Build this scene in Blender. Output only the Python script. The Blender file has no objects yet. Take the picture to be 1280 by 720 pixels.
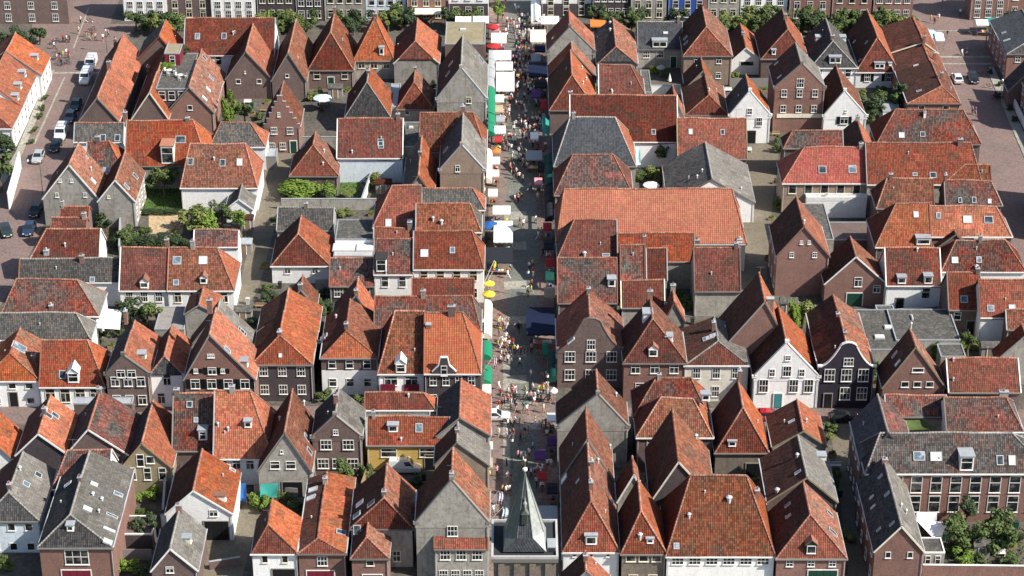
import bpy, math, random
from mathutils import Vector, Matrix, noise
R = math.radians
random.seed(7)
sc = bpy.context.scene
# ------------------------------------------------------------------ camera
CAM_H = 167.0; PITCH = R(28.0); FPX = 2840.0
CAM_Y = -CAM_H / math.tan(PITCH)
cam_d = bpy.data.cameras.new('camera'); cam = bpy.data.objects.new('camera', cam_d)
sc.collection.objects.link(cam); sc.camera = cam
cam.location = (0, CAM_Y, CAM_H); cam.rotation_euler = (R(90) - PITCH, 0, 0)
cam_d.sensor_width = 36; cam_d.lens = FPX / 1280 * 36; cam_d.clip_start = 5; cam_d.clip_end = 6000
# ------------------------------------------------------------------ sky and sun
SUN_EL = R(41); SUN_AZ = R(22)          # light comes from the right of the view, a little towards the viewer
sun_dir = Vector((math.cos(SUN_EL) * math.cos(SUN_AZ), -math.cos(SUN_EL) * math.sin(SUN_AZ), math.sin(SUN_EL)))
w = bpy.data.worlds.new('World'); sc.world = w; w.use_nodes = True
nt = w.node_tree; bg = nt.nodes['Background']
sk = nt.nodes.new('ShaderNodeTexSky'); sk.sky_type = 'NISHITA'; sk.sun_disc = False
sk.sun_elevation = SUN_EL; sk.sun_rotation = R(90) + SUN_AZ
nt.links.new(sk.outputs[0], bg.inputs[0]); bg.inputs[1].default_value = 0.088
sd = bpy.data.lights.new('sun', 'SUN'); so = bpy.data.objects.new('sun', sd); sc.collection.objects.link(so)
sd.energy = 4.5; sd.angle = R(0.6); sd.color = (1.0, 0.95, 0.87)
so.rotation_euler = sun_dir.to_track_quat('Z', 'Y').to_euler(); so.location = (60, -10, 120)
sc.view_settings.view_transform = 'Standard'; sc.view_settings.look = 'None'
sc.view_settings.exposure = 0.9; sc.view_settings.gamma = 1; sc.view_settings.use_curve_mapping = False
# ------------------------------------------------------------------ surveying: image point -> point of the place
fw = Vector((0, math.cos(PITCH), -math.sin(PITCH))); up = Vector((0, math.sin(PITCH), math.cos(PITCH)))
def ray(x, y): return fw * FPX + Vector((x - 640, 0, 0)) + up * (360 - y)
CL = Vector((0, CAM_Y, CAM_H))
def atz(x, y, z=0.0):
    d = ray(x, y); return CL + d * ((z - CAM_H) / d.z)
def aty(x, y, Y):
    d = ray(x, y); return CL + d * ((Y - CAM_Y) / d.y)
TX = TY = 0.0; TS = 1.0
def T(c, r):
    global TX, TY, TS
    TX, TY, TS = c * 320.0, r * 180.0, 0.25
def full():
    global TX, TY, TS
    TX, TY, TS = 0.0, 0.0, 1.0
def px(x): return TX + x * TS
def py(y): return TY + y * TS
# ------------------------------------------------------------------ materials
M = {}
def N(nt, t, **k):
    n = nt.nodes.new(t)
    for a, b in k.items(): setattr(n, a, b)
    return n
def newmat(name, rough=0.9, metal=0.0, spec=0.3):
    m = bpy.data.materials.new(name); m.use_nodes = True
    b = m.node_tree.nodes['Principled BSDF']
    b.inputs['Roughness'].default_value = rough; b.inputs['Metallic'].default_value = metal
    b.inputs['Specular IOR Level'].default_value = spec
    M[name] = m
    return m, m.node_tree, b
def mixc(nt, fac, a, b, mode='MIX'):
    n = N(nt, 'ShaderNodeMix', data_type='RGBA', blend_type=mode)
    for s, v in ((n.inputs[0], fac), (n.inputs[6], a), (n.inputs[7], b)):
        if isinstance(v, bpy.types.NodeSocket): nt.links.new(v, s)
        elif isinstance(v, (int, float)): s.default_value = v
        else: s.default_value = (*v, 1)
    return n.outputs[2]
def mathn(nt, op, a, b=0.0, c=0.0):
    n = N(nt, 'ShaderNodeMath', operation=op)
    for s, v in zip(n.inputs, (a, b, c)):
        if isinstance(v, bpy.types.NodeSocket): nt.links.new(v, s)
        else: s.default_value = v
    return n.outputs[0]
def mrange(nt, v, a, b, c=0.0, d=1.0):
    n = N(nt, 'ShaderNodeMapRange'); nt.links.new(v, n.inputs[0])
    for i, q in enumerate((a, b, c, d)): n.inputs[i + 1].default_value = q
    return n.outputs[0]
def noisen(nt, vec, scale, detail=3, rough=0.55, w=None):
    n = N(nt, 'ShaderNodeTexNoise', noise_dimensions='4D' if w is not None else '3D')
    nt.links.new(vec, n.inputs['Vector']); n.inputs['Scale'].default_value = scale
    n.inputs['Detail'].default_value = detail; n.inputs['Roughness'].default_value = rough
    if w is not None: nt.links.new(w, n.inputs['W'])
    return n.outputs[0]
def roof_mat(name, c1, c2, c3, worn=0.5, tw=0.27, th=0.34, bump=0.4, hue=0.05, tilev=0.35, rough=0.85):
    """clay / slate tiles: u across, v up the slope, both in metres"""
    m, nt, b = newmat(name, rough, 0, 0.08)
    tc = N(nt, 'ShaderNodeTexCoord'); oi = N(nt, 'ShaderNodeObjectInfo')
    sep = N(nt, 'ShaderNodeSeparateXYZ'); nt.links.new(tc.outputs['UV'], sep.inputs[0])
    u, v = sep.outputs[0], sep.outputs[1]
    fu = mathn(nt, 'FLOOR', mathn(nt, 'DIVIDE', u, tw)); fv = mathn(nt, 'FLOOR', mathn(nt, 'DIVIDE', v, th))
    cb = N(nt, 'ShaderNodeCombineXYZ'); nt.links.new(fu, cb.inputs[0]); nt.links.new(fv, cb.inputs[1]); nt.links.new(oi.outputs['Random'], cb.inputs[2])
    wn = N(nt, 'ShaderNodeTexWhiteNoise'); nt.links.new(cb.outputs[0], wn.inputs['Vector'])
    rnd = mathn(nt, 'MULTIPLY', oi.outputs['Random'], 40.0)
    big = noisen(nt, tc.outputs['Object'], 0.22, 4, 0.6, rnd)
    med = noisen(nt, tc.outputs['Object'], 1.1, 4, 0.7, rnd)
    mp = N(nt, 'ShaderNodeMapping'); nt.links.new(tc.outputs['UV'], mp.inputs[0]); mp.inputs['Scale'].default_value = (2.2, 0.28, 1)
    strk = noisen(nt, mp.outputs[0], 1.3, 3, 0.6, rnd)
    col = mixc(nt, mrange(nt, big, 0.38, 0.62), c1, c2)
    wf = mathn(nt, 'MULTIPLY', mrange(nt, mathn(nt, 'ADD', mathn(nt, 'MULTIPLY', med, 0.6), mathn(nt, 'MULTIPLY', strk, 0.5)), 0.52, 0.68), worn)
    wf = mathn(nt, 'MULTIPLY', wf, mrange(nt, wn.outputs[0], 0.0, 1.0, 0.45, 1.0))
    # mended patches of other tiles, then grime, then pale lichen
    pc = N(nt, 'ShaderNodeCombineXYZ'); nt.links.new(mathn(nt, 'FLOOR', mathn(nt, 'DIVIDE', mathn(nt, 'ADD', u, mathn(nt, 'MULTIPLY', fv, 0.11)), 1.9)), pc.inputs[0]); nt.links.new(mathn(nt, 'FLOOR', mathn(nt, 'DIVIDE', v, 1.36)), pc.inputs[1]); nt.links.new(rnd, pc.inputs[2])
    pw = N(nt, 'ShaderNodeTexWhiteNoise'); nt.links.new(pc.outputs[0], pw.inputs['Vector'])
    pf = mathn(nt, 'MULTIPLY', mathn(nt, 'GREATER_THAN', pw.outputs[0], 0.90), 0.55 * worn)
    col = mixc(nt, pf, col, tuple(min(.6, k * 1.35) for k in c1))
    pf2 = mathn(nt, 'MULTIPLY', mathn(nt, 'LESS_THAN', pw.outputs[0], 0.08), 0.5 * worn)
    col = mixc(nt, pf2, col, c3)
    col = mixc(nt, wf, col, c3)
    lich = noisen(nt, tc.outputs['Object'], 3.2, 3, 0.75, rnd)
    col = mixc(nt, mathn(nt, 'MULTIPLY', mrange(nt, lich, 0.60, 0.72), 0.42 * worn), col, (0.24, 0.185, 0.12))
    sat = N(nt, 'ShaderNodeHueSaturation'); nt.links.new(col, sat.inputs['Color']); o2 = N(nt, 'ShaderNodeTexWhiteNoise', noise_dimensions='1D'); nt.links.new(rnd, o2.inputs['W'])
    nt.links.new(mrange(nt, o2.outputs[0], 0, 1, 0.86, 1.02), sat.inputs['Saturation']); nt.links.new(mrange(nt, big, 0.3, 0.7, 0.82, 1.1), sat.inputs['Value']); col = sat.outputs[0]
    tv = mrange(nt, wn.outputs[0], 0, 1, 1 - tilev, 1 + tilev * 0.8)
    # darker in the channels between the rolls and at the foot of each course
    gx = mrange(nt, mathn(nt, 'SINE', mathn(nt, 'MULTIPLY', u, 2 * math.pi / tw)), -1.0, 0.1, 0.62, 1.08)
    gy = mrange(nt, mathn(nt, 'FRACT', mathn(nt, 'DIVIDE', v, th)), 0.0, 0.22, 0.72, 1.0)
    tv = mathn(nt, 'MULTIPLY', tv, mathn(nt, 'MULTIPLY', gx, gy))
    hv = N(nt, 'ShaderNodeHueSaturation'); nt.links.new(col, hv.inputs['Color'])
    ov = mrange(nt, oi.outputs['Random'], 0, 1, 0.68, 1.06)
    nt.links.new(mathn(nt, 'MULTIPLY', tv, ov), hv.inputs['Value'])
    nt.links.new(mrange(nt, med, 0.3, 0.7, 0.5 - hue * 0.3, 0.5 + hue * 0.3), hv.inputs['Hue'])
    nt.links.new(hv.outputs[0], b.inputs['Base Color'])
    # pantile relief
    s1 = mathn(nt, 'SINE', mathn(nt, 'MULTIPLY', u, 2 * math.pi / tw))
    fr = mathn(nt, 'FRACT', mathn(nt, 'DIVIDE', v, th))
    hgt = mathn(nt, 'ADD', mathn(nt, 'MULTIPLY', s1, 0.55), mathn(nt, 'MULTIPLY', fr, -0.7))
    hgt = mathn(nt, 'ADD', hgt, mathn(nt, 'MULTIPLY', wn.outputs[0], 0.08))
    bp = N(nt, 'ShaderNodeBump'); bp.inputs['Strength'].default_value = bump; bp.inputs['Distance'].default_value = 0.06
    nt.links.new(hgt, bp.inputs['Height']); nt.links.new(bp.outputs[0], b.inputs['Normal'])
    return m
roof_mat('orange_tiles', (0.41, 0.112, 0.043), (0.33, 0.088, 0.036), (0.15, 0.078, 0.050), 0.85)
roof_mat('red_tiles', (0.29, 0.067, 0.029), (0.20, 0.051, 0.026), (0.09, 0.055, 0.042), 0.85)
roof_mat('rust_tiles', (0.185, 0.046, 0.027), (0.125, 0.038, 0.026), (0.062, 0.046, 0.037), 0.9)
roof_mat('weathered_tiles', (0.33, 0.115, 0.062), (0.25, 0.105, 0.065), (0.17, 0.125, 0.09), 1.0, tilev=0.45)
roof_mat('browned_tiles', (0.26, 0.085, 0.042), (0.19, 0.07, 0.042), (0.10, 0.07, 0.05), 1.0, tilev=0.45)
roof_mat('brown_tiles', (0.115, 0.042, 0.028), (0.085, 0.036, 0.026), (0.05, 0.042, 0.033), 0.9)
roof_mat('bright_red_tiles', (0.40, 0.064, 0.034), (0.34, 0.062, 0.034), (0.25, 0.07, 0.045), 0.6, tilev=0.25)
roof_mat('new_orange_tiles', (0.44, 0.122, 0.048), (0.37, 0.102, 0.042), (0.30, 0.09, 0.05), 0.4, tw=0.33, th=0.36, tilev=0.18)
roof_mat('mixed_tiles', (0.24, 0.055, 0.032), (0.085, 0.076, 0.068), (0.08, 0.074, 0.068), 0.95, tilev=0.5)
roof_mat('grey_red_tiles', (0.125, 0.118, 0.11), (0.10, 0.095, 0.09), (0.22, 0.07, 0.045), 0.8, tilev=0.5)
roof_mat('grey_tiles', (0.115, 0.112, 0.105), (0.085, 0.084, 0.080), (0.20, 0.13, 0.10), 0.35, tilev=0.4)
roof_mat('pale_grey_tiles', (0.215, 0.20, 0.175), (0.165, 0.152, 0.135), (0.10, 0.088, 0.075), 0.85, tilev=0.25)
roof_mat('dark_tiles', (0.075, 0.072, 0.072), (0.055, 0.054, 0.056), (0.12, 0.10, 0.09), 0.4, tilev=0.4)
roof_mat('slate_tiles', (0.075, 0.082, 0.092), (0.058, 0.062, 0.070), (0.12, 0.12, 0.12), 0.3, tilev=0.3, bump=0.15)
roof_mat('ridge_tiles', (0.42, 0.17, 0.10), (0.34, 0.13, 0.08), (0.34, 0.27, 0.21), 0.7, tw=0.4, th=0.4, bump=0.1, tilev=0.3)
roof_mat('grey_ridge', (0.34, 0.32, 0.29), (0.28, 0.26, 0.24), (0.40, 0.36, 0.30), 0.5, tw=0.4, th=0.4, bump=0.1, tilev=0.2)
def wall_mat(name, c1, c2, stain=(0.12, 0.10, 0.08), st=0.25, brick=False, rough=0.9):
    m, nt, b = newmat(name, rough)
    tc = N(nt, 'ShaderNodeTexCoord'); oi = N(nt, 'ShaderNodeObjectInfo')
    rnd = mathn(nt, 'MULTIPLY', oi.outputs['Random'], 30.0)
    n1 = noisen(nt, tc.outputs['Object'], 0.5, 5, 0.65, rnd)
    n2 = noisen(nt, tc.outputs['Object'], 5.0, 3, 0.7, rnd)
    mp = N(nt, 'ShaderNodeMapping'); nt.links.new(tc.outputs['Object'], mp.inputs[0]); mp.inputs['Scale'].default_value = (1.6, 1.6, 0.22)
    n3 = noisen(nt, mp.outputs[0], 1.5, 4, 0.6, rnd)
    col = mixc(nt, mrange(nt, n1, 0.35, 0.65), c1, c2)
    col = mixc(nt, mathn(nt, 'MULTIPLY', mrange(nt, n3, 0.52, 0.72), st), col, stain)
    hv = N(nt, 'ShaderNodeHueSaturation'); nt.links.new(col, hv.inputs['Color'])
    a = 0.32 if brick else 0.12
    n4 = noisen(nt, tc.outputs['Object'], 1.7, 4, 0.75, rnd); col = mixc(nt, mathn(nt, 'MULTIPLY', mrange(nt, n4, 0.50, 0.66), st * 0.9), col, tuple(k * 1.5 if brick else k for k in stain))
    hv.inputs['Color']; nt.links.new(col, hv.inputs['Color'])
    nt.links.new(mathn(nt, 'MULTIPLY', mrange(nt, n2, 0.3, 0.7, 1 - a, 1 + a), mrange(nt, oi.outputs['Random'], 0, 1, 0.88, 1.08)), hv.inputs['Value'])
    nt.links.new(hv.outputs[0], b.inputs['Base Color'])
    bp = N(nt, 'ShaderNodeBump'); bp.inputs['Strength'].default_value = 0.3; bp.inputs['Distance'].default_value = 0.03
    nt.links.new(n2, bp.inputs['Height']); nt.links.new(bp.outputs[0], b.inputs['Normal'])
    return m
wall_mat('white_wall', (0.84, 0.83, 0.80), (0.78, 0.77, 0.74), (0.50, 0.48, 0.44), 0.3)
wall_mat('cream_wall', (0.70, 0.66, 0.56), (0.62, 0.58, 0.49), (0.38, 0.34, 0.28), 0.4)
wall_mat('grey_wall', (0.37, 0.35, 0.31), (0.27, 0.25, 0.215), (0.15, 0.13, 0.11), 0.75)
wall_mat('pale_blue_wall', (0.60, 0.66, 0.70), (0.52, 0.58, 0.62), (0.35, 0.36, 0.36), 0.5)
wall_mat('brick_wall', (0.25, 0.135, 0.105), (0.195, 0.108, 0.088), (0.11, 0.08, 0.07), 0.4, True)
wall_mat('brown_wall', (0.165, 0.115, 0.10), (0.125, 0.088, 0.08), (0.08, 0.06, 0.055), 0.4, True)
wall_mat('dark_wall', (0.075, 0.060, 0.062), (0.058, 0.048, 0.052), (0.04, 0.035, 0.035), 0.3, True)
wall_mat('black_wall', (0.030, 0.024, 0.036), (0.024, 0.020, 0.030), (0.05, 0.04, 0.05), 0.3)
wall_mat('tan_wall', (0.30, 0.225, 0.165), (0.24, 0.18, 0.135), (0.14, 0.11, 0.09), 0.4, True)
wall_mat('olive_wall', (0.30, 0.25, 0.15), (0.25, 0.21, 0.13), (0.14, 0.12, 0.08), 0.4, True)
wall_mat('yellow_wall', (0.60, 0.40, 0.12), (0.55, 0.36, 0.10), (0.35, 0.25, 0.12), 0.3)
wall_mat('stone_wall', (0.22, 0.18, 0.14), (0.16, 0.135, 0.11), (0.07, 0.065, 0.06), 0.7, True)
wall_mat('bitumen', (0.080, 0.076, 0.068), (0.050, 0.050, 0.046), (0.17, 0.155, 0.13), 0.9)
wall_mat('felt_tan', (0.30, 0.25, 0.15), (0.22, 0.19, 0.12), (0.14, 0.13, 0.09), 0.5)
wall_mat('lead_grey', (0.34, 0.36, 0.38), (0.28, 0.30, 0.32), (0.20, 0.21, 0.21), 0.4, rough=0.55)
wall_mat('pale_gravel', (0.42, 0.41, 0.39), (0.34, 0.335, 0.32), (0.22, 0.22, 0.21), 0.4)
def plain(name, c, rough=0.6, metal=0.0, spec=0.4, var=0.12):
    m, nt, b = newmat(name, rough, metal, spec)
    tc = N(nt, 'ShaderNodeTexCoord')
    n = noisen(nt, tc.outputs['Object'], 2.5, 3)
    hv = N(nt, 'ShaderNodeHueSaturation'); hv.inputs['Color'].default_value = (*c, 1)
    nt.links.new(mrange(nt, n, 0.3, 0.7, 1 - var, 1 + var), hv.inputs['Value'])
    nt.links.new(hv.outputs[0], b.inputs['Base Color'])
    return m
plain('white_paint', (0.70, 0.69, 0.65)); plain('cream_paint', (0.70, 0.65, 0.52)); plain('zinc', (0.42, 0.43, 0.43), 0.5)
plain('dark_green_paint', (0.012, 0.055, 0.035), 0.4); plain('black_paint', (0.012, 0.012, 0.014), 0.35)
plain('red_paint', (0.30, 0.02, 0.02), 0.4); plain('blue_paint', (0.03, 0.08, 0.30), 0.4); plain('teal_paint', (0.05, 0.22, 0.24), 0.5)
plain('wood', (0.26, 0.17, 0.10), 0.8); plain('grey_wood', (0.24, 0.22, 0.20), 0.85); plain('steel', (0.35, 0.35, 0.36), 0.35, 0.8)
plain('maroon_paint', (0.16, 0.015, 0.03), 0.5); plain('sign_cream', (0.66, 0.62, 0.50), 0.6)
def glass_mat(name, c1, c2, rough=0.12):
    m, nt, b = newmat(name, rough, 0.0, 0.5)
    oi = N(nt, 'ShaderNodeObjectInfo'); tc = N(nt, 'ShaderNodeTexCoord')
    n = noisen(nt, tc.outputs['Object'], 1.2, 2, 0.5, mathn(nt, 'MULTIPLY', oi.outputs['Random'], 50.0))
    nt.links.new(mixc(nt, mrange(nt, n, 0.5, 0.66), c1, c2), b.inputs['Base Color'])
glass_mat('pane_glass', (0.012, 0.014, 0.016), (0.10, 0.10, 0.09)); glass_mat('skylight_glass', (0.10, 0.14, 0.17), (0.32, 0.37, 0.40), 0.08)
glass_mat('skylight_dark', (0.03, 0.04, 0.05), (0.10, 0.12, 0.13), 0.1); glass_mat('pale_glass', (0.55, 0.56, 0.56), (0.72, 0.73, 0.72), 0.1)
# ------------------------------------------------------------------ mesh helpers
COL = sc.collection
class MB:
    """collects faces, then links them as ONE mesh object"""
    def __init__(s): s.v = []; s.f = []; s.m = []; s.uv = {}; s.mats = []
    def mi(s, mat):
        if mat not in s.mats: s.mats.append(mat)
        return s.mats.index(mat)
    def face(s, pts, mat, uv=None):
        i = len(s.v); s.v += [Vector(p) for p in pts]; s.f.append(list(range(i, i + len(pts)))); s.m.append(s.mi(mat))
        if uv: s.uv[len(s.f) - 1] = uv
    def box(s, x0, x1, y0, y1, z0, z1, mat):
        a = [(x0, y0, z0), (x1, y0, z0), (x1, y1, z0), (x0, y1, z0), (x0, y0, z1), (x1, y0, z1), (x1, y1, z1), (x0, y1, z1)]
        for q in ((0, 3, 2, 1), (4, 5, 6, 7), (0, 1, 5, 4), (1, 2, 6, 5), (2, 3, 7, 6), (3, 0, 4, 7)):
            s.face([a[k] for k in q], mat)
    def prism(s, poly, axis, a, b, mat):
        """poly: 2D points; axis 'y': (x,z) swept from y=a to y=b; 'x': (y,z); 'z': (x,y)"""
        mk = {'y': lambda p, t: (p[0], t, p[1]), 'x': lambda p, t: (t, p[0], p[1]), 'z': lambda p, t: (p[0], p[1], t)}[axis]
        n = len(poly); A = [mk(p, a) for p in poly]; B = [mk(p, b) for p in poly]
        s.face(A, mat); s.face(B[::-1], mat)
        for i in range(n):
            j = (i + 1) % n
            s.face([A[i], B[i], B[j], A[j]], mat)
    def tube(s, path, r, mat, n=6, r2=None):
        path = [Vector(p) for p in path]; rings = []
        for i, p in enumerate(path):
            d = (path[min(i + 1, len(path) - 1)] - path[max(i - 1, 0)]).normalized()
            a = d.orthogonal().normalized(); b_ = d.cross(a)
            rr = r if r2 is None else r + (r2 - r) * i / (len(path) - 1)
            rings.append([p + (a * math.cos(t * 2 * math.pi / n) + b_ * math.sin(t * 2 * math.pi / n)) * rr for t in range(n)])
        for i in range(len(rings) - 1):
            for k in range(n):
                q = (k + 1) % n
                s.face([rings[i][k], rings[i][q], rings[i + 1][q], rings[i + 1][k]], mat)
        s.face(rings[0][::-1], mat); s.face(rings[-1], mat)
    def lathe(s, prof, c, mat, n=12):
        """prof: (radius, z) rings about the vertical through c"""
        c = Vector(c); rg = [[c + Vector((r * math.cos(k * 2 * math.pi / n), r * math.sin(k * 2 * math.pi / n), z)) for k in range(n)] for r, z in prof]
        for i in range(len(rg) - 1):
            for k in range(n):
                q = (k + 1) % n
                s.face([rg[i][k], rg[i][q], rg[i + 1][q], rg[i + 1][k]], mat)
        s.face(rg[0][::-1], mat); s.face(rg[-1], mat)
    def mesh(s, name, org=(0, 0, 0), smooth=False, merge=False):
        me = bpy.data.meshes.new(name); o = Vector(org)
        me.from_pydata([v - o for v in s.v], [], s.f)
        for mt in s.mats: me.materials.append(M[mt])
        me.polygons.foreach_set('material_index', s.m)
        if s.uv:
            L = me.uv_layers.new(name='UVMap')
            for fi, uv in s.uv.items():
                for k, li in enumerate(me.polygons[fi].loop_indices): L.data[li].uv = uv[k]
        if merge:
            import bmesh
            bm = bmesh.new(); bm.from_mesh(me); bmesh.ops.remove_doubles(bm, verts=bm.verts, dist=0.0005); bm.to_mesh(me); bm.free()
        if smooth: me.polygons.foreach_set('use_smooth', [True] * len(me.polygons))
        me.update(); return me
    def build(s, name, parent=None, org=None, smooth=False, merge=False):
        o_ = Vector(org) if org is not None else (parent_org(parent) if parent else Vector((0, 0, 0)))
        ob = bpy.data.objects.new(name, s.mesh(name, o_, smooth, merge)); COL.objects.link(ob)
        if parent: ob.parent = parent
        else: ob.location = o_
        return ob
ORG = {}
def parent_org(p): return ORG.get(p.name, Vector((0, 0, 0)))
def thing(name, label, cat, loc, group=None):
    o = bpy.data.objects.new(name, None); COL.objects.link(o); o.location = loc; o.empty_display_size = 0.5
    o['label'] = label; o['category'] = cat
    if group: o['group'] = group
    ORG[o.name] = Vector(loc)
    return o
def tag(o, label=None, cat=None, group=None, kind=None):
    if label: o['label'] = label
    if cat: o['category'] = cat
    if group: o['group'] = group
    if kind: o['kind'] = kind
    return o
def part(name, mesh, parent, loc, rotz=0.0, sub=False):
    """a shared mesh placed under a thing (world place given)"""
    o = bpy.data.objects.new(name, mesh); COL.objects.link(o); o.parent = parent
    o.location = Vector(loc) - (Vector((0, 0, 0)) if sub else parent_org(parent)); o.rotation_euler = (0, 0, rotz)
    return o
# ------------------------------------------------------------------ window kit (shared meshes, facing -Y, origin at the foot centre)
WC = {}
def win_meshes(wd, ht, style):
    k = (round(wd, 1), round(ht, 1), style)
    if k in WC: return WC[k]
    wd, ht, _ = k; f = MB(); p = MB(); fm = 'white_paint'; t = 0.075 if wd < 1.6 else 0.10
    if 'k' in style: fm = 'black_paint'
    if 'c' in style: fm = 'cream_paint'
    x = wd / 2
    f.box(-x, -x + t, -0.07, 0.02, 0, ht, fm); f.box(x - t, x, -0.07, 0.02, 0, ht, fm)
    f.box(-x + t, x - t, -0.07, 0.02, ht - t, ht, fm); f.box(-x - 0.05, x + 0.05, -0.13, 0.02, -0.09, 0, fm)
    f.box(-x + t, x - t, -0.07, 0.02, 0, t * 0.7, fm)
    if 'x' in style:                                  # sash bars
        nx = 2 if wd > 1.0 else 1
        for i in range(1, nx + 0 + 1):
            xx = -x + wd * i / (nx + 1); f.box(xx - 0.03, xx + 0.03, -0.055, 0.0, t * 0.7, ht - t, fm)
        f.box(-x + t, x - t, -0.06, 0.0, ht * 0.52 - 0.04, ht * 0.52 + 0.04, fm)
    elif 't' in style:                                # transom and post
        f.box(-x + t, x - t, -0.06, 0.0, ht * 0.68 - 0.04, ht * 0.68 + 0.04, fm)
        f.box(-0.04, 0.04, -0.055, 0.0, t * 0.7, ht * 0.68 - 0.04, fm)
    elif 's' in style and ht > 1.1:
        f.box(-x + t, x - t, -0.06, 0.0, ht * 0.6 - 0.04, ht * 0.6 + 0.04, fm)
    p.box(-x + t, x - t, -0.03, 0.01, t * 0.7, ht - t, 'pane_glass')
    WC[k] = (f.mesh('window'), p.mesh('pane')); return WC[k]
SH = {}
def add_window(root, loc, wd, ht, style='s', rotz=0.0, shutter=None):
    f, p = win_meshes(wd, ht, style)
    o = part('window', f, root, loc, rotz); part('pane', p, o, (0, 0, 0), 0, True)
    if shutter:
        k = (round(ht, 1), shutter)
        if k not in SH:
            s = MB(); s.box(-0.3, 0.3, -0.05, 0.02, 0, k[0], shutter); SH[k] = s.mesh('shutter')
        for sg in (-1, 1):
            part('shutter', SH[k], root, Vector(loc) + Vector((sg * (wd / 2 + 0.34) * math.cos(rotz), sg * (wd / 2 + 0.34) * math.sin(rotz), 0)), rotz)
    return o
DC = {}
def add_door(root, loc, wd=1.1, ht=2.3, mat='dark_green_paint', rotz=0.0, frame='white_paint'):
    if mat == 'black_paint': frame = 'grey_wood'
    k = (round(wd, 1), round(ht, 1), mat, frame)
    if k not in DC:
        wd, ht = k[0], k[1]
        f = MB(); x = wd / 2; f.box(-x - 0.12, -x, -0.08, 0.02, 0, ht + 0.12, frame); f.box(x, x + 0.12, -0.08, 0.02, 0, ht + 0.12, frame); f.box(-x, x, -0.08, 0.02, ht, ht + 0.12, frame)
        d = MB(); d.box(-x, x, -0.04, 0.01, 0.02, ht, mat)
        n = max(1, int(wd / 0.9))
        for i in range(n):
            a = -x + wd * i / n + 0.12; b_ = -x + wd * (i + 1) / n - 0.12
            d.box(a, b_, -0.06, -0.04, 0.15, ht * 0.45, mat); d.box(a, b_, -0.06, -0.04, ht * 0.5, ht * 0.92, mat)
        DC[k] = (f.mesh('door_frame'), d.mesh('door'))
    f, d = DC[k]
    o = part('door', d, root, loc, rotz); part('door_frame', f, o, (0, 0, 0), 0, True)
    return o
# ------------------------------------------------------------------ roofs
def sag(p):
    return 0.25 * noise.noise(Vector((p.x * 0.16, p.y * 0.13, 3.3))) + 0.07 * noise.noise(Vector((p.x * 0.55, p.y * 0.55, 9.1)))
def slope(mb, a, b, c, d, mat, th=0.24):
    """a,b = eave left/right, c,d = ridge right/left, seen from outside"""
    a, b, c, d = map(Vector, (a, b, c, d))
    L = max((b - a).length, (c - d).length); W = max((d - a).length, (c - b).length)
    nu = max(1, min(14, int(L / 1.3))); nv = max(1, min(7, int(W / 1.3)))
    ud = (b - a).normalized() if (b - a).length > 0.01 else (c - d).normalized()
    nn = ud.cross((d - a) if (d - a).length > 0.1 else (c - b)).normalized(); vd = nn.cross(ud)
    def P(i, j):
        s, t = i / nu, j / nv
        q = (a * (1 - s) + b * s) * (1 - t) + (d * (1 - s) + c * s) * t
        uv = ((q - a).dot(ud), (q - a).dot(vd)); q = q.copy(); q.z += sag(q); return q, uv
    g = [[P(i, j) for j in range(nv + 1)] for i in range(nu + 1)]
    for i in range(nu):
        for j in range(nv):
            q = [g[i][j], g[i + 1][j], g[i + 1][j + 1], g[i][j + 1]]
            pts = [x[0] for x in q]; uvs = [x[1] for x in q]
            if (pts[2] - pts[3]).length < 1e-4: pts.pop(); uvs.pop()
            mb.face(pts, mat, uvs)
    dn = Vector((0, 0, -th))
    rim = [g[i][0] for i in range(nu + 1)] + [g[nu][j] for j in range(1, nv + 1)] + [g[i][nv] for i in range(nu - 1, -1, -1)] + [g[0][j] for j in range(nv - 1, 0, -1)]
    for i in range(len(rim)):
        p, q = rim[i], rim[(i + 1) % len(rim)]
        if (p[0] - q[0]).length < 1e-4: continue
        mb.face([p[0] + dn, q[0] + dn, q[0], p[0]], mat, [(p[1][0], p[1][1]), (q[1][0], q[1][1]), (q[1][0], q[1][1] + 0.1), (p[1][0], p[1][1] + 0.1)])
def cap(mb, a, b, mat='ridge_tiles', r=0.15):
    a, b = Vector(a), Vector(b); n = max(1, int((b - a).length / 1.3)); d = (b - a).normalized()
    s = d.cross(Vector((0, 0, 1))).normalized(); u = s.cross(d)
    prev = None
    for i in range(n + 1):
        q = a + (b - a) * i / n; q.z += sag(q)
        ring = [q + s * r * x + u * (r * y + 0.03) for x, y in ((-1, -0.6), (-0.75, 0.35), (0, 0.7), (0.75, 0.35), (1, -0.6))]
        if prev:
            for k in range(4):
                mb.face([prev[k], ring[k], ring[k + 1], prev[k + 1]], mat, [((b - a).length * (i - 1) / n, k * .1), ((b - a).length * i / n, k * .1), ((b - a).length * i / n, k * .1 + .1), ((b - a).length * (i - 1) / n, k * .1 + .1)])
        else: mb.face(ring, mat, [(0, 0)] * 5)
        prev = ring
    mb.face(prev[::-1], mat, [(0, 0)] * 5)
def bar(mb, a, b, w_, h_, mat):
    """square bar from a to b"""
    a, b = Vector(a), Vector(b); d = (b - a).normalized(); s = d.cross(Vector((0, 0, 1)))
    s = s.normalized() if s.length > 1e-3 else Vector((1, 0, 0)); u = s.cross(d)
    q = [s * w_ / 2 + u * h_ / 2, -s * w_ / 2 + u * h_ / 2, -s * w_ / 2 - u * h_ / 2, s * w_ / 2 - u * h_ / 2]
    A = [a + x for x in q]; B = [b + x for x in q]
    mb.face(A, mat); mb.face(B[::-1], mat)
    for i in range(4): mb.face([A[i], B[i], B[(i + 1) % 4], A[(i + 1) % 4]], mat)
RT = random.Random(4)
class H: pass
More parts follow.
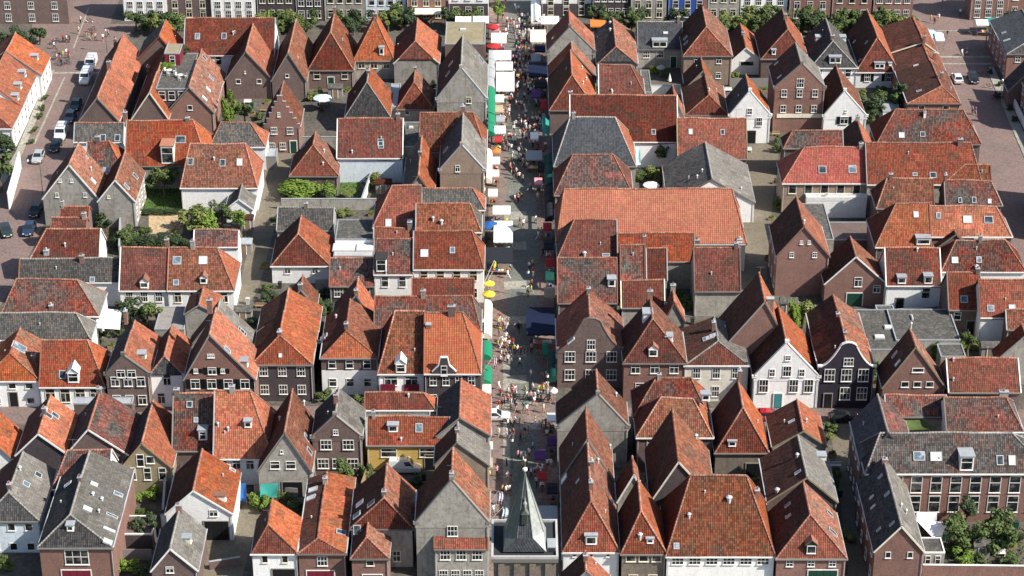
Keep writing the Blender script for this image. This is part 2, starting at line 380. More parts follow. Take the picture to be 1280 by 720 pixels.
HOUSES = []
def roof_hit(h, x, y):
    """where the line of sight meets this house's roof"""
    d = ray(px(x), py(y)); best = None
    for (a, b, c, dd, nm) in h.slopes:
        a, b, c, dd = map(Vector, (a, b, c, dd))
        n = (b - a).cross((dd - a) if (dd - a).length > 0.1 else (c - b)).normalized()
        den = d.dot(n)
        if den > -1e-6: continue
        t = (a - CL).dot(n) / den; p = CL + d * t
        ct = (a + b + c + dd) / 4; pts = [a, b, c, dd]
        ext = 0.0
        for i in range(4):
            e = pts[(i + 1) % 4] - pts[i]
            if e.length < 1e-3: continue
            o = e.cross(n).normalized().dot(p - pts[i]); ext = max(ext, o)
        if best is None or ext < best[0]: best = (ext, p, n, nm)
    return best
def add_skylight(h, x, y, wd=0.95, ln=1.25, mat=None):
    mat = mat or RT.choice(['skylight_glass', 'skylight_dark', 'pale_glass'])
    r = roof_hit(h, x, y)
    if not r or r[0] > 1.2: return
    _, p, n, nm = r
    u = Vector((0, 0, 1)).cross(n).normalized(); v = n.cross(u)
    p = p + Vector((0, 0, sag(p)))
    f = MB(); g = MB()
    def bx(mb, a0, a1, b0, b1, c0, c1, m_):
        P = [p + u * i + v * j + n * k for k in (c0, c1) for j in (b0, b1) for i in (a0, a1)]
        for q in ((0, 2, 3, 1), (4, 5, 7, 6), (0, 1, 5, 4), (1, 3, 7, 5), (3, 2, 6, 7), (2, 0, 4, 6)): mb.face([P[k] for k in q], m_)
    x_, y_ = wd / 2, ln / 2; t = 0.09
    bx(f, -x_, -x_ + t, -y_, y_, -0.1, 0.13, 'zinc'); bx(f, x_ - t, x_, -y_, y_, -0.1, 0.13, 'zinc')
    bx(f, -x_ + t, x_ - t, -y_, -y_ + t, -0.1, 0.13, 'zinc'); bx(f, -x_ + t, x_ - t, y_ - t, y_, -0.1, 0.13, 'zinc')
    bx(g, -x_ + t, x_ - t, -y_ + t, y_ - t, -0.1, 0.10, mat)
    o = f.build('skylight', h.root); ORG[o.name] = ORG[h.root.name]; g.build('pane', o)
def add_vent(h, x, y, s=0.3, mat='zinc'):
    r = roof_hit(h, x, y)
    if not r or r[0] > 1.2: return
    p = r[1]; m = MB(); m.lathe([(s * 0.45, -0.4), (s * 0.45, 0.45), (s * 0.75, 0.47), (s * 0.3, 0.65)], p, mat, 8)
    m.build('roof_vent', h.root)
def add_chimney(h, x, y, wd=0.75, dp=0.6, ht=1.3, mat='brick_wall', pots=1, capm='lead_grey'):
    r = roof_hit(h, x, y)
    if not r or r[0] > 1.6: return
    p = r[1]; m = MB(); z0 = p.z - 0.8; z1 = p.z + ht
    m.box(p.x - wd / 2, p.x + wd / 2, p.y, p.y + dp, z0, z1, mat)
    o = m.build('chimney', h.root); ORG[o.name] = ORG[h.root.name]
    c = MB(); c.box(p.x - wd / 2 - 0.07, p.x + wd / 2 + 0.07, p.y - 0.07, p.y + dp + 0.07, z1, z1 + 0.12, capm)
    c.build('chimney_cap', o)
    for i in range(pots):
        q = MB(); q.lathe([(0.13, z1 + 0.12), (0.11, z1 + 0.45), (0.15, z1 + 0.5)], (p.x + (i - (pots - 1) / 2) * 0.32, p.y + dp / 2, 0), 'ridge_tiles' if random.random() < .5 else 'zinc', 7)
        q.build('chimney_pot', o)
def add_dormer(h, x, y, wd=1.5, ht=1.5, roof='flat', mat='white_paint', rm='lead_grey', style='s', nw=1):
    """x,y = middle of its front face foot, on the roof slope"""
    r = roof_hit(h, x, y)
    if not r or r[0] > 1.6: return
    _, p, n, nm = r
    out = Vector((n.x, n.y, 0)).normalized(); sd_ = Vector((-out.y, out.x, 0))   # right-hand when looking out is -sd_
    sl = math.hypot(n.x, n.y) / max(n.z, 0.05)
    dep = ht / sl + 0.15
    rz = math.atan2(out.x, -out.y)
    mt = Matrix.Rotation(rz, 3, 'Z')
    def Wd(a, b_, c): return p + mt @ Vector((a, b_, c))
    m = MB(); x_ = wd / 2; rf = MB()
    def bx(mb, x0, x1, y0, y1, z0, z1, m_):
        P = [Wd(i, j, k) for k in (z0, z1) for j in (y0, y1) for i in (x0, x1)]
        for q in ((0, 2, 3, 1), (4, 5, 7, 6), (0, 1, 5, 4), (1, 3, 7, 5), (3, 2, 6, 7), (2, 0, 4, 6)): mb.face([P[k] for k in q], m_)
    bx(m, -x_, x_, 0, dep, -0.15, ht, mat)
    o = m.build('dormer', h.root); ORG[o.name] = ORG[h.root.name]
    if roof == 'flat':
        bx(rf, -x_ - 0.12, x_ + 0.12, -0.15, dep + 0.1, ht, ht + 0.13, rm)
    else:
        rs = x_ * 0.9; D2 = (ht + rs) / sl + 0.2
        for sg in (-1, 1):
            q = [Wd(sg * (x_ + 0.12), -0.15, ht - 0.1), Wd(0, -0.15, ht + rs), Wd(0, D2, ht + rs), Wd(sg * (x_ + 0.12), dep + .1, ht - 0.1)]
            dn = Vector((0, 0, 0.09))
            rf.face(q, rm); rf.face([k + dn for k in q], rm)
            for i in range(4): rf.face([q[i], q[(i + 1) % 4], q[(i + 1) % 4] + dn, q[i] + dn], rm)
        m2 = MB(); m2.face([Wd(-x_, -0.02, ht), Wd(x_, -0.02, ht), Wd(0, -0.02, ht + rs)], mat); m2.build('dormer_gable', o)
    rf.build('dormer_roof', o)
    for i in range(nw):
        ww = (wd - 0.25) / nw
        f, g = win_meshes(ww, ht - 0.35, style)
        cx = -wd / 2 + 0.125 + ww * (i + 0.5)
        wo = bpy.data.objects.new('window', f); COL.objects.link(wo); wo.parent = o
        wo.location = Wd(cx, -0.01, 0.2) - ORG[o.name]; wo.rotation_euler = (0, 0, rz)
        # the pane belongs to the same sub-part level, so it goes under the dormer as well
        po = bpy.data.objects.new('pane', g); COL.objects.link(po); po.parent = o
        po.location = wo.location; po.rotation_euler = (0, 0, rz)
def put_windows(root, X0, X1, Y0, h, w, ws, style, shutter, door, door_mat, top=0.55, dx=None):
    """rows of windows from the top row down on a front wall at Y0"""
    zt = h - top
    for ri, n in enumerate(w):
        z0 = zt - ws[1] - ri * 3.0
        if z0 < 0.25 and ri > 0: z0 = max(z0, 0.6)
        if z0 < 0.2: break
        for i in range(n):
            xx = X0 + (X1 - X0) * (i + 0.5) / n
            if door is not None and ri == len(w) - 1 and i == door:
                add_door(root, (xx, Y0, 0.05), min(1.1, (X1 - X0) / n - .3), 2.3, door_mat); continue
            wd = min(ws[0], (X1 - X0) / n - 0.35)
            if wd < 0.4: continue
            add_window(root, (xx, Y0, z0), wd, ws[1], style, 0, shutter)
def extras(h, sky, dorm, chim, vents):
    for s in sky: add_skylight(h, *s)
    for s in dorm: add_dormer(h, s[0], s[1], **(s[2] if len(s) > 2 else {}))
    for s in chim: add_chimney(h, s[0], s[1], **(s[2] if len(s) > 2 else {}))
    for s in vents: add_vent(h, *s)
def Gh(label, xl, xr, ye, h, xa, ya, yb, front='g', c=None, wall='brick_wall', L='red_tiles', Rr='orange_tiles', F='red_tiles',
       w=(), ws=(1.1, 1.6), style='s', gw=(), shutter=None, door=None, door_mat='dark_green_paint', sky=(), dorm=(), chim=(), vents=(),
       split=(), capm='ridge_tiles', coping=None, cat='house', name='house', low=None, gutter='zinc', side=None, frac=0.5, garage=None, rise=None):
    """house whose ridge runs away from the viewer"""
    if L == 'rust_tiles': L = 'brown_tiles'  # left slopes take a darker brown tile to paint their shade
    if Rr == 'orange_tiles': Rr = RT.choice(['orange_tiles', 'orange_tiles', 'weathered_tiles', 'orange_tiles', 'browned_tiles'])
    if style == 's': style = RT.choice(['s', 's', 'sc', 't', 'tc', 'sx'])
    P0 = atz(px(xl), py(ye), h); P1 = atz(px(xr), py(ye), h); Y0 = P0.y; X0, X1 = P0.x, P1.x
    if front in 'gpsb':
        A = aty(px(xa), py(ya), Y0); Xa, Hh = A.x, A.z
        if rise: Hh = h + rise
        Ya = Y0
    else:
        cc = c if c is not None else (.6 if front == 'h' else .3)
        Ya = Y0 + cc * (X1 - X0) / 2
        A = aty(px(xa), py(ya), Ya); Xa, Hh = A.x, A.z
    Xa = min(max(Xa, X0 + 0.25 * (X1 - X0)), X0 + 0.75 * (X1 - X0))
    Yb = atz(px(xa), py(yb), Hh).y
    Yb = max(Yb, Ya + 1.2)
    cuts = [Y0] + [atz(px(xa), py(s), Hh).y for s in split] + [Yb]
    labs = label if isinstance(label, (list, tuple)) else [label]
    out = []
    for si in range(len(cuts) - 1):
        first = si == 0; ya_, yb_ = cuts[si], cuts[si + 1]
        dz = 0 if first else [0.35, -0.3, 0.25][si % 3]
        if yb_ - ya_ < 1.0: continue
        house = H(); house.slopes = []
        o = thing(name, labs[min(si, len(labs) - 1)], cat, ((X0 + X1) / 2, ya_, 0)); house.root = o
        h_, H_ = h + dz * .5, Hh + dz
        fr = front if first else 'g'; rya = Ya if first else ya_
        x0, x1 = (X0, X1) if first else (X0 + random.uniform(-.15, .15), X1 + random.uniform(-.15, .15))
        m = MB(); e = 0.012
        y0w = ya_; y1w = yb_ - 0.02
        kL = (H_ - h_) / (Xa - x0); kR = (H_ - h_) / (x1 - Xa)
        if fr in 'gpsb':
            m.prism([(x0, 0), (x1, 0), (x1, h_ - .28), (Xa, H_ - .32), (x0, h_ - .28)], 'y', y0w, y1w, wall)
        elif fr == 'm':
            hm = h_ + (H_ - h_) * (1 - frac)
            m.box(x0, x1, y0w, y1w, 0, h_ - .28, wall)
            m.prism([(x0, h_ - .28), (x1, h_ - .28), (x1 - (hm - h_) / kR, hm - .34), (x0 + (hm - h_) / kL, hm - .34)], 'y', y0w, y0w + .4, wall)
            m.prism([(x0, h_ - .28), (x1, h_ - .28), (Xa, H_ - .34)], 'y', y1w - .4, y1w, wall)
        else:
            m.box(x0, x1, y0w, y1w, 0, h_ - .28, wall)
            m.prism([(x0, h_ - .28), (x1, h_ - .28), (Xa, H_ - .34)], 'y', y1w - .4, y1w, wall)
        m.build('wall', o)
        if low and first:
            l = MB(); l.box(x0 + .01, x1 - .01, y0w - .05, y0w + .3, 0, low[1], low[0]); l.build('ground_storey', o)
        r = MB(); ov = 0.16; yf = ya_ - (0.12 if fr in 'gm' else -0.02); yB = yb_ + (0.0 if si < len(cuts) - 2 else .1)
        eL = (x0 - ov, h_ - ov * kL); eR = (x1 + ov, h_ - ov * kR)
        S = []
        if fr in 'gpsb':
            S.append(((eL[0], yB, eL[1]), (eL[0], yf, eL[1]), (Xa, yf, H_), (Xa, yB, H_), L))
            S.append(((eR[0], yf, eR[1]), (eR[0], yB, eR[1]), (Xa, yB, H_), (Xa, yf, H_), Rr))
        elif fr == 'h':
            yf = ya_ - ov
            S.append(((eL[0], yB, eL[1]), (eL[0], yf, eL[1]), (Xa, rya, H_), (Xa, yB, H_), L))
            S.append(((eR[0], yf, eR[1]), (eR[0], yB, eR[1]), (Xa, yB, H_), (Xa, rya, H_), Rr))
            S.append(((eL[0], yf, eL[1]), (eR[0], yf, eR[1]), (Xa, rya, H_), (Xa, rya, H_), F))
        else:
            hm = h_ + (H_ - h_) * (1 - frac); mL = (Xa - (H_ - hm) / kL, hm); mR = (Xa + (H_ - hm) / kR, hm)
            rya = min(max(rya, ya_ + 0.8), ya_ + (H_ - hm) * 1.1)
            # lower part of each side, then the clipped upper part
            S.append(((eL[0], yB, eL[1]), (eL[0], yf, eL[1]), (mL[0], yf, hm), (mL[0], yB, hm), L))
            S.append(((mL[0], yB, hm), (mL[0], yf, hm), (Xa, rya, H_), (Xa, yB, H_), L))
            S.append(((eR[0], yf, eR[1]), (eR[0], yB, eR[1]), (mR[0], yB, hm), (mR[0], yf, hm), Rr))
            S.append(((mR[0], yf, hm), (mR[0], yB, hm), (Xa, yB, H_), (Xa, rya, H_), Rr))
            S.append(((mL[0] - .1, yf - .05, hm - .1), (mR[0] + .1, yf - .05, hm - .1), (Xa, rya, H_), (Xa, rya, H_), F))
        for s in S: slope(r, *s[:5]); house.slopes.append(s)
        ro = r.build('roof', o); ORG[ro.name] = ORG[o.name]
        cp_ = MB(); cap(cp_, (Xa, rya, H_), (Xa, yB, H_), capm)
        if fr == 'h':
            for q in (eL, eR): cap(cp_, (Xa, rya, H_), (q[0], ya_ - ov, q[1]), capm, 0.12)
        if fr == 'm':
            for q in (mL, mR): cap(cp_, (Xa, rya, H_), (q[0], yf, hm), capm, 0.12)
        cp_.build('ridge_capping', ro)
        g = MB()
        for ex, ez in (eL, eR):
            g = MB(); g.box(ex - .08, ex + .06, yf, yB, ez - .12 + sag(Vector((ex, (yf + yB) / 2, 0))), ez + .0 + sag(Vector((ex, (yf + yB) / 2, 0))), gutter); g.build('gutter', o)
        g = MB()
        if fr == 'h': g.box(x0 - ov - .09, x1 + ov + .09, ya_ - ov - .13, ya_ - ov + .02, h_ - ov * kL - .16, h_ - ov * kL + .03, 'white_paint' if wall in ('white_wall', 'cream_wall') else 'grey_ridge')
        if fr == 'h': g.build('cornice', o)
        if fr in 'gm':
            vm = coping or random.choice(['sign_cream', 'ridge_tiles', 'grey_wood', 'grey_ridge'])
            for ex, ez in (eL, eR):
                tx, tz = (Xa, H_) if fr == 'g' else ((mL if ex < Xa else mR)[0], hm)
                a_, b_ = Vector((ex, yf - .04, ez)), Vector((tx, yf - .04, tz))
                a_.z += sag(a_) - .04; b_.z += sag(b_) - .04
                v = MB(); bar(v, a_, b_, .08, .22, vm); v.build('verge_board', o)
        if fr in 'psb':
            gf = MB(); cm = coping or 'lead_grey'; cp = MB(); yw = ya_ - .04; yk = ya_ + .30
            if fr == 'p':
                t = .28
                gf.prism([(x0 - .1, h_ - .5), (x1 + .1, h_ - .5), (x1 + .1, h_ + .25), (Xa, H_ + t), (x0 - .1, h_ + .25)], 'y', yw, yk, wall)
                for ex in (x0 - .1, x1 + .1): bar(cp, (ex, (yw + yk) / 2, h_ + .28), (Xa, (yw + yk) / 2, H_ + t + .05), .44, .12, cm)
                cp.box(Xa - .3, Xa + .3, yw - .05, yk + .05, H_ + t, H_ + t + .45, cm if cm != 'lead_grey' else wall)
                for ex in (x0, x1): cp.box(ex - .35, ex + .35, yw - .05, yk + .05, h_ + .0, h_ + .42, cm)
            elif fr == 's':
                n = 5; xs = [x0 + (Xa - .45 - x0) * i / n for i in range(n + 1)]; pts = [(x0, h_ - .5), (x1, h_ - .5)]
                zs = [h_ + .35 + (H_ + .55 - h_ - .35) * (i + 0.0) / n for i in range(n + 1)]
                rt = []
                for i in range(n + 1):
                    xr_ = x1 - (xs[i] - x0) * (x1 - Xa) / (Xa - x0)
                    rt += [(xr_, zs[i - 1] if i else h_ - .4), (xr_, zs[i])]
                rt = rt[1:]; lf = [(x0 + (x1 - a_) * (Xa - x0) / (x1 - Xa), b_) for a_, b_ in rt][::-1]
                gf.prism([(x0, h_ - .5), (x1, h_ - .5)] + rt + lf, 'y', yw, yk, wall)
                for i in range(n + 1):
                    for sg in (0, 1):
                        a_ = xs[i]; b_ = xs[i + 1] if i < n else Xa
                        if sg: a_, b_ = [x1 - (q - x0) * (x1 - Xa) / (Xa - x0) for q in (a_, b_)]
                        cp.box(min(a_, b_) - .04, max(a_, b_) + (.04 if i < n else 0), yw - .05, yk + .05, zs[i], zs[i] + .09, cm)
            else:   # neck / bell gable with swept shoulders
                W = (x1 - x0) / 2; xc = (x0 + x1) / 2; rs = H_ - h_ + .7; prof = []
                for i in range(13):
                    t = i / 12; xx = 1.0 - t * 0.72; zz = rs * (0.10 * t + 0.78 * t ** 1.9); prof.append((xx * W, h_ + zz + .15))
                prof += [(0.30 * W, h_ + rs * .90), (0.24 * W, h_ + rs * .97), (0.12 * W, h_ + rs * 1.03), (0, h_ + rs * 1.05)]
                rt = [(xc + a_, b_) for a_, b_ in prof]; lf = [(xc - a_, b_) for a_, b_ in prof[:-1]][::-1]
                pts = [(x0, h_ - .5), (x1, h_ - .5)] + rt + lf
                gf.prism(pts, 'y', yw, yk, wall); seq = rt + lf
                for i in range(len(seq) - 1): bar(cp, (seq[i][0], (yw + yk) / 2, seq[i][1]), (seq[i + 1][0], (yw + yk) / 2, seq[i + 1][1]), .44, .13, cm)
                for ex in (x0 + .05, x1 - .05): cp.box(ex - .3, ex + .3, yw - .08, yk + .05, h_ + .1, h_ + .35, cm)
            go = gf.build('gable_top', o); cp.build('coping', o)
        if first:
            put_windows(o, x0 + .3, x1 - .3, ya_ - (.05 if fr in 'psb' or low else 0), h_, w, ws, style, shutter, door, door_mat, .5 if fr == 'h' else .2)
            for gi in gw:                                    # (across 0..1, height above eave, width, height)
                add_window(o, (x0 + (x1 - x0) * gi[0], ya_ - (.05 if fr in 'psb' else 0), h_ + gi[1]), gi[2], gi[3], style, 0, shutter if len(gi) > 4 else None)
            if garage: add_door(o, (x0 + (x1 - x0) * garage[0], ya_ - .01, 0.02), garage[1], garage[2], garage[3])
        if side:
            s_, n, wm = side; xx = x1 if s_ == 'R' else x0
            for i in range(n):
                yy = ya_ + (yb_ - ya_) * (i + .5) / n
                for zz in ((h_ - 2.0), 0.8) if h_ > 4.2 else (max(.7, h_ - 2.2),):
                    add_window(o, (xx, yy, zz), 1.0, 1.5, wm, R(90) if s_ == 'R' else R(-90))
        if first: dpx = x1 - .12; q = MB(); q.tube([(dpx, ya_ - .1, h_ - .25), (dpx, ya_ - .1, .1)], .045, 'zinc', 5); q.build('downpipe', o)
        house.Y0, house.X0, house.X1, house.H = ya_, x0, x1, H_
        out.append(house); HOUSES.append(house)
    for hh in out[:1]: extras(hh, (), (), (), ())
    # roof details go to the length of roof they stand on
    for fn, items in ((add_skylight, sky), (add_dormer, dorm), (add_chimney, chim), (add_vent, vents)):
        for s in items:
            hh = min(out, key=lambda q: (roof_hit(q, s[0], s[1]) or (99,))[0])
            kw = s[2] if len(s) > 2 and isinstance(s[2], dict) else {}
            if kw or fn in (add_dormer, add_chimney): fn(hh, s[0], s[1], **kw)
            else: fn(hh, *s)
    return out[0] if out else None
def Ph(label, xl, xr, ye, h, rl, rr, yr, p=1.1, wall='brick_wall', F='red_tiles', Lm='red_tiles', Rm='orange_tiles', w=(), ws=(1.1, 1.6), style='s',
       shutter=None, door=None, door_mat='dark_green_paint', sky=(), dorm=(), chim=(), vents=(), capm='ridge_tiles', coping=None, cat='house', name='house',
       back=True, low=None, cornice='white_paint', F2=None, garage=None):
    """house whose ridge runs across the view"""
    P0 = atz(px(xl), py(ye), h); P1 = atz(px(xr), py(ye), h); Y0 = P0.y; X0, X1 = P0.x, P1.x
    if style == 's': style = RT.choice(['s', 's', 'sc', 't', 'tc', 'sx'])
    if F == 'rust_tiles': F = RT.choice(['rust_tiles', 'rust_tiles', 'browned_tiles', 'mixed_tiles'])
    elif F == 'red_tiles': F = RT.choice(['red_tiles', 'red_tiles', 'browned_tiles'])
    lo, hi = 0.5, 25.0
    for _ in range(40):
        d = (lo + hi) / 2; q = atz(px((rl + rr) / 2), py(yr), h + p * d)
        if q.y > Y0 + d: lo = d
        else: hi = d
    d = max(lo, 0.8); Hh = h + p * d; Yr = Y0 + d; Yb = Y0 + 2 * d
    a = atz(px(rl), py(yr), Hh).x; b_ = atz(px(rr), py(yr), Hh).x
    hl = a - X0 if a - X0 > 1.2 else 0; hr = X1 - b_ if X1 - b_ > 1.2 else 0
    hl = min(hl, (X1 - X0) * .47); hr = min(hr, (X1 - X0) * .47)
    house = H(); house.slopes = []
    o = thing(name, label, cat, ((X0 + X1) / 2, Y0, 0)); house.root = o
    m = MB(); m.box(X0, X1, Y0, Yb, 0, h - .28, wall)
    for flag, xx, s in ((hl, X0, 1), (hr, X1, -1)):
        if not flag: m.prism([(Y0, h - .28), (Yb, h - .28), (Yr, Hh - .34)], 'x', min(xx, xx + s * .4), max(xx, xx + s * .4), wall)
    m.build('wall', o)
    if low:
        l = MB(); l.box(X0 + .01, X1 - .01, Y0 - .05, Y0 + .3, 0, low[1], low[0]); l.build('ground_storey', o)
    ov = .16; xL = X0 - (ov if hl else .06); xR = X1 + (ov if hr else .06); ez = h - ov * p
    RL = X0 + hl if hl else xL; RR = X1 - hr if hr else xR
    S = [((xL, Y0 - ov, ez), (xR, Y0 - ov, ez), (RR, Yr, Hh), (RL, Yr, Hh), F), ((xR, Yb + ov, ez), (xL, Yb + ov, ez), (RL, Yr, Hh), (RR, Yr, Hh), F)]
    if hl: S.append(((xL, Yb + ov, ez), (xL, Y0 - ov, ez), (RL, Yr, Hh), (RL, Yr, Hh), Lm))
    if hr: S.append(((xR, Y0 - ov, ez), (xR, Yb + ov, ez), (RR, Yr, Hh), (RR, Yr, Hh), Rm))
    r = MB()
    for s in S: slope(r, *s); house.slopes.append(s)
    ro = r.build('roof', o); ORG[ro.name] = ORG[o.name]
    c = MB(); cap(c, (RL, Yr, Hh), (RR, Yr, Hh), capm)
    for f, q, xx in ((hl, RL, xL), (hr, RR, xR)):
        if f:
            for yy in (Y0 - ov, Yb + ov): cap(c, (q, Yr, Hh), (xx, yy, ez), capm, .12)
    c.build('ridge_capping', ro)
    g = MB(); zz = ez + sag(Vector(((xL + xR) / 2, Y0, 0))); g.box(xL - .03, xR + .03, Y0 - ov - .13, Y0 - ov + .03, zz - .14, zz + .03, cornice if wall in ('white_wall', 'cream_wall', 'pale_blue_wall') or h > 5.5 else 'grey_ridge')
    g.build('cornice', o); g = MB()
    if hr: g.box(xR - .04, xR + .1, Y0 - ov + .03, Yb, zz - .14, zz + .02, 'zinc'); g.build('gutter', o); g = MB()
    if hl: g.box(xL - .1, xL + .04, Y0 - ov + .03, Yb, zz - .14, zz + .02, 'zinc'); g.build('gutter', o)
    cm = coping or random.choice(['lead_grey', 'grey_ridge', 'ridge_tiles', 'ridge_tiles'])
    if not (hl and hr):
        for f, xx in ((hl, xL), (hr, xR)):
            if not f:
                v = MB()
                for yy in (Y0 - ov, Yb + ov):
                    A_, B_ = Vector((xx, yy, ez)), Vector((xx, Yr, Hh)); A_.z += sag(A_) + .03; B_.z += sag(B_) + .03
                    bar(v, A_, B_, .17, .15, cm)
                v.build('verge_coping', o)
    put_windows(o, X0 + .3, X1 - .3, Y0 - (.05 if low else 0), h, w, ws, style, shutter, door, door_mat, .5)
    if garage: add_door(o, (X0 + (X1 - X0) * garage[0], Y0 - .01, .02), garage[1], garage[2], garage[3])
    q = MB(); q.tube([(X0 + .15, Y0 - .1, h - .25), (X0 + .15, Y0 - .1, .1)], .045, 'zinc', 5); q.build('downpipe', o)
    house.Y0, house.X0, house.X1, house.H = Y0, X0, X1, Hh
    extras(house, sky, dorm, chim, vents); HOUSES.append(house)
    return house
def Fh(label, xl, xr, yf, yb, h, wall='grey_wall', roof='bitumen', rim='lead_grey', w=(), ws=(1.1, 1.6), style='s', door=None, door_mat='dark_green_paint',
       cat='flat roof annex', name='annex', glaz=(), back_x=None, rimh=.12, domes=()):
    """flat roofed building: yf/yb = front and back roof edge"""
    P0 = atz(px(xl), py(yf), h); P1 = atz(px(xr), py(yf), h); Y0 = P0.y; Yb = atz(px((xl + xr) / 2), py(yb), h).y; Yb = max(Yb, Y0 + .8)
    X0, X1 = P0.x, P1.x; o = thing(name, label, cat, ((X0 + X1) / 2, Y0, 0)); house = H(); house.root = o
    m = MB(); m.box(X0, X1, Y0, Yb, 0, h - .05, wall); m.build('wall', o)
    r = MB(); r.box(X0 + .12, X1 - .12, Y0 + .12, Yb - .12, h - .05, h, roof); r.build('roof', o)
    g = MB(); t = .14
    g.box(X0 - .03, X1 + .03, Y0 - .03, Y0 + t, h - .1, h + rimh, rim); g.box(X0 - .03, X1 + .03, Yb - t, Yb + .03, h - .1, h + rimh, rim)
    g.box(X0 - .03, X0 + t, Y0 + t, Yb - t, h - .1, h + rimh, rim); g.box(X1 - t, X1 + .03, Y0 + t, Yb - t, h - .1, h + rimh, rim); g.build('parapet', o)
    put_windows(o, X0 + .2, X1 - .2, Y0, h, w, ws, style, None, door, door_mat, .4)
    for (dx_, dy_, a, b_) in domes:
        q = atz(px(dx_), py(dy_), h); f = MB(); f.box(q.x - a / 2, q.x + a / 2, q.y - b_ / 2, q.y + b_ / 2, h, h + .22, 'zinc'); g2 = MB()
        g2.box(q.x - a / 2 + .1, q.x + a / 2 - .1, q.y - b_ / 2 + .1, q.y + b_ / 2 - .1, h + .22, h + .3, 'pale_glass')
        so_ = f.build('roof_light', o); ORG[so_.name] = ORG[o.name]; g2.build('pane', so_)
    house.Y0, house.X0, house.X1, house.H, house.Yb = Y0, X0, X1, h, Yb
    return house
# ------------------------------------------------------------------ ground and streets
def pave_mat(name, c1, c2, c3, sx=0.25, sy=0.12, jit=0.25, rough=0.9):
    m, nt, b = newmat(name, rough)
    tc = N(nt, 'ShaderNodeTexCoord')
    big = noisen(nt, tc.outputs['Object'], 0.12, 5, 0.65); med = noisen(nt, tc.outputs['Object'], 1.3, 4, 0.7)
    mp = N(nt, 'ShaderNodeMapping'); nt.links.new(tc.outputs['Object'], mp.inputs[0]); mp.inputs['Scale'].default_value = (1 / sx, 1 / sy, 1)
    fl = N(nt, 'ShaderNodeVectorMath', operation='FLOOR'); nt.links.new(mp.outputs[0], fl.inputs[0])
    wn = N(nt, 'ShaderNodeTexWhiteNoise'); nt.links.new(fl.outputs[0], wn.inputs['Vector'])
    col = mixc(nt, mrange(nt, big, 0.35, 0.65), c1, c2); col = mixc(nt, mathn(nt, 'MULTIPLY', mrange(nt, med, 0.5, 0.75), 0.6), col, c3)
    hv = N(nt, 'ShaderNodeHueSaturation'); nt.links.new(col, hv.inputs['Color'])
    nt.links.new(mrange(nt, wn.outputs[0], 0, 1, 1 - jit, 1 + jit), hv.inputs['Value']); nt.links.new(hv.outputs[0], b.inputs['Base Color'])
    bp = N(nt, 'ShaderNodeBump'); bp.inputs['Strength'].default_value = 0.25; bp.inputs['Distance'].default_value = 0.02
    nt.links.new(wn.outputs[0], bp.inputs['Height']); nt.links.new(bp.outputs[0], b.inputs['Normal'])
pave_mat('brick_paving', (0.195, 0.135, 0.118), (0.155, 0.112, 0.100), (0.11, 0.085, 0.077))
pave_mat('pink_paving', (0.20, 0.142, 0.120), (0.16, 0.120, 0.104), (0.12, 0.095, 0.085), .3, .3)
pave_mat('grey_paving', (0.155, 0.16, 0.135), (0.125, 0.13, 0.11), (0.10, 0.10, 0.09), .2, .2)
pave_mat('pale_paving', (0.29, 0.275, 0.23), (0.235, 0.225, 0.19), (0.24, 0.23, 0.20), .3, .3)
pave_mat('alley_paving', (0.17, 0.145, 0.105), (0.135, 0.115, 0.085), (0.09, 0.08, 0.06), .2, .1)
pave_mat('yard_paving', (0.105, 0.092, 0.075), (0.075, 0.068, 0.056), (0.05, 0.052, 0.035), .4, .4)
pave_mat('kerb_stone', (0.36, 0.35, 0.33), (0.30, 0.295, 0.28), (0.20, 0.20, 0.19), 1.0, .3)
pave_mat('grass', (0.065, 0.12, 0.025), (0.045, 0.09, 0.02), (0.10, 0.11, 0.04), .07, .07, .4)
pave_mat('soil', (0.10, 0.08, 0.055), (0.075, 0.06, 0.04), (0.05, 0.06, 0.025), .3, .3)
pave_mat('sand_paving', (0.42, 0.31, 0.18), (0.36, 0.27, 0.16), (0.25, 0.19, 0.12), .3, .3)
def sheet(name, pts, z, mat, th=0.0, kind='structure'):
    """pts in image points at ground level -> a ground sheet; th>0 gives it a kerb's height"""
    P = [atz(px(x), py(y), 0.0) for x, y in pts]; m = MB()
    if th: m.prism([(p.x, p.y) for p in P][::-1], 'z', -0.05, z, mat)
    else: m.face([(p.x, p.y, z) for p in P][::-1], mat)
    me_ = m.build(name); 
    if kind: me_['kind'] = kind
    return me_
g = MB(); g.face([(-1500, -600, 0), (1500, -600, 0), (1500, 3000, 0), (-1500, 3000, 0)], 'yard_paving'); go = g.build('ground'); go['kind'] = 'structure'
full()
# left street, right street and the squares at the far end
sheet('road', [(-120, 600), (-40, 450), (12, 362), (40, 312), (62, 262), (84, 205), (102, 150), (116, 100), (134, 40), (160, -30), (90, -30), (62, 90), (20, 190), (-60, 320), (-300, 700), (-200, 800)], 0.004, 'brick_paving')
sheet('square', [(40, 30), (172, 30), (150, 62), (128, 100), (40, 110)], 0.012, 'brick_paving')
sheet('street', [(-330, 800), (-60, 320), (20, 190), (45, 130), (62, 88), (68, 88), (54, 130), (28, 192), (-50, 322), (-315, 800)], 0.11, 'pale_paving', .1)
sheet('road', [(1140, 0), (1172, 95), (1228, 230), (1290, 360), (1420, 640), (1520, 600), (1320, 250), (1270, 160), (1222, 65), (1222, 0), (1214, -30), (1140, -30)], 0.004, 'brick_paving')
sheet('square', [(1146, 26), (1290, 30), (1260, 84), (1168, 78)], 0.010, 'brick_paving')
sheet('pavement', [(1232, 84), (1242, 84), (1300, 210), (1400, 400), (1388, 400), (1286, 210)], 0.10, 'pale_paving', .1)
sheet('paving_or_sunlit_band', [(1162, 70), (1238, 70), (1239, 72), (1162, 72)], 0.016, 'pale_paving')
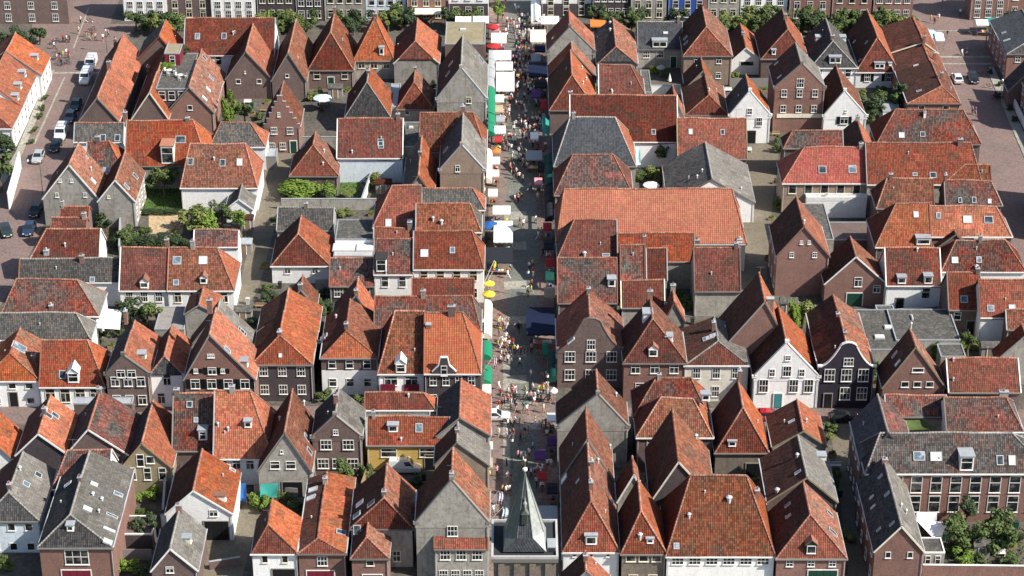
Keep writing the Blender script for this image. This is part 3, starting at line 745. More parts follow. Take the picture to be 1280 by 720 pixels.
sheet('paving_or_sunlit_band', [(1164, 79), (1240, 79), (1241, 80.5), (1164, 80.5)], 0.016, 'pale_paving')
sheet('paving_or_sunlit_band', [(1160, 38), (1232, 38), (1232, 39), (1160, 39)], 0.016, 'pale_paving')
sheet('paving_or_sunlit_band', [(62, 90), (124, 90), (124, 92), (62, 92)], 0.016, 'pale_paving')
sheet('paving_or_sunlit_band', [(80, 96), (82, 96), (44, 180), (41, 180)], 0.016, 'pale_paving')
sheet('paving_or_sunlit_band', [(110, 10), (111.5, 10), (93, 60), (91, 60)], 0.016, 'pale_paving')
# far cross street
sheet('road', [(160, 22), (1150, 22), (1150, 4), (160, 4)], 0.006, 'brick_paving')
# middle cross street
sheet('road', [(-20, 506), (1380, 512), (1390, 534), (-30, 530)], 0.006, 'brick_paving')
# the market street: pink sides, grey middle, pale bands, sunlit squares painted in
sheet('street', [(608, 740), (612, -20), (684, -20), (700, 740)], 0.014, 'pink_paving')
sheet('street_middle', [(637, 740), (633, 300), (636, 0), (664, 0), (672, 300), (672, 500), (668, 740)], 0.020, 'grey_paving')
for y in (265, 303, 352, 396, 437, 470): sheet('paving_or_sunlit_band', [(630, y), (658, y - 1), (658, y + 9), (630, y + 10)], 0.026, 'pale_paving')  # pale squares paint the sunlight falling between the gable shadows
sheet('paving_or_sunlit_band', [(630, 530), (676, 530), (676, 537), (630, 537)], 0.026, 'pale_paving')
sheet('paving_or_sunlit_band', [(640, 503), (672, 503), (672, 505), (640, 505)], 0.026, 'pale_paving')
sheet('paving_or_sunlit_band', [(629, 437), (637, 437), (637, 720), (629, 720)], 0.024, 'pale_paving')
sheet('street_crossing', [(626, 506), (680, 506), (680, 530), (626, 530)], 0.022, 'pink_paving')
# alleys
sheet('alley', [(332, 188), (366, 190), (350, 260), (322, 365), (300, 392), (290, 392), (316, 290)], 0.008, 'alley_paving')
sheet('alley', [(936, 180), (975, 180), (965, 260), (958, 350), (925, 400), (925, 330)], 0.008, 'alley_paving')
sheet('alley', [(1036, 530), (1068, 530), (1076, 600), (1092, 730), (1062, 730), (1048, 600)], 0.010, 'alley_paving')
sheet('courtyard', [(255, 660), (302, 620), (325, 640), (300, 730), (245, 730)], 0.008, 'alley_paving')
sheet('courtyard', [(368, 130), (440, 118), (440, 180), (362, 182)], 0.008, 'yard_paving')
sheet('courtyard', [(186, 262), (232, 262), (228, 292), (186, 292)], 0.008, 'sand_paving')
sheet('lawn', [(178, 226), (240, 226), (240, 264), (176, 264)], 0.008, 'grass')
sheet('lawn', [(424, 228), (450, 226), (448, 245), (424, 245)], 0.008, 'grass')
sheet('lawn', [(122, 240), (150, 240), (140, 330), (120, 330)], 0.008, 'soil')
# ------------------------------------------------------------------ houses, far rows
T(0, 0)
Gh('orange roofed house by the square, farthest along the left edge street', -145, 205, 375, 4.5, 30, 255, 165, 'g', wall='white_wall', L='rust_tiles', side=('R', 3, 's'), dorm=[(190, 300, dict(wd=1.0, ht=1.0, mat='grey_wall'))])
Gh('long orange roofed house at the left edge with grey dormers on its street side', -170, 105, 530, 4.5, -50, 410, 255, 'g', wall='white_wall', side=('R', 4, 's'), dorm=[(128, 385, dict(wd=1.2, ht=1.2, mat='grey_wall')), (106, 445, dict(wd=1.1, ht=1.1, mat='grey_wall')), (92, 500, dict(wd=1.1, ht=1.1, mat='grey_wall'))])
Gh('white fronted house with hipped orange roof cut by the left edge', -220, 60, 640, 4.3, -62, 540, 425, 'h', wall='white_wall', F='rust_tiles', side=('R', 4, 's'))
Gh(['brick gabled house with half grey half orange slope next to the parked white van', 'long weathered orange roof beside the square, the farther half of a pair in line'], 395, 595, 603, 4, 485, 485, 165, 'g', wall='brown_wall', split=[345], L='rust_tiles', Rr='orange_tiles', chim=[(545, 345), (575, 230, dict(wd=.5))])
Gh('small orange roofed house peeping out below the white hotel front', 690, 893, 290, 5, 797, 182, 95, 'g', wall='brown_wall', L='grey_tiles', Rr='orange_tiles')
Gh(['narrow brown brick gable house left of the roof terrace', 'narrow ridge with dark left slope and orange right slope above the roof terrace'], 660, 840, 592, 4, 748, 465, 200, 'g', wall='brown_wall', split=[362], L='rust_tiles', Rr='orange_tiles', chim=[(740, 370, dict(wd=.5))])
Fh('flat roof with a planted terrace and white chairs between two orange roofs', 778, 935, 445, 268, 8.3, wall='dark_wall', roof='bitumen', w=(3,), ws=(1.2, 1.7))
Fh('small red roof box with one white door above the roof terrace', 822, 897, 268, 222, 10.6, wall='maroon_paint', roof='felt_tan', w=(1,), ws=(1.0, 1.8), cat='roof hut', name='roof_hut')
Gh(['brick gable house with bright orange slope and three skylights', 'orange roof end piece behind the three skylight house'], 835, 1068, 560, 4, 945, 435, 240, 'g', wall='brick_wall', L='rust_tiles', Rr='orange_tiles', split=[290], gw=[(.5, .4, .9, .9)], sky=[(1055, 390), (1040, 450), (1022, 495), (1020, 290)])
Ph('wide plain red roof with two skylights under the far blue fronted houses', 920, 1370, 270, 5, 925, 1370, 90, F='rust_tiles', wall='white_wall', sky=[(987, 182), (1120, 180)], vents=[(1165, 170)], w=(4,))
Gh('brown gabled house with orange right slope in front of the wide plain red roof', 1130, 1355, 390, 4.2, 1228, 255, 120, 'g', wall='brown_wall', L='rust_tiles', w=(2,), ws=(.9, .9), gw=[(.43, .9, .35, .5)])
Ph('grey tiled roof with two small skylights beside the dark parked cars', 370, 615, 705, 4.2, 385, 612, 612, F='grey_tiles', wall='white_wall', sky=[(515, 690), (587, 690)], chim=[(625, 600, dict(pots=2))])
Ph('red roof with a cream box dormer and a blue solar window', 625, 1040, 825, 4.5, 655, 965, 603, wall='grey_wall', F='red_tiles', Lm='rust_tiles', dorm=[(840, 820, dict(wd=2.2, ht=3.3, mat='cream_wall', rm='ridge_tiles'))], sky=[(903, 700, 1.7, 1.3)])
Ph('grey roof with orange hip at the head of the left alley', 1055, 1325, 730, 4.5, 1105, 1250, 612, F='grey_tiles', Lm='rust_tiles', wall='white_wall')
T(1, 0)
Gh('narrow house with tall orange right slope and plain brown gable', 80, 250, 400, 4, 160, 265, 90, 'g', wall='brown_wall', L='rust_tiles', gw=[(.45, .5, .7, .7)])
Gh('tall hipped red roof over grey front behind the terrace with the parasol', 260, 485, 345, 4, 373, 160, 60, 'h', F='rust_tiles', L='rust_tiles', Rr='orange_tiles', wall='brown_wall', w=(3,), ws=(1.2, 1.5), door=1, chim=[(392, 70, dict(wd=.5))])
Gh('pyramid shaped orange red roof with small grey dormer', 488, 690, 297, 4, 595, 85, 60, 'h', c=.9, F='orange_tiles', L='red_tiles', wall='grey_wall', w=(3,), ws=(1.3, 1.3), dorm=[(628, 275, dict(wd=.9))])
Gh('hipped roof with small front hip and rounded orange side, right of the pyramid roof', 690, 915, 312, 4.3, 797, 205, 92, 'm', frac=.75, F='rust_tiles', L='rust_tiles', wall='grey_wall', chim=[(745, 80), (875, 80)])
Gh('small house with grey slate front hip and bright orange right side', 447, 668, 578, 3.4, 555, 412, 325, 'h', F='dark_tiles', L='rust_tiles', wall='grey_wall', capm='grey_ridge', w=(2,), ws=(.8, .8))
Gh('small hipped red roof right of the grey slate hip', 705, 888, 540, 3.2, 790, 412, 350, 'h', F='red_tiles', L='rust_tiles', wall='grey_wall', w=(2,), ws=(.8, .8))
Fh('narrow flat grey roof between two small hipped houses', 664, 712, 535, 420, 3.2, roof='lead_grey')
Gh('large grey rendered gable house with pale grey roof beside the white market tents', 905, 1152, 500, 6.5, 1025, 345, 170, 'p', wall='grey_wall', L='rust_tiles', Rr='pale_grey_tiles', capm='grey_ridge', gw=[(.64, -.6, 1.0, 1.2)], sky=[(975, 320), (960, 370), (1125, 300, 1.5, 1.5)], chim=[(1035, 150)], side=('R', 5, 's'))
Fh('tan flat roof behind the large grey gable', 945, 1145, 220, 112, 6, roof='felt_tan', wall='brown_wall', domes=[(1035, 150, 1.2, .8)])
Gh('stepped gable brick house with orange right slope', 40, 218, 630, 5.2, 118, 495, 405, 's', wall='brick_wall', L='rust_tiles', w=(2, 3), ws=(1.1, 1.3), gw=[(.43, 1.8, .5, .8)], door=2, coping='lead_grey')
Ph('square red roof over white blue wall with one pale skylight', 405, 732, 785, 4.8, 412, 727, 592, F='rust_tiles', wall='pale_blue_wall', sky=[(622, 708), (625, 722)], coping='white_paint', w=(), vents=[(480, 765)])
Fh('dark glazed flat roof right of the square red roof', 730, 812, 735, 612, 4.6, roof='bitumen', wall='grey_wall', domes=[(775, 640, .8, .8)])
Ph('dark red roof behind the beige street gable', 820, 1150, 760, 5.5, 822, 1085, 562, F='rust_tiles', Rm='orange_tiles', wall='grey_wall', chim=[(1035, 570)])
T(1, 1)
Gh('beige brick gable house by the market with pale right slope', 920, 1140, 135, 6.5, 1028, 12, -150, 'p', wall='tan_wall', L='dark_tiles', Rr='pale_grey_tiles', capm='grey_ridge', gw=[(.40, -.1, .8, 1.2)], sky=[(950, 30)], side=('R', 4, 's'))
Gh('narrow ridge with glowing orange right slope beside the beige gable house', 735, 888, 260, 4.2, 812, 160, -40, 'g', wall='grey_wall', L='grey_tiles')
Gh('red hipped house behind the bright green bush', 170, 408, 155, 3.6, 285, 5, -62, 'h', F='red_tiles', L='rust_tiles', wall='brown_wall', vents=[(340, 40), (335, 105)], sky=[(235, 10)])
Ph('low grey roof in front of the bright green bush', 105, 385, 430, 3.4, 108, 382, 315, F='grey_tiles', wall='grey_wall', capm='grey_ridge', p=.7)
Gh('orange hipped house with two black windows by the left alley', 78, 372, 605, 3.2, 210, 450, 360, 'h', F='rust_tiles', L='rust_tiles', wall='white_wall', w=(2,), ws=(1.0, 1.0))
Fh('flat dark roof with a steel flue pipe above white roof lights', 395, 588, 478, 380, 4.6, roof='bitumen', wall='white_wall')
Fh('flat extension with two long white roof lights', 388, 590, 562, 482, 3.6, roof='pale_gravel', wall='white_wall', domes=[(440, 520, 3.6, 2.6), (545, 520, 2.8, 2.6)])
Ph('red brown roof with hipped left end and two skylights left of the grey roofs', 588, 822, 412, 5.6, 680, 820, 207, F='red_tiles', Lm='rust_tiles', wall='grey_wall', sky=[(662, 395), (770, 392)])
Ph('grey mottled roof with orange street hip behind two red roofs', 832, 1142, 325, 6.4, 845, 1082, 220, F='grey_tiles', wall='tan_wall')
Ph('red roof with steel flue pipe and grey street hip', 800, 1125, 435, 6.4, 806, 1070, 295, F='red_tiles', Rm='grey_tiles', wall='grey_wall', vents=[(885, 380, .4), (927, 395, .5)])
Ph('red roof with two skylights over a white wall beside the market street', 788, 1137, 620, 6, 785, 1078, 432, F='red_tiles', wall='white_wall', w=(4, 4), ws=(1.2, 1.7), sky=[(842, 545, 1.2, 1.2), (982, 530, .8, 1)])
Ph('small red roof strip under the two skylight brown roof', 590, 782, 470, 5.2, 592, 780, 418, F='red_tiles', wall='grey_wall')
Ph('pinkish patched roof with a grey corner dormer over white wall', 590, 784, 648, 5.2, 592, 782, 472, F='mixed_tiles', wall='white_wall', w=(2,), ws=(1.1, 1.8), dorm=[(627, 640, dict(wd=1.6, ht=2.2, mat='white_wall', rm='dark_tiles'))], vents=[(650, 650, .2)])
Ph('low red roof with a dark glazed porch under it', 368, 590, 703, 3.4, 385, 582, 567, F='rust_tiles', wall='dark_wall', w=(3,), ws=(1.4, 1.6), p=.9)
Ph('dark red flat pitched roof above a yellow shop sign', 780, 1088, 755, 5, 782, 1085, 672, F='rust_tiles', wall='yellow_wall', p=.8)
T(1, 2)
Ph('long red and grey roof behind the two big corner roofs', 592, 1122, 215, 6, 625, 1080, 40, F='mixed_tiles', Lm='rust_tiles', Rm='grey_tiles', wall='brown_wall')
Ph('rust coloured roof with an ornate white dormer above the maroon shop front', 612, 838, 425, 5.4, 695, 826, 115, F='rust_tiles', Lm='rust_tiles', wall='white_wall', w=(2, 2), ws=(1.9, 1.5), door_mat='maroon_paint', dorm=[(724, 425, dict(wd=1.5, ht=1.6, roof='g', rm='white_paint'))])
Ph('bright orange new tiled corner roof with brick chimney at the market street', 842, 1120, 425, 6, 848, 1032, 120, F='new_orange_tiles', Rm='new_orange_tiles', wall='dark_wall', w=(4, 4), ws=(1.0, 1.5), chim=[(978, 145, dict(wd=1.0, mat='brown_wall', ht=1.6, pots=2)), (862, 205, dict(wd=.7, ht=.6, pots=0))])
Gh('house with orange hipped roof, three attic windows and white lower front', 325, 608, 345, 6.2, 450, 215, 55, 'h', F='orange_tiles', L='rust_tiles', wall='brown_wall', low=('white_wall', 4.0), w=(3, 3), ws=(1.1, 1.3), vents=[(400, 150)], sky=[(330, 260), (340, 245)], gutter='zinc')
Gh(['dark brown house with orange hip, chimney on the hip top and six tall windows', 'orange ridged rear house behind the chimney topped hip'], -22, 280, 378, 6.2, 118, 238, -5, 'h', split=[118], F='red_tiles', L='rust_tiles', wall='dark_wall', w=(3, 3), ws=(1.2, 1.5), style='sx', chim=[(118, 245, dict(wd=.6, ht=.7))], sky=[(122, 340, .5, .6)])
Gh('bright orange narrow slope behind the three attic window house', 385, 582, 160, 5, 500, 35, -55, 'g', wall='grey_wall', L='rust_tiles')
Gh('small grey gable with orange right slope behind the chimney topped hip', 155, 300, 92, 5, 222, 5, -65, 'g', wall='grey_wall', L='rust_tiles')
Gh(['orange roof at the corner of the crossing with cars', ], 905, 1168, 735, 5.2, 1018, 650, 455, 'g', wall='grey_wall', L='dark_tiles', Rr='orange_tiles')
Ph('small rust roof with a dark flat strip along its front', 545, 898, 608, 4.6, 550, 838, 522, F='rust_tiles', wall='cream_wall', w=(4,), ws=(.8, 1.2), vents=[(762, 545, .3)])
Fh('dark flat roof strip with vents before the small rust roof', 540, 870, 640, 612, 4.3, roof='bitumen', wall='cream_wall')
Ph('long red roof over the yellow shed wall', 555, 965, 785, 4, 600, 965, 645, F='red_tiles', Lm='red_tiles', wall='yellow_wall', dorm=[(685, 722, dict(wd=1.4, ht=1.1))], sky=[(815, 702)], vents=[(725, 765)], garage=(.82, 2.6, 2.4, 'black_paint'), w=(2,), ws=(2.2, 1.4))
Gh('brown brick gable house with pale grey right slope by the courtyard', 282, 527, 752, 5.8, 395, 645, 500, 'p', wall='brown_wall', L='dark_tiles', Rr='pale_grey_tiles', capm='grey_ridge', w=(2, 3), ws=(1.5, 1.5), style='x', gw=[(.48, .6, .7, .8)], coping='grey_ridge', chim=[(400, 580, dict(wd=.6))])
T(1, 3)
Gh('pale rubble grey roof between two orange street roofs', 895, 1165, 160, 6, 1005, 50, -45, 'g', wall='tan_wall', L='rust_tiles', Rr='pale_grey_tiles', capm='grey_ridge', coping='grey_ridge')
Gh('big grey rendered gable house with glowing orange slope above the church', 800, 1163, 462, 8, 978, 248, 80, 'p', wall='grey_wall', L='rust_tiles', Rr='orange_tiles', coping='grey_ridge', w=(1,), ws=(1.3, 1.5), vents=[(980, 375, .35)])
Ph('red lean to roof in front of the big grey gable', 893, 1157, 575, 5.2, 897, 1150, 402, F='red_tiles', wall='grey_wall', w=(3, 4), ws=(1.3, 1.4), style='x', coping='ridge_tiles')
Gh('red tile hung gable with glowing orange side above a grey wall', 475, 782, 478, 6, 640, 328, 160, 'h', c=.25, F='rust_tiles', L='rust_tiles', wall='grey_wall', w=(0, 2), ws=(1, 1.6), sky=[(520, 360), (577, 360), (505, 420), (505, 490)])
Gh('small brick barn with hipped orange roof and dark red door', 478, 662, 625, 4.6, 553, 525, 440, 'h', F='rust_tiles', L='rust_tiles', wall='brick_wall', w=(1,), ws=(1.0, .8), garage=(.55, 2.4, 1.9, 'maroon_paint'))
Gh(['orange hipped barn with long white parapet on its left', 'weathered grey sloped rear half behind the white parapet barn'], 212, 447, 605, 4.6, 308, 530, 190, 'h', split=[298], F='rust_tiles', L='rust_tiles', Rr='orange_tiles', wall='brick_wall', w=(1,), ws=(1.3, 1.4), garage=(.45, 3.4, 1.9, 'maroon_paint'), sky=[(425, 505), (285, 285), (275, 325)])
Gh('white barn with orange hipped roof at the bottom edge', -20, 205, 600, 4.6, 60, 465, 335, 'h', F='rust_tiles', L='rust_tiles', wall='white_wall', w=(2,), ws=(.8, 1.1), garage=(.68, 2.8, 2.0, 'black_paint'))
Gh(['house with black boarded gable over grey wall and green tarp beside it', 'orange slope of the rear house beyond the black boarded gable'], 12, 275, 190, 4.2, 143, 5, -225, 'g', split=[-100], wall='grey_wall', L='rust_tiles', Rr='orange_tiles', gw=[(.32, .2, 1.3, 1.2), (.62, .2, 1.3, 1.2), (.46, 2.6, .4, .5)], w=(), coping='grey_ridge', garage=(.63, 2.6, 2.3, 'black_paint'), sky=[(265, 95), (45, 65), (250, 25)], vents=[(240, -140), (120, -60)])
# ------------------------------------------------------------------ houses, left near rows
T(0, 1)
Gh('grey rendered gable with four tiny windows and glowing orange slope', 215, 490, 268, 5, 345, 105, -10, 'g', wall='grey_wall', L='rust_tiles', coping='white_paint', gw=[(.34, 2.8, .45, .6), (.55, 2.8, .45, .6), (.26, .1, .55, .8), (.77, .1, .55, .8)], sky=[(465, 185), (432, 62, .6, .6)], vents=[(455, 130)])
Gh('right half of the double grey gable, with white side wall and small dormer', 490, 672, 282, 5, 575, 180, 35, 'g', wall='grey_wall', L='rust_tiles', coping='white_paint', gw=[(.3, .4, .45, .45)], sky=[(632, 215), (675, 160)], dorm=[(520, 170, dict(wd=1.5))], side=('R', 4, 's'))
Ph('red roof sunk between the double grey gable', 430, 605, 115, 4.8, 410, 545, -12, F='rust_tiles', wall='grey_wall')
Ph('large square red roof with a small skylight over white garden wall', 905, 1285, 217, 4.2, 950, 1225, 0, F='rust_tiles', Lm='rust_tiles', wall='white_wall', sky=[(953, 92), (1113, 95), (1198, 92)], vents=[(1070, 80)])
Gh('white garden shed with pale grey roof', 1130, 1262, 325, 2.8, 1192, 275, 190, 'g', wall='white_wall', L='grey_tiles', Rr='pale_grey_tiles', capm='grey_ridge', coping='white_paint', cat='shed', name='shed')
Ph('small red roof against a white gable, farthest of three by the parked cars', 300, 442, 365, 4, 300, 442, 312, F='rust_tiles', Lm='orange_tiles', wall='brown_wall', p=.9)
Ph('small red roof, middle one of three by the parked cars', 255, 430, 418, 4, 285, 428, 365, F='rust_tiles', wall='brown_wall', p=.9)
Ph('wide rust roof with white parapet gable right of it, before two small red roofs', 155, 495, 570, 4.5, 232, 492, 422, F='rust_tiles', Lm='red_tiles', wall='white_wall', coping='white_paint', vents=[(325, 510)], chim=[(232, 560, dict(wd=.8, ht=.8, mat='lead_grey'))])
Ph('dark grey tiled roof with white corner at the left street', 95, 597, 685, 4.4, 130, 595, 572, F='grey_tiles', Lm='grey_tiles', capm='grey_ridge', wall='white_wall', sky=[(462, 680, .8, .8)], chim=[(410, 600, dict(wd=.7))])
Ph('red roof half grey weathered with small white dormer, left of a pair', 597, 838, 725, 4, 600, 836, 517, F='rust_tiles', wall='white_wall', w=(3,), ws=(1.1, 1.7), dorm=[(722, 722, dict(wd=1.3, ht=1.2, roof='g', rm='ridge_tiles'))], chim=[(835, 520, dict(wd=.6))], coping='white_paint')
Ph('red roof with two white skylights and orange hip above white house', 838, 1168, 728, 4, 840, 1085, 515, F='red_tiles', wall='white_wall', w=(4,), ws=(1.1, 1.7), sky=[(885, 580, 1.3, 1.3), (1015, 580, 1.3, 1.3), (880, 690, .9, .9)], dorm=[(1018, 700, dict(wd=1.1, ht=1.1, roof='g', rm='ridge_tiles'))])
Ph('small plain red roof behind the two skylight house', 970, 1190, 512, 4.2, 975, 1185, 430, F='rust_tiles', wall='white_wall', coping='white_paint')
T(0, 2)
Ph('dark roof speckled with bright orange tiles at the left street', 5, 492, 135, 4.6, 82, 385, -42, F='mixed_tiles', Lm='dark_tiles', Rm='pale_grey_tiles', wall='white_wall', chim=[(255, 110, dict(wd=.6, ht=.6))])
Ph('long grey tiled roof with pale hip at the left edge', -60, 450, 255, 4.6, -40, 380, 122, F='grey_tiles', Rm='pale_grey_tiles', capm='grey_ridge', wall='white_wall', coping='grey_ridge')
Gh('white house with orange hip and large grey roof opening at the left edge', -80, 195, 460, 4.4, 50, 330, 200, 'h', F='orange_tiles', L='orange_tiles', wall='white_wall', w=(3, 3), ws=(1.1, .9), door=1, door_mat='black_paint', sky=[(95, 300, 1.7, 2.2)], chim=[(170, 380, dict(wd=.5))])
Ph('red roof with white dormer and skylight over a low white front', 198, 520, 488, 4, 215, 437, 262, F='red_tiles', wall='white_wall', w=(4,), ws=(1.4, 2.2), dorm=[(368, 475, dict(wd=1.6, ht=1.7, roof='g', rm='white_paint'))], sky=[(313, 433, 1, 1.2)])
Gh(['brown brick gable house with two pairs of white framed windows', 'faded orange rear roof behind the brown brick gable house'], 530, 745, 437, 6, 615, 345, 152, 'p', split=[210], wall='brown_wall', L='dark_tiles', Rr='orange_tiles', w=(3, 3), ws=(1.2, 1.5), gw=[(.35, -.3, 1.2, 1.2), (.6, -.3, 1.2, 1.2)], style='t', coping='grey_ridge', chim=[(628, 160, dict(wd=.5))], sky=[(560, 320), (595, 215)], dorm=[(728, 350, dict(wd=1.1, ht=.9, mat='grey_wall'))])
Gh('narrow white house with small dark front hip', 750, 915, 427, 5.5, 820, 340, 190, 'm', frac=.95, F='dark_tiles', L='rust_tiles', wall='white_wall', w=(1, 2), ws=(1.1, 1.7), style='t', coping='white_paint')
Gh('large brown brick gable house with dark shutters and glowing orange slope', 922, 1275, 450, 6, 1048, 232, 100, 'g', wall='brick_wall', L='rust_tiles', w=(4, 4), ws=(1.3, 1.5), gw=[(.4, .6, 1.2, 1.1, 1), (.17, .8, .6, .7, 1), (.55, .8, .6, .7, 1), (.37, 3.3, .45, .6), (.42, 3.3, .45, .6)], shutter='black_paint', chim=[(1048, 105)], sky=[(983, 218), (1135, 310)], dorm=[(1238, 392, dict(wd=1.2, ht=1.1, mat='grey_wall'))], coping='grey_wood')
Gh('pale grey weathered slope behind the shuttered brick gable', 945, 1280, 300, 5, 1085, 120, 55, 'g', wall='grey_wall', L='rust_tiles', Rr='pale_grey_tiles', capm='grey_ridge', sky=[(1205, 215), (1215, 225)])
Gh('small orange roof top between white house and grey weathered slope', 925, 1090, 130, 5, 995, 85, -5, 'g', wall='grey_wall', L='rust_tiles')
Ph('bright orange roof over a white house in the lane behind the row', 1068, 1360, 845, 4.4, 1085, 1250, 512, F='orange_tiles', wall='white_wall', w=(4,), ws=(1.1, 1.4), p=1.3, vents=[(1090, 690, .3), (1140, 712, .3)], dorm=[(1240, 700, dict(wd=1, ht=1))])
Ph('patchy red and grey roof left of the bright orange lane roof', 862, 1070, 805, 4.2, 868, 1072, 525, F='mixed_tiles', wall='brown_wall', p=1.3, sky=[(948, 582, .8, .9), (980, 660, .6, .7)], dorm=[(1015, 762, dict(wd=1.2, ht=1.6))], coping='grey_ridge')
Gh('orange slope with brown front and two white skylights left of the mixed grey roof', 80, 340, 830, 5, 190, 725, 540, 'g', wall='dark_wall', L='rust_tiles', coping='white_paint', sky=[(240, 640), (275, 640), (220, 625)])
Gh('red and grey sloped roof with patched right side', 330, 645, 830, 5, 440, 710, 515, 'g', wall='brown_wall', L='dark_tiles', Rr='mixed_tiles', coping='white_paint')
Gh('narrow orange roof over olive plastered house', 610, 858, 892, 4, 708, 772, 555, 'g', wall='olive_wall', L='dark_tiles', Rr='orange_tiles', gw=[(.38, .0, 1.0, 1.9), (.58, .5, 1.1, 1.1)], w=(3,), ws=(1.0, 1.9), coping='wood')
T(0, 3)
Gh('orange roof corner cut by the left edge above the bottom left house', -150, 58, 130, 4.2, -58, 30, -105, 'g', wall='white_wall')
Gh('bottom left white house with weathered grey roof and grey front hip', -90, 195, 440, 5, 42, 300, 95, 'h', F='dark_tiles', L='rust_tiles', Rr='pale_grey_tiles', capm='grey_ridge', wall='pale_blue_wall', w=(3, 3), ws=(1.0, 1.1), sky=[(190, 215, 1, 1), (130, 260, 1, 1)], vents=[(100, 190, .4)])
Ph('red and grey roof with white right gable behind the big grey barn', 265, 548, 280, 5, 335, 540, 90, F='mixed_tiles', Lm='red_tiles', wall='white_wall', coping='white_paint')
Gh('big brick barn with grey roof, many skylights and large white framed window', 195, 562, 572, 6.2, 350, 412, 95, 'h', F='dark_tiles', L='dark_tiles', Rr='pale_grey_tiles', capm='grey_ridge', wall='brick_wall', w=(1,), ws=(3.0, 2.2), style='x', garage=(.47, 3.6, 2.6, 'maroon_paint'), sky=[(437, 388, .9, 1.2), (590, 315, .8, 1.3), (470, 265, .8, 1.0), (560, 425, .5, 1.6), (545, 490, .5, 1.6), (538, 548, .9, 1.2), (340, 265, .6, 1.2)], vents=[(465, 320, .4), (510, 345, .4), (495, 405, .3)], dorm=[(352, 498, dict(wd=.9, ht=.9))])
Gh('white fronted coach house with black garage opening and orange gambrel roof', 830, 1160, 405, 4.2, 965, 288, 85, 'g', wall='white_wall', L='rust_tiles', Rr='orange_tiles', coping='white_paint', gw=[(.72, -.5, 1.1, 1.0)], garage=(.75, 3.1, 2.9, 'black_paint'), sky=[(895, 175, 1.3, 1.0), (1160, 190, .6, 1)], dorm=[(1128, 345, dict(wd=.8, ht=1.0, rm='ridge_tiles'))])
Gh('small brown house with patched grey roof and broken white chimney', 758, 985, 690, 3.8, 850, 582, 375, 'g', wall='brown_wall', L='dark_tiles', Rr='pale_grey_tiles', capm='grey_ridge', coping='white_paint', gw=[(.4, -.4, 1.0, .9)], dorm=[(955, 555, dict(wd=.9, ht=1.0, mat='cream_wall'))])
# ------------------------------------------------------------------ houses, right side of the market street
T(2, 0)
Gh(['red roof with grey chevron gable at the far right corner of the market street'], 178, 412, 262, 5.8, 290, 140, 50, 'p', wall='grey_wall', L='red_tiles', Rr='orange_tiles', coping='grey_ridge', sky=[(205, 190, .8, .6)], side=('L', 3, 's'))
Gh('red roof second from the far corner of the market street', 183, 415, 375, 5.4, 300, 252, 205, 'g', wall='brown_wall', L='red_tiles', Rr='orange_tiles', coping='grey_ridge', side=('L', 3, 's'))
Gh('dark red hipped roof third from the far corner of the market street', 190, 420, 545, 4.8, 300, 375, 250, 'h', F='rust_tiles', L='rust_tiles', wall='brown_wall', vents=[(355, 420, .3), (350, 345, .3), (370, 400, .3)], side=('L', 3, 's'))
Gh('dark roof with small grey front hip and mottled orange slope', 425, 628, 318, 5, 520, 235, 90, 'm', frac=.8, F='dark_tiles', L='dark_tiles', Rr='orange_tiles', wall='grey_wall', vents=[(490, 120, .4), (490, 155, .4)])
Ph('very dark red roof with hipped right end before the grey front hip', 435, 662, 468, 4.6, 445, 592, 322, F='rust_tiles', Rm='rust_tiles', wall='grey_wall', coping='white_paint', vents=[(498, 460, .3)])
Ph('dark grey mansard house with white double dormer', 630, 852, 242, 4, 642, 828, 108, F='slate_tiles', Lm='slate_tiles', Rm='slate_tiles', capm='grey_ridge', wall='grey_wall', w=(3,), ws=(1.3, 1.4), door=2, dorm=[(738, 238, dict(wd=2.8, ht=1.4, nw=2))], sky=[(768, 165, .9, .5)])
Gh('tall orange sided hip roof over grey beige three storey wall', 860, 1100, 275, 6, 973, 130, 20, 'h', F='red_tiles', L='rust_tiles', wall='tan_wall', w=(2, 2), ws=(1.0, 1.2), style='t', gutter='zinc', sky=[(868, 190, .8, 1), (870, 215, .8, 1)], chim=[(965, 25)])
Gh('white gabled little house with wide white dormer and dark left slope', 1098, 1252, 300, 3, 1170, 235, 115, 'g', wall='white_wall', L='rust_tiles', coping='white_paint', w=(1,), ws=(2.6, 1.0))
Gh('dark red front hip with orange side between grey wall and white house', 872, 1082, 572, 4.4, 985, 475, 355, 'h', F='rust_tiles', L='rust_tiles', wall='grey_wall', w=(3,), ws=(1.0, 1.2), vents=[(985, 455, .3)])
Gh('small red ridge directly behind the dark red front hip', 868, 1008, 440, 4.6, 957, 350, 280, 'g', wall='tan_wall', L='rust_tiles')
Gh('white gable house with black garage door and narrow window', 1090, 1292, 582, 5.2, 1190, 462, 372, 'p', wall='white_wall', L='dark_tiles', Rr='orange_tiles', coping='white_paint', w=(2,), ws=(1.1, 1.6), gw=[(.48, .4, .9, 1.2)], garage=(.5, 2.2, 2.4, 'black_paint'), style='x')
Ph('long rust coloured roof with single white skylight in a wide row', 292, 828, 706, 5, 300, 815, 475, F='rust_tiles', wall='white_wall', sky=[(708, 657, .7, 1)], coping='white_paint', chim=[(292, 478, dict(wd=.7, ht=.6))], vents=[(500, 468, .3)])
Gh('small orange slope right behind the long rust coloured roof', 720, 868, 592, 4, 812, 480, 425, 'g', wall='grey_wall', L='rust_tiles')
Fh('small flat roof with dark glass left of the courtyard tree', 655, 700, 462, 352, 4, wall='grey_wall')
Ph('blackish slate roof with blue shop wall, street side of the long rust roof', 212, 618, 828, 4.8, 290, 515, 585, F='slate_tiles', Lm='slate_tiles', Rm='orange_tiles', capm='grey_ridge', wall='grey_wall', p=1.0)
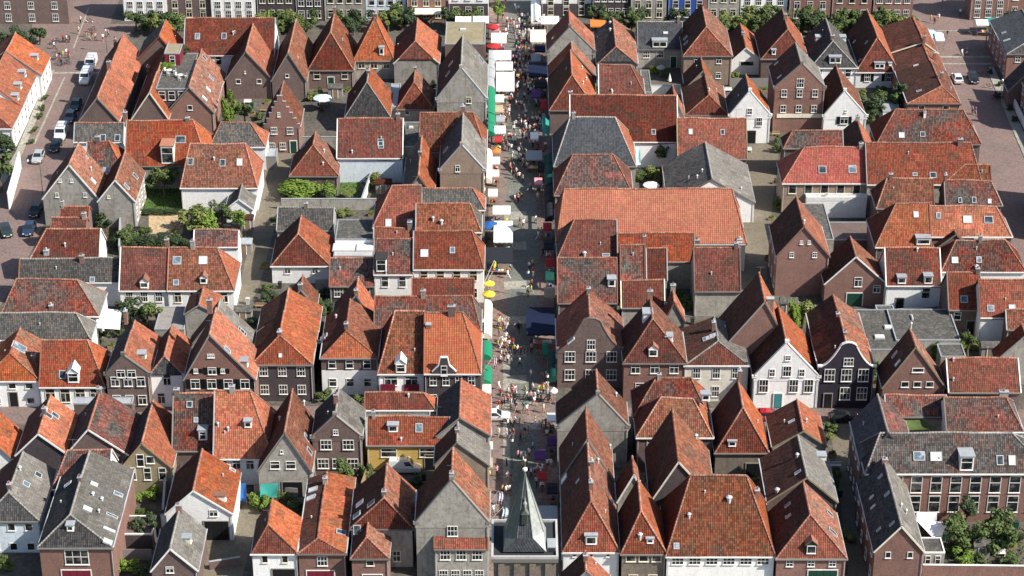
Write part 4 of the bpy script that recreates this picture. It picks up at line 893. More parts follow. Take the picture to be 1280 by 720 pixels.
Ph('red roof with two skylights and grey left end beside the alley', 830, 1175, 790, 4, 832, 1172, 592, F='red_tiles', wall='brown_wall', sky=[(893, 662, .7, 1), (1053, 660, .7, 1)], coping='felt_tan')
T(2, 1)
Ph('dark red hipped roof between the slate roof and the great orange hall', 215, 602, 250, 4.8, 305, 505, 50, F='rust_tiles', Lm='rust_tiles', Rm='rust_tiles', wall='brown_wall')
Gh('large grey barn roof with pale right slope by the alley', 782, 1212, 288, 3.8, 1000, 195, -10, 'g', wall='white_wall', L='grey_tiles', Rr='pale_grey_tiles', capm='grey_ridge', coping='grey_ridge', vents=[(925, 170, .3), (950, 140, .3), (1145, 230, .3)], rise=4.1)
Ph('great bright orange hall roof spanning from the market street to the alley', 225, 1168, 490, 5.2, 262, 1100, 222, p=1.0, F='new_orange_tiles', Lm='red_tiles', Rm='new_orange_tiles', wall='cream_wall', chim=[(925, 498, dict(wd=.8, ht=.5)), (1138, 495, dict(wd=.8, ht=.5, mat='white_wall'))], cornice='zinc')
Ph('dark red roof with hipped shadowy street end before the great orange hall', 230, 525, 565, 5, 312, 517, 377, F='rust_tiles', Lm='dark_tiles', wall='brown_wall', vents=[(362, 555, .5)], sky=[(470, 553, 1.2, .5)])
Ph('red roof with grey moss patch beside the market street', 230, 525, 790, 5, 236, 522, 568, F='mixed_tiles', wall='brown_wall', dorm=[(498, 715, dict(wd=1.2, ht=1.3))], coping='ridge_tiles')
Ph('short bright red roof joined to the front of the great orange hall', 530, 912, 582, 5, 535, 910, 442, F='red_tiles', wall='grey_wall', cornice='zinc')
Ph('narrow dark red roof left of the thin white chimney', 545, 662, 680, 4.5, 547, 658, 500, F='rust_tiles', wall='grey_wall', chim=[(662, 500, dict(wd=.4, ht=1.2))])
Ph('narrow dark red roof right of the thin white chimney', 675, 775, 678, 4.5, 677, 773, 518, F='rust_tiles', wall='grey_wall', coping='lead_grey')
Ph('square dark red roof with chimneys at both upper corners', 915, 1142, 728, 4.6, 918, 1140, 514, F='rust_tiles', wall='grey_wall', coping='brown_wall')
Ph('dull red roof below the two narrow roofs, above the small orange gable', 548, 762, 815, 4.5, 550, 760, 682, F='rust_tiles', wall='grey_wall', coping='sign_cream')
T(2, 2)
Gh('brown brick house with swept bell gable and white top at the market street', 228, 562, 310, 6.3, 392, 180, 20, 'b', wall='brown_wall', L='red_tiles', Rr='orange_tiles', w=(3, 3), ws=(1.5, 1.7), style='x', gw=[(.5, .1, 1.2, 1.6)], coping='brown_wall', sky=[(295, 260)], side=('L', 3, 's'))
Gh('swept red roof just behind the bell gable', 238, 530, 165, 6.2, 385, 42, 5, 'g', wall='brown_wall', L='red_tiles', coping='grey_ridge')
Gh('red front hip with small white dormer and three dark windows in pinkish brick', 560, 870, 368, 6.5, 703, 155, 50, 'h', F='rust_tiles', L='rust_tiles', wall='brick_wall', w=(3, 2), ws=(1.3, 1.4), dorm=[(705, 345, dict(wd=1.3, ht=1.4, roof='g', rm='ridge_tiles')), (800, 265, dict(wd=1.2, ht=1.0)), (655, 165, dict(wd=1.7, ht=1.6))], chim=[(690, 60)])
Gh('small orange slope behind the courtyard with ivy', 765, 862, 160, 4.5, 812, 70, 10, 'g', wall='grey_wall')
Gh('cream house with small dull red hip and white cornice', 865, 1182, 384, 6, 1030, 262, 145, 'h', c=.8, F='rust_tiles', L='rust_tiles', Rr='pale_grey_tiles', capm='grey_ridge', wall='cream_wall', w=(3, 3), ws=(1.1, 1.7), style='x', sky=[(975, 250), (990, 245), (1010, 235)], chim=[(1008, 215, dict(wd=.5))])
Ph('upper ridge of the double hipped roof beside the market row', 612, 985, 640, 5.8, 722, 893, 447, F='rust_tiles', Lm='rust_tiles', wall='brown_wall', p=1.2)
Ph('double hipped dark red roof in front, near the small pointed gable', 625, 1003, 742, 5.6, 745, 905, 548, F='rust_tiles', Lm='rust_tiles', wall='brown_wall', w=(3,), p=1.2, dorm=[(968, 565, dict(wd=1.2, ht=1.0))])
Gh(['orange sided roof with grey chevron parapet by the crossing'], 228, 580, 700, 6.3, 430, 540, 410, 'p', wall='grey_wall', L='rust_tiles', Rr='orange_tiles', coping='grey_ridge', vents=[(520, 540, .3)])
Gh('dark red front hip over grey wall below the white gable', 1018, 1282, 815, 4.2, 1155, 597, 455, 'h', c=.5, F='rust_tiles', L='rust_tiles', wall='stone_wall', chim=[(1138, 460, dict(wd=.4))], dorm=[(1100, 795, dict(wd=1.1, ht=.9))], garage=(.75, 2.2, 2.2, 'black_paint'))
T(3, 2)
Gh('large dark sloped roof behind the white pointed gable with a square chimney', -255, 130, 330, 5, -15, 65, -75, 'g', wall='brick_wall', L='rust_tiles', Rr='orange_tiles', chim=[(10, 100, dict(wd=1.0, ht=1.4, mat='stone_wall', pots=0))])
Gh('bright white pointed gable house with row of shop windows', -68, 254, 450, 4.9, 95, 283, 88, 'p', wall='white_wall', L='rust_tiles', Rr='orange_tiles', coping='white_paint', w=(4,), ws=(1.3, 2.1), gw=[(.5, .3, 1.2, 1.7), (.27, .3, .8, 1.2), (.73, .3, .8, 1.2), (.5, 2.9, .8, .8)], style='x', door=1, door_mat='teal_paint')
Gh(['black house with white outlined neck gable and white framed windows', 'dark red roof behind the black neck gable house'], 258, 532, 398, 6.6, 400, 300, 22, 'b', split=[150], wall='black_wall', L='rust_tiles', Rr='orange_tiles', coping='white_paint', w=(3, 3), ws=(1.5, 2.0), gw=[(.52, .3, 1.4, 1.3)], style='x', door=0, door_mat='black_paint', chim=[(350, 150, dict(wd=.5, ht=.6)), (385, 240, dict(wd=.4, ht=.5))])
Gh('brown brick gable with two rows of small windows behind the courtyard building', 575, 885, 492, 5.2, 740, 290, 195, 'g', wall='brick_wall', L='rust_tiles', Rr='orange_tiles', coping='felt_tan', w=(), gw=[(.35, -.1, 1.1, .9), (.55, -.1, 1.1, .9), (.75, -.1, 1.1, .9), (.54, 2.3, 1.7, .7)], sky=[(635, 330, .6, 1.3), (650, 375, .6, 1.2)], vents=[(715, 190, .3)])
Ph('plain red roof right of the brown gable, with white coping', 905, 1262, 522, 5, 908, 1252, 350, F='red_tiles', wall='brown_wall', coping='white_paint', p=.9, vents=[(925, 365, .25), (925, 465, .25)])
Fh('big flat bitumen roof with two white roof lights', 400, 665, 310, 110, 3.2, roof='bitumen', wall='grey_wall', domes=[(602, 200, 1.3, 1.1), (557, 248, 1.5, 1.1)])
Fh('flat bitumen roof with pale edge right of the two roof lights', 640, 962, 262, 108, 3.4, roof='bitumen', wall='grey_wall', domes=[(720, 150, .3, 1.5)])
Fh('low dark roof with green plants round its edge', 865, 990, 345, 282, 3, roof='bitumen', wall='grey_wall')
Ph('speckled red rear wing of the long courtyard building, left part', 592, 897, 640, 5, 594, 895, 535, F='mixed_tiles', wall='grey_wall', p=.8, coping='lead_grey')
Ph('speckled red and grey rear wing of the courtyard building, right part', 895, 1275, 715, 5, 897, 1190, 545, F='mixed_tiles', Rm='grey_tiles', wall='white_wall', p=.8, chim=[(1180, 540, dict(wd=1.2, ht=.5, mat='grey_wall'))])
Gh('blackish slate wing with white edge at the left of the courtyard building', 464, 740, 860, 7.6, 602, 724, 530, 'g', wall='brown_wall', L='slate_tiles', Rr='mixed_tiles', capm='grey_ridge', coping='dark_wall', side=('L', 4, 's'))
Ph('bright red small roof with skylight over a roof terrace', 905, 1067, 105, 4.4, 900, 1055, -75, F='red_tiles', wall='brown_wall', sky=[(980, 60, 1.1, 1.1)], w=(2,), ws=(1.1, 1.3), door=1, door_mat='black_paint')
Ph('wide red roof with two skylights right of the small terrace roof', 1063, 1400, 145, 4.6, 1065, 1400, -40, F='red_tiles', wall='white_wall', sky=[(1113, 103, 1, 1), (1220, 102, 1, 1)])
Gh('orange red roof slope at the right edge below the two skylights', 1140, 1420, 360, 4, 1290, 230, 180, 'g', wall='grey_wall', L='red_tiles', sky=[(1240, 305, 1, .8)])
Ph('red roof at the right edge behind the orange red slope', 1195, 1440, 205, 4, 1225, 1440, 110, F='red_tiles', Lm='red_tiles', wall='brown_wall')
Gh(['small dark roof with orange right side just left of the parked black car'], 25, 290, 790, 4.6, 178, 712, 560, 'g', wall='grey_wall', L='rust_tiles', Rr='orange_tiles', coping='felt_tan', sky=[(118, 665, .5, 1)], vents=[(190, 670, .3)])
T(3, 1)
Gh('large bare brick gable house with four small windows by the right alley', 45, 306, 558, 7, 180, 412, 262, 'g', wall='brick_wall', L='rust_tiles', Rr='orange_tiles', coping='brick_wall', gw=[(.28, -.3, .7, .9), (.72, -.3, .7, .9), (.45, 2.0, .5, .6), (.6, 2.0, .5, .6)], w=(), side=('L', 3, 's'), vents=[(180, 395, .3)])
Gh('brick gable house with dark green garage doors', 285, 592, 695, 4, 440, 562, 465, 'g', wall='brick_wall', L='rust_tiles', Rr='orange_tiles', coping='white_paint', gw=[(.54, -.6, 1.2, 1.6), (.85, -1.6, 1.1, 1.2)], garage=(.5, 2.4, 2.2, 'dark_green_paint'))
Ph('bright new red tiled house with two blue skylights behind the white terrace wall', 75, 495, 190, 5.8, 180, 495, 15, F='bright_red_tiles', Lm='bright_red_tiles', wall='tan_wall', w=(5,), ws=(1.3, 1.6), style='c', sky=[(272, 128, 1.3, 1.3), (422, 125, 1.3, 1.3)], coping='cream_paint')
Fh('white walled terrace with table in front of the bright new red roof', 192, 494, 282, 262, 3.2, wall='white_wall', roof='pale_gravel', rim='white_paint', rimh=.6, cat='terrace', name='terrace')
Ph('long weathered red roof running to the right street', 497, 1068, 195, 6, 500, 1015, -8, F='red_tiles', wall='grey_wall', chim=[(960, 15, dict(wd=.8))], sky=[(825, 152, 1.1, 1), (735, 148, .8, .6)])
Ph('small red hip nested in the corner by the right street', 880, 1115, 195, 6, 985, 1085, 103, F='red_tiles', Lm='rust_tiles', wall='brown_wall')
Ph('low red roof with hipped left end in the middle of the right block', 545, 830, 320, 5, 595, 790, 173, F='rust_tiles', Lm='rust_tiles', Rm='grey_tiles', wall='brown_wall')
Ph('low roof half red half grey with three small skylights', 888, 1168, 305, 5.4, 890, 1115, 182, F='mixed_tiles', Rm='orange_tiles', wall='brown_wall', sky=[(960, 285, .6, .9), (1030, 282, .7, 1), (1108, 285, .6, .8)], chim=[(887, 195, dict(wd=.4))])
Ph('smooth orange roof with dark left hip and one skylight', 540, 815, 510, 5.8, 640, 800, 294, F='orange_tiles', Lm='rust_tiles', wall='brown_wall', sky=[(740, 352, .8, 1)], dorm=[(775, 505, dict(wd=2.2, ht=1.2))], coping='ridge_tiles')
Ph('mottled orange roof with three blue grey skylights ending at the right street', 805, 1218, 462, 5.6, 800, 1140, 310, F='orange_tiles', wall='brown_wall', sky=[(852, 358, .7, 1), (997, 380, 1.4, 1.2), (1103, 380, 1.4, 1.2)])
Ph('weathered red roof with two white dormer windows above white wall', 593, 866, 705, 4.6, 597, 853, 517, F='rust_tiles', wall='white_wall', w=(2,), ws=(1.3, 1.8), door=0, door_mat='black_paint', dorm=[(668, 700, dict(wd=1.3, ht=1.1)), (800, 700, dict(wd=1.3, ht=1.3))], coping='white_paint', vents=[(745, 535, .3)])
Ph('weathered red roof with hips at both ends over white wall near the right edge', 870, 1285, 630, 5, 940, 1182, 480, F='rust_tiles', Lm='rust_tiles', Rm='rust_tiles', wall='white_wall', sky=[(935, 575, 1, 1), (1055, 575, .8, 1)], vents=[(1042, 622, .5)])
Gh('small orange peak behind the double hipped weathered roof', 840, 1010, 520, 5.5, 940, 450, 435, 'g', wall='brown_wall', L='rust_tiles')
Fh('grey flat roof strip between orange roof and double hipped roof', 1030, 1175, 475, 438, 5.4, roof='lead_grey', wall='grey_wall')
Fh('small flat roofs with steel edges beside the bare brick gable', 195, 330, 480, 300, 4.6, roof='bitumen', wall='grey_wall')
Fh('brown walled flat annex below the white terrace', 300, 528, 480, 392, 2.6, roof='brown_wall', wall='brown_wall')
T(3, 0)
Gh('orange red roof behind the tall shuttered warehouse', -32, 200, 290, 5, 100, 145, 45, 'h', F='brown_wall' and 'rust_tiles', L='rust_tiles', wall='brown_wall', dorm=[(28, 275, dict(wd=.8, ht=1))])
Gh('tall brick warehouse with dark shutters and a white sign band', 35, 284, 442, 8.6, 170, 325, 215, 'p', wall='brick_wall', L='rust_tiles', Rr='pale_grey_tiles', capm='grey_ridge', coping='grey_ridge', w=(3, 3, 0), ws=(1.0, 1.4), gw=[(.5, .2, 1.3, 1.7, 1)], shutter=None, style='x', door_mat='black_paint', sky=[(42, 318, .5, 1), (58, 385, .5, 1)])
Gh('dark grey roofed white house with white dormer in front hip', 213, 447, 335, 4.2, 325, 205, 95, 'h', F='dark_tiles', L='dark_tiles', Rr='grey_tiles', capm='grey_ridge', wall='white_wall', w=(3,), ws=(1.1, 1.5), dorm=[(335, 318, dict(wd=2.2, ht=1.3, nw=2)), (238, 205, dict(wd=1.2, ht=1)), (385, 205, dict(wd=1.2, ht=1))])
Gh('tall dark red roof with white dormer over white front with shutters', 440, 662, 355, 3.4, 548, 185, 45, 'h', F='rust_tiles', L='rust_tiles', wall='white_wall', w=(2,), ws=(1.1, 1.6), shutter='black_paint', dorm=[(557, 345, dict(wd=1.9, ht=1.2, nw=2)), (610, 330, dict(wd=.6, ht=.6))], sky=[(493, 213, .4, .8), (432, 208, .4, .8), (460, 300, .4, .8)])
Gh('white pointed gable house with dark shuttered window and orange slope', 280, 492, 585, 3.8, 385, 462, 325, 'p', wall='white_wall', L='rust_tiles', coping='white_paint', gw=[(.48, -1.3, 1.4, 1.4, 1), (.5, .9, .4, .5)], shutter='black_paint')
Gh(['hipped front house of the long row beside the right square', 'middle roof of the long row beside the right square', 'farthest roof of the long row beside the right square'], 700, 962, 515, 4.6, 868, 428, 90, 'h', split=[300, 215], F='orange_tiles', L='rust_tiles', Rr='orange_tiles', wall='brick_wall', w=(2,), ws=(1.2, 1.0), chim=[(832, 300, dict(wd=.5)), (868, 400, dict(wd=.5)), (780, 215, dict(wd=.5))], sky=[(740, 325, .5, 1), (755, 455, .5, 1)])
Ph('long red roof with white chimney and two skylights, right block', 545, 1062, 715, 5, 638, 975, 548, F='mixed_tiles', Lm='rust_tiles', Rm='rust_tiles', wall='brown_wall', sky=[(668, 678, 1, 1), (773, 672, .9, .9)], chim=[(783, 590, dict(wd=.4, ht=1, mat='white_wall'))])
Gh('small red roof with white skylights on its right side', 368, 548, 790, 4.6, 480, 700, 595, 'g', wall='brown_wall', L='rust_tiles', sky=[(500, 640, .7, .8), (515, 690, .7, .8)])
Ph('old red roof directly behind the bright new red roof', 80, 375, 735, 5.5, 122, 350, 650, F='mixed_tiles', Lm='rust_tiles', wall='brown_wall')
Gh('dark roofed house with white front at the far right edge by the square', 1198, 1490, 268, 5.5, 1345, 180, 45, 'h', F='dark_tiles', L='slate_tiles', Rr='dark_tiles', capm='grey_ridge', wall='brick_wall', w=(3,), ws=(1, 1.2), side=('L', 5, 's'), sky=[(1180, 160, .5, .9), (1195, 200, .5, 1.4)])
Gh('dark green roof house at the right edge behind the fence', 1205, 1480, 450, 3.5, 1345, 320, 270, 'g', wall='brown_wall', L='dark_tiles', capm='grey_ridge')
T(2, 3)
Gh(['near street corner roof with red front hip and white dormer', 'long dark roof with glowing orange slope, middle of the near street row', 'far part of the near street row beside the crossing'], 258, 535, 590, 5.0, 395, 345, -118, 'h', split=[195, 40], F='red_tiles', L='rust_tiles', Rr='orange_tiles', wall='white_wall', dorm=[(395, 565, dict(wd=1.5, ht=1.4))], chim=[(395, 300, dict(wd=.5)), (398, 195, dict(wd=.5))], vents=[(500, 360, .4), (490, 80, .3), (430, 150, .3)], side=('L', 3, 's'), w=(3,), ws=(.5, .5), sky=[(262, 235, 1.2, 1.4), (330, 250, .4, .8)])
Gh('narrow house with swept red front hip and three dark windows', 550, 768, 597, 5.2, 645, 395, 235, 'h', F='red_tiles', L='rust_tiles', wall='stone_wall', w=(3, 2), ws=(1.2, 1.0), dorm=[(690, 560, dict(wd=.9, ht=.8))], vents=[(640, 525, .5)])
Gh('short orange peak with white verge behind the swept red hip', 530, 672, 340, 5.2, 610, 213, 115, 'g', wall='grey_wall', L='rust_tiles', coping='white_paint')
Gh('dark pointed gable with speckled orange right side', 695, 1015, 345, 5.4, 833, 143, -115, 'g', wall='dark_wall', L='rust_tiles', coping='sign_cream', vents=[(920, 30, .4)], gw=[(.6, .2, .8, 1.2)])
Ph('huge square red roof over white house with black openings, bottom centre', 775, 1312, 612, 5, 893, 1172, 217, p=1.3, F='red_tiles', Lm='rust_tiles', wall='white_wall', w=(6, 8), ws=(1.5, 1.0), vents=[(1085, 340, .6), (885, 425, .4)], sky=[(822, 572, .7, .8)], chim=[(1225, 340, dict(wd=.5))], garage=(.1, 2.4, 1.6, 'black_paint'))
Gh('orange peak at the bottom edge right of the church spire', 245, 492, 810, 4.5, 370, 695, 597, 'g', wall='white_wall', L='rust_tiles')
T(3, 3)
Gh('weathered roof with red left and pale grey right slope by the dark alley', 0, 345, 345, 5, 195, 228, 15, 'g', wall='brown_wall', L='rust_tiles', Rr='pale_grey_tiles', capm='grey_ridge', coping='felt_tan', vents=[(45, 300, .5), (145, 125, .4)], sky=[(150, 205, .5, 1)], dorm=[(285, 140, dict(wd=1.1, ht=.9))])
Gh('house with red front hip, small green dormer and dark green garage door', 45, 390, 625, 5, 212, 410, 245, 'h', F='red_tiles', L='rust_tiles', Rr='orange_tiles', wall='brick_wall', w=(3,), ws=(.9, .9), garage=(.68, 3.6, 3.0, 'dark_green_paint'), dorm=[(215, 612, dict(wd=1.4, ht=1.5, roof='g', mat='dark_green_paint', rm='ridge_tiles'))], sky=[(307, 405, .8, 1.3), (322, 500, .8, 1.6), (105, 420, .5, .8), (100, 365, .5, 1)])
Gh('black and tan roofed brick gable house beside the leafy garden', 535, 780, 592, 6, 668, 468, 128, 'g', wall='brick_wall', L='dark_tiles', Rr='pale_grey_tiles', capm='grey_ridge', coping='sign_cream', w=(2, 0), ws=(.7, .9), gw=[], sky=[(520, 325, .4, .8), (597, 312, .5, .9), (527, 375, .4, .9), (555, 490, .4, .8), (622, 460, .4, .9), (563, 225, .4, .8)], vents=[(665, 375, .3), (690, 405, .3)], side=('L', 4, 's'))
Ph('long grey and red speckled roof of the monumental courtyard building', 490, 1400, 205, 7.6, 560, 1220, 5, F='grey_red_tiles', Lm='dark_tiles', Rm='grey_tiles', capm='grey_ridge', wall='brick_wall', w=(9, 9), ws=(1.5, 2.5), style='s', sky=[(755, 122, 1.5, 1.2), (840, 125, 1.5, 1.2), (1160, 140, .9, 1.3), (1220, 142, .9, 1.3)], dorm=[(990, 195, dict(wd=1.8, ht=2.2, mat='white_paint'))])
Fh('dark flat shed with white door beside the leafy garden', 770, 885, 605, 530, 2.8, roof='bitumen', wall='grey_wall', rim='white_paint', w=(2,), ws=(.7, 1.4), cat='shed', name='shed')

full()
Gh('tall brick house out beyond the right street pavement, nearer of two', 1318, 1392, 260, 6.5, 1355, 215, 165, 'g', wall='brick_wall', side=('L', 4, 's'))
Gh('tall brick house out beyond the right street pavement, farther of two', 1292, 1350, 128, 6, 1321, 96, 70, 'g', wall='brick_wall', side=('L', 4, 's'))
# ------------------------------------------------------------------ the far row along the top
full()
far = [('dark brick corner house behind the left square, with white framed windows', -40, 82, 30, 'brown_wall', 4, 'x'),
 ('white house with dark windows, first right of the left side street', 152, 206, 26, 'white_wall', 4, 's'), ('brown brick house between two white houses in the far row', 206, 262, 25, 'brown_wall', 3, 's'),
 ('white far house with pale balcony band', 262, 318, 26, 'white_wall', 4, 's'), ('dark brick far house with bluish windows', 319, 367, 26, 'dark_wall', 4, 's'),
 ('dark grey far shop with small white lettered windows', 368, 403, 26, 'dark_wall', 3, 's'), ('grey far house left of the pale blue fronted one', 404, 455, 26, 'grey_wall', 4, 's'),
 ('pale blue and white far house with five windows', 456, 507, 25, 'pale_blue_wall', 4, 's'), ('pinkish far house above a cream shop awning', 508, 556, 26, 'brick_wall', 3, 's'),
 ('white far corner house left of the market street', 560, 610, 22, 'white_wall', 3, 's'),
 ('black shop with white upper floor, first right of the market street', 677, 739, 22, 'white_wall', 3, 's'), ('dark red far house with small square windows', 741, 788, 24, 'dark_wall', 5, 's'),
 ('pale grey far house above the green trees', 789, 834, 25, 'grey_wall', 3, 's'), ('blue fronted far house above the grey mansard roof', 836, 885, 25, 'blue_paint', 3, 's'),
 ('grey far house between blue and white fronts', 886, 926, 25, 'grey_wall', 3, 's'), ('white far house with black windows right of the tall orange hip', 927, 986, 25, 'white_wall', 4, 's'),
 ('brick far house above the middle of the right tree row', 988, 1040, 26, 'brick_wall', 3, 's'), ('brick far house with cream framed windows', 1042, 1092, 26, 'brick_wall', 3, 'c'),
 ('brick far house with wide window band, last before the right street', 1094, 1144, 26, 'brick_wall', 4, 'x'), ('brick house behind the blue market stall at upper right', 1216, 1262, 25, 'brick_wall', 3, 'x'),
 ('brick house cut by the upper right corner', 1263, 1330, 22, 'brick_wall', 4, 'x')]
for i, (lb, a, b_, yb_, wl, n, st) in enumerate(far):
    if i == 12: pass
    Y = atz(a, yb_, 0).y; ht = random.choice([7.6, 8.2, 8.8]); q = aty((a + b_) / 2, 0, Y)
    pe = 360 + (yb_ - 360) ; ye = None
    # eave line in the image for this wall
    cp = Vector((0, Y, ht)) - CL; ye = 360 - cp.dot(up) / cp.dot(fw) * FPX
    Ph(lb, a, b_, ye, ht, a, b_, ye - 26, F='rust_tiles', wall=wl, w=(n, n, n), ws=(1.25, 1.55), style=st, low=('dark_wall', 3.0) if i in (9, 10, 5) else None, coping='lead_grey')
# ------------------------------------------------------------------ trees, bushes, hedges
def leaf_mat(name, c1, c2, c3):
    m, nt, b = newmat(name, 0.65, 0, 0.25)
    g = N(nt, 'ShaderNodeNewGeometry'); oi = N(nt, 'ShaderNodeObjectInfo'); tc = N(nt, 'ShaderNodeTexCoord')
    n = noisen(nt, tc.outputs['Object'], 0.9, 3, .6)
    c = mixc(nt, mrange(nt, n, .35, .65), c1, c2); c = mixc(nt, mathn(nt, 'MULTIPLY', g.outputs['Random Per Island'], .55), c, c3)
    nt.links.new(c, b.inputs['Base Color'])
    b.inputs['Subsurface Weight'].default_value = 0.0
leaf_mat('leaf_mid', (.065, .10, .028), (.045, .075, .022), (.12, .14, .04)); leaf_mat('leaf_dark', (.035, .06, .024), (.025, .045, .02), (.07, .09, .035))
leaf_mat('leaf_bright', (.12, .19, .025), (.09, .15, .02), (.17, .23, .04)); leaf_mat('leaf_yellow', (.13, .16, .035), (.09, .12, .03), (.18, .19, .06))
plain('bark', (.10, .075, .05), .9)
CR = {}
def crown(mat, seed, shape='ball', n=1400, lf=.24):
    k = (mat, seed, shape)
    if k in CR: return CR[k]
    rnd = random.Random(seed * 77 + 5); m = MB()
    cl = []
    for i in range(13):
        if shape == 'ball': a, z, r = rnd.uniform(0, 6.28), rnd.uniform(-.5, .65), rnd.uniform(.2, .88); cl.append((r * math.cos(a), r * math.sin(a), z, rnd.uniform(.2, .42)))
        elif shape == 'cone': t = i / 12; a = rnd.uniform(0, 6.28); r = .35 * (1 - t); cl.append((r * math.cos(a), r * math.sin(a), -.9 + 1.8 * t, .45 * (1.1 - t)))
        else: cl.append((rnd.uniform(-.8, .8), rnd.uniform(-.7, .7), rnd.uniform(-.5, .35), rnd.uniform(.3, .5)))
    for i in range(n):
        c = cl[rnd.randrange(len(cl))]; d = Vector((rnd.gauss(0, 1), rnd.gauss(0, 1), rnd.gauss(0, 1))).normalized() * c[3] * rnd.uniform(.55, 1.12)
        p = Vector(c[:3]) + d; nn = (d.normalized() + Vector((rnd.uniform(-.8, .8), rnd.uniform(-.8, .8), rnd.uniform(-.3, 1.0)))).normalized()
        u = nn.orthogonal().normalized(); v = nn.cross(u); a = rnd.uniform(0, 3.14); u, v = u * math.cos(a) + v * math.sin(a), v * math.cos(a) - u * math.sin(a)
        s = lf * rnd.uniform(.25, .55)
        m.face([p - u * s - v * s * .6, p + u * s - v * s * .5, p + u * s * .8 + v * s * .6, p - u * s * .9 + v * s * .5], mat)
    CR[k] = m.mesh('crown'); return CR[k]
TR = []
def trunk_mesh():
    out = []
    for s in range(3):
        rnd = random.Random(s); m = MB(); m.tube([(0, 0, 0), (rnd.uniform(-.05, .05), .04, .5), (rnd.uniform(-.1, .1), 0, 1)], .09, 'bark', 7, .05)
        for k in range(4):
            a = rnd.uniform(0, 6.28); m.tube([(0, 0, .75 + .05 * k), (math.cos(a) * .25, math.sin(a) * .25, 1.1), (math.cos(a) * .5, math.sin(a) * .5, 1.45)], .04, 'bark', 5, .012)
        out.append(m.mesh('trunk'))
    return out
TRK = trunk_mesh()
def tree(label, x, y, r, h, mat='leaf_mid', group=None, seed=None, z0=0.0):
    """x,y = foot of the trunk in the image; r crown radius, h total height"""
    p = atz(x, y, z0); s = seed if seed is not None else random.randrange(5)
    t = thing('tree', label, 'tree', p, group); cz = h - r * .85
    o = part('trunk', TRK[s % 3], t, p); k = max(cz, .6) / 1.15; o.scale = (k * .9, k * .9, k)
    c = part('crown', crown(mat, s, 'ball', 1700, .2), t, p + Vector((0, 0, cz))); c.scale = (r, r, r * .9); c.rotation_euler = (0, 0, random.uniform(0, 6))
    return t
def bush(label, x, y, rx, ry, h, mat='leaf_mid', shape='ball', seed=None, name='bush', z0=0.0):
    p = atz(x, y, z0); s = seed if seed is not None else random.randrange(6)
    o = bpy.data.objects.new(name, crown(mat, s, shape, 3000 if shape == 'hedge' else 1300, .15 if shape == 'hedge' else .22)); COL.objects.link(o)
    o.location = p + Vector((0, 0, h * .5)); o.scale = (rx, ry, h * .55); o.rotation_euler = (0, 0, 0 if shape == 'hedge' else random.uniform(0, 6))
    return tag(o, label, name, None)
full()
row = [(170, 38), (186, 40), (204, 41), (222, 38), (332, 42), (350, 44), (366, 42), (384, 40), (432, 38), (452, 38), (485, 40), (503, 38), (560, 36), (578, 36), (597, 34), (745, 36), (762, 38), (780, 38), (800, 36), (846, 38), (905, 40), (925, 42), (946, 42), (966, 42), (990, 44), (1010, 44), (1030, 42), (1052, 42), (1074, 44), (1096, 44), (1116, 46), (1133, 44), (1040, 52), (1120, 56), (900, 52), (915, 56), (1001, 36), (1020, 36), (1063, 37), (1085, 36), (1106, 37), (938, 34), (957, 34), (976, 36), (790, 40), (771, 40), (342, 37), (358, 37), (194, 46), (214, 47), (442, 44), (494, 33)]
FARX = [(179, 'first white far house'), (234, 'brown far house'), (290, 'white balcony house'), (343, 'dark brick far house'), (385, 'dark grey far shop'), (430, 'grey far house'), (481, 'pale blue far house'), (532, 'pinkish far house'), (585, 'white far corner house'), (708, 'black far shop'), (765, 'dark red far house'), (811, 'pale grey far house'), (860, 'blue far house'), (906, 'grey house beside the blue front'), (956, 'white black windowed house'), (1014, 'middle brick far house'), (1067, 'cream windowed far house'), (1119, 'band windowed far house'), (1240, 'brick corner house')]
for i, (x, y) in enumerate(row):
    nb = min(FARX, key=lambda q: abs(q[0] - x)); sd_ = 'left of' if x < nb[0] - 8 else ('right of' if x > nb[0] + 8 else 'under')
    lb_ = '%s street tree %s the %s' % ('small' if i == len(row) - 1 else 'nearer' if y > 43 else 'farther' if y < 39 else 'leafy', {'left of': 'at the left end of', 'right of': 'at the right end of', 'under': 'right before'}[sd_], nb[1])
    tree(' '.join(lb_.split()[:16]), x, y, random.uniform(1.9, 2.6), random.uniform(3.8, 4.9), random.choice(['leaf_mid', 'leaf_dark', 'leaf_mid', 'leaf_yellow']), 'street trees in front of the far houses')
for i, (x, y) in enumerate([(6, 62), (22, 60), (38, 62), (50, 56)]):
    tree('low dark tree under the brick corner house, ' + ['at the left edge', 'second from the left edge', 'third from the left edge', 'nearest the parked bicycles'][i], x, y, 2.0, 4.2, 'leaf_dark', 'trees at the left square')
tree('dark clipped tree at the upper right corner beside the blue stall', 1262, 36, 1.9, 4, 'leaf_dark'); tree('leafy tree cut by the upper right edge', 1284, 38, 1.9, 4, 'leaf_dark')
tree('bright green tree at the corner of the market street, far end', 622, 30, 1.6, 4.6, 'leaf_bright')
tree('leafy tree at the left edge beside the silver car', 2, 240, 3.3, 7.5, 'leaf_mid', seed=1)
tree('dark bushy tree at the left edge below the square hedge', 8, 190, 2.2, 4, 'leaf_dark', seed=2)
bush('tall light green bush between two brick gables, upper left', 287, 158, 1.6, 1.5, 6.6, 'leaf_bright', seed=3); tree('smaller green tree right of the tall light green tree', 306, 158, 1.5, 4.5, 'leaf_mid', seed=0)
tree('round green tree in the lawn garden of the white side walled house', 206, 246, 2.7, 5.6, 'leaf_mid', seed=4)
tree('wide yellow green tree in the left garden by the square roof', 240, 292, 3.0, 4.8, 'leaf_yellow', seed=1); tree('yellow green tree right of the widest garden tree', 262, 295, 2.5, 4.6, 'leaf_bright', seed=2)
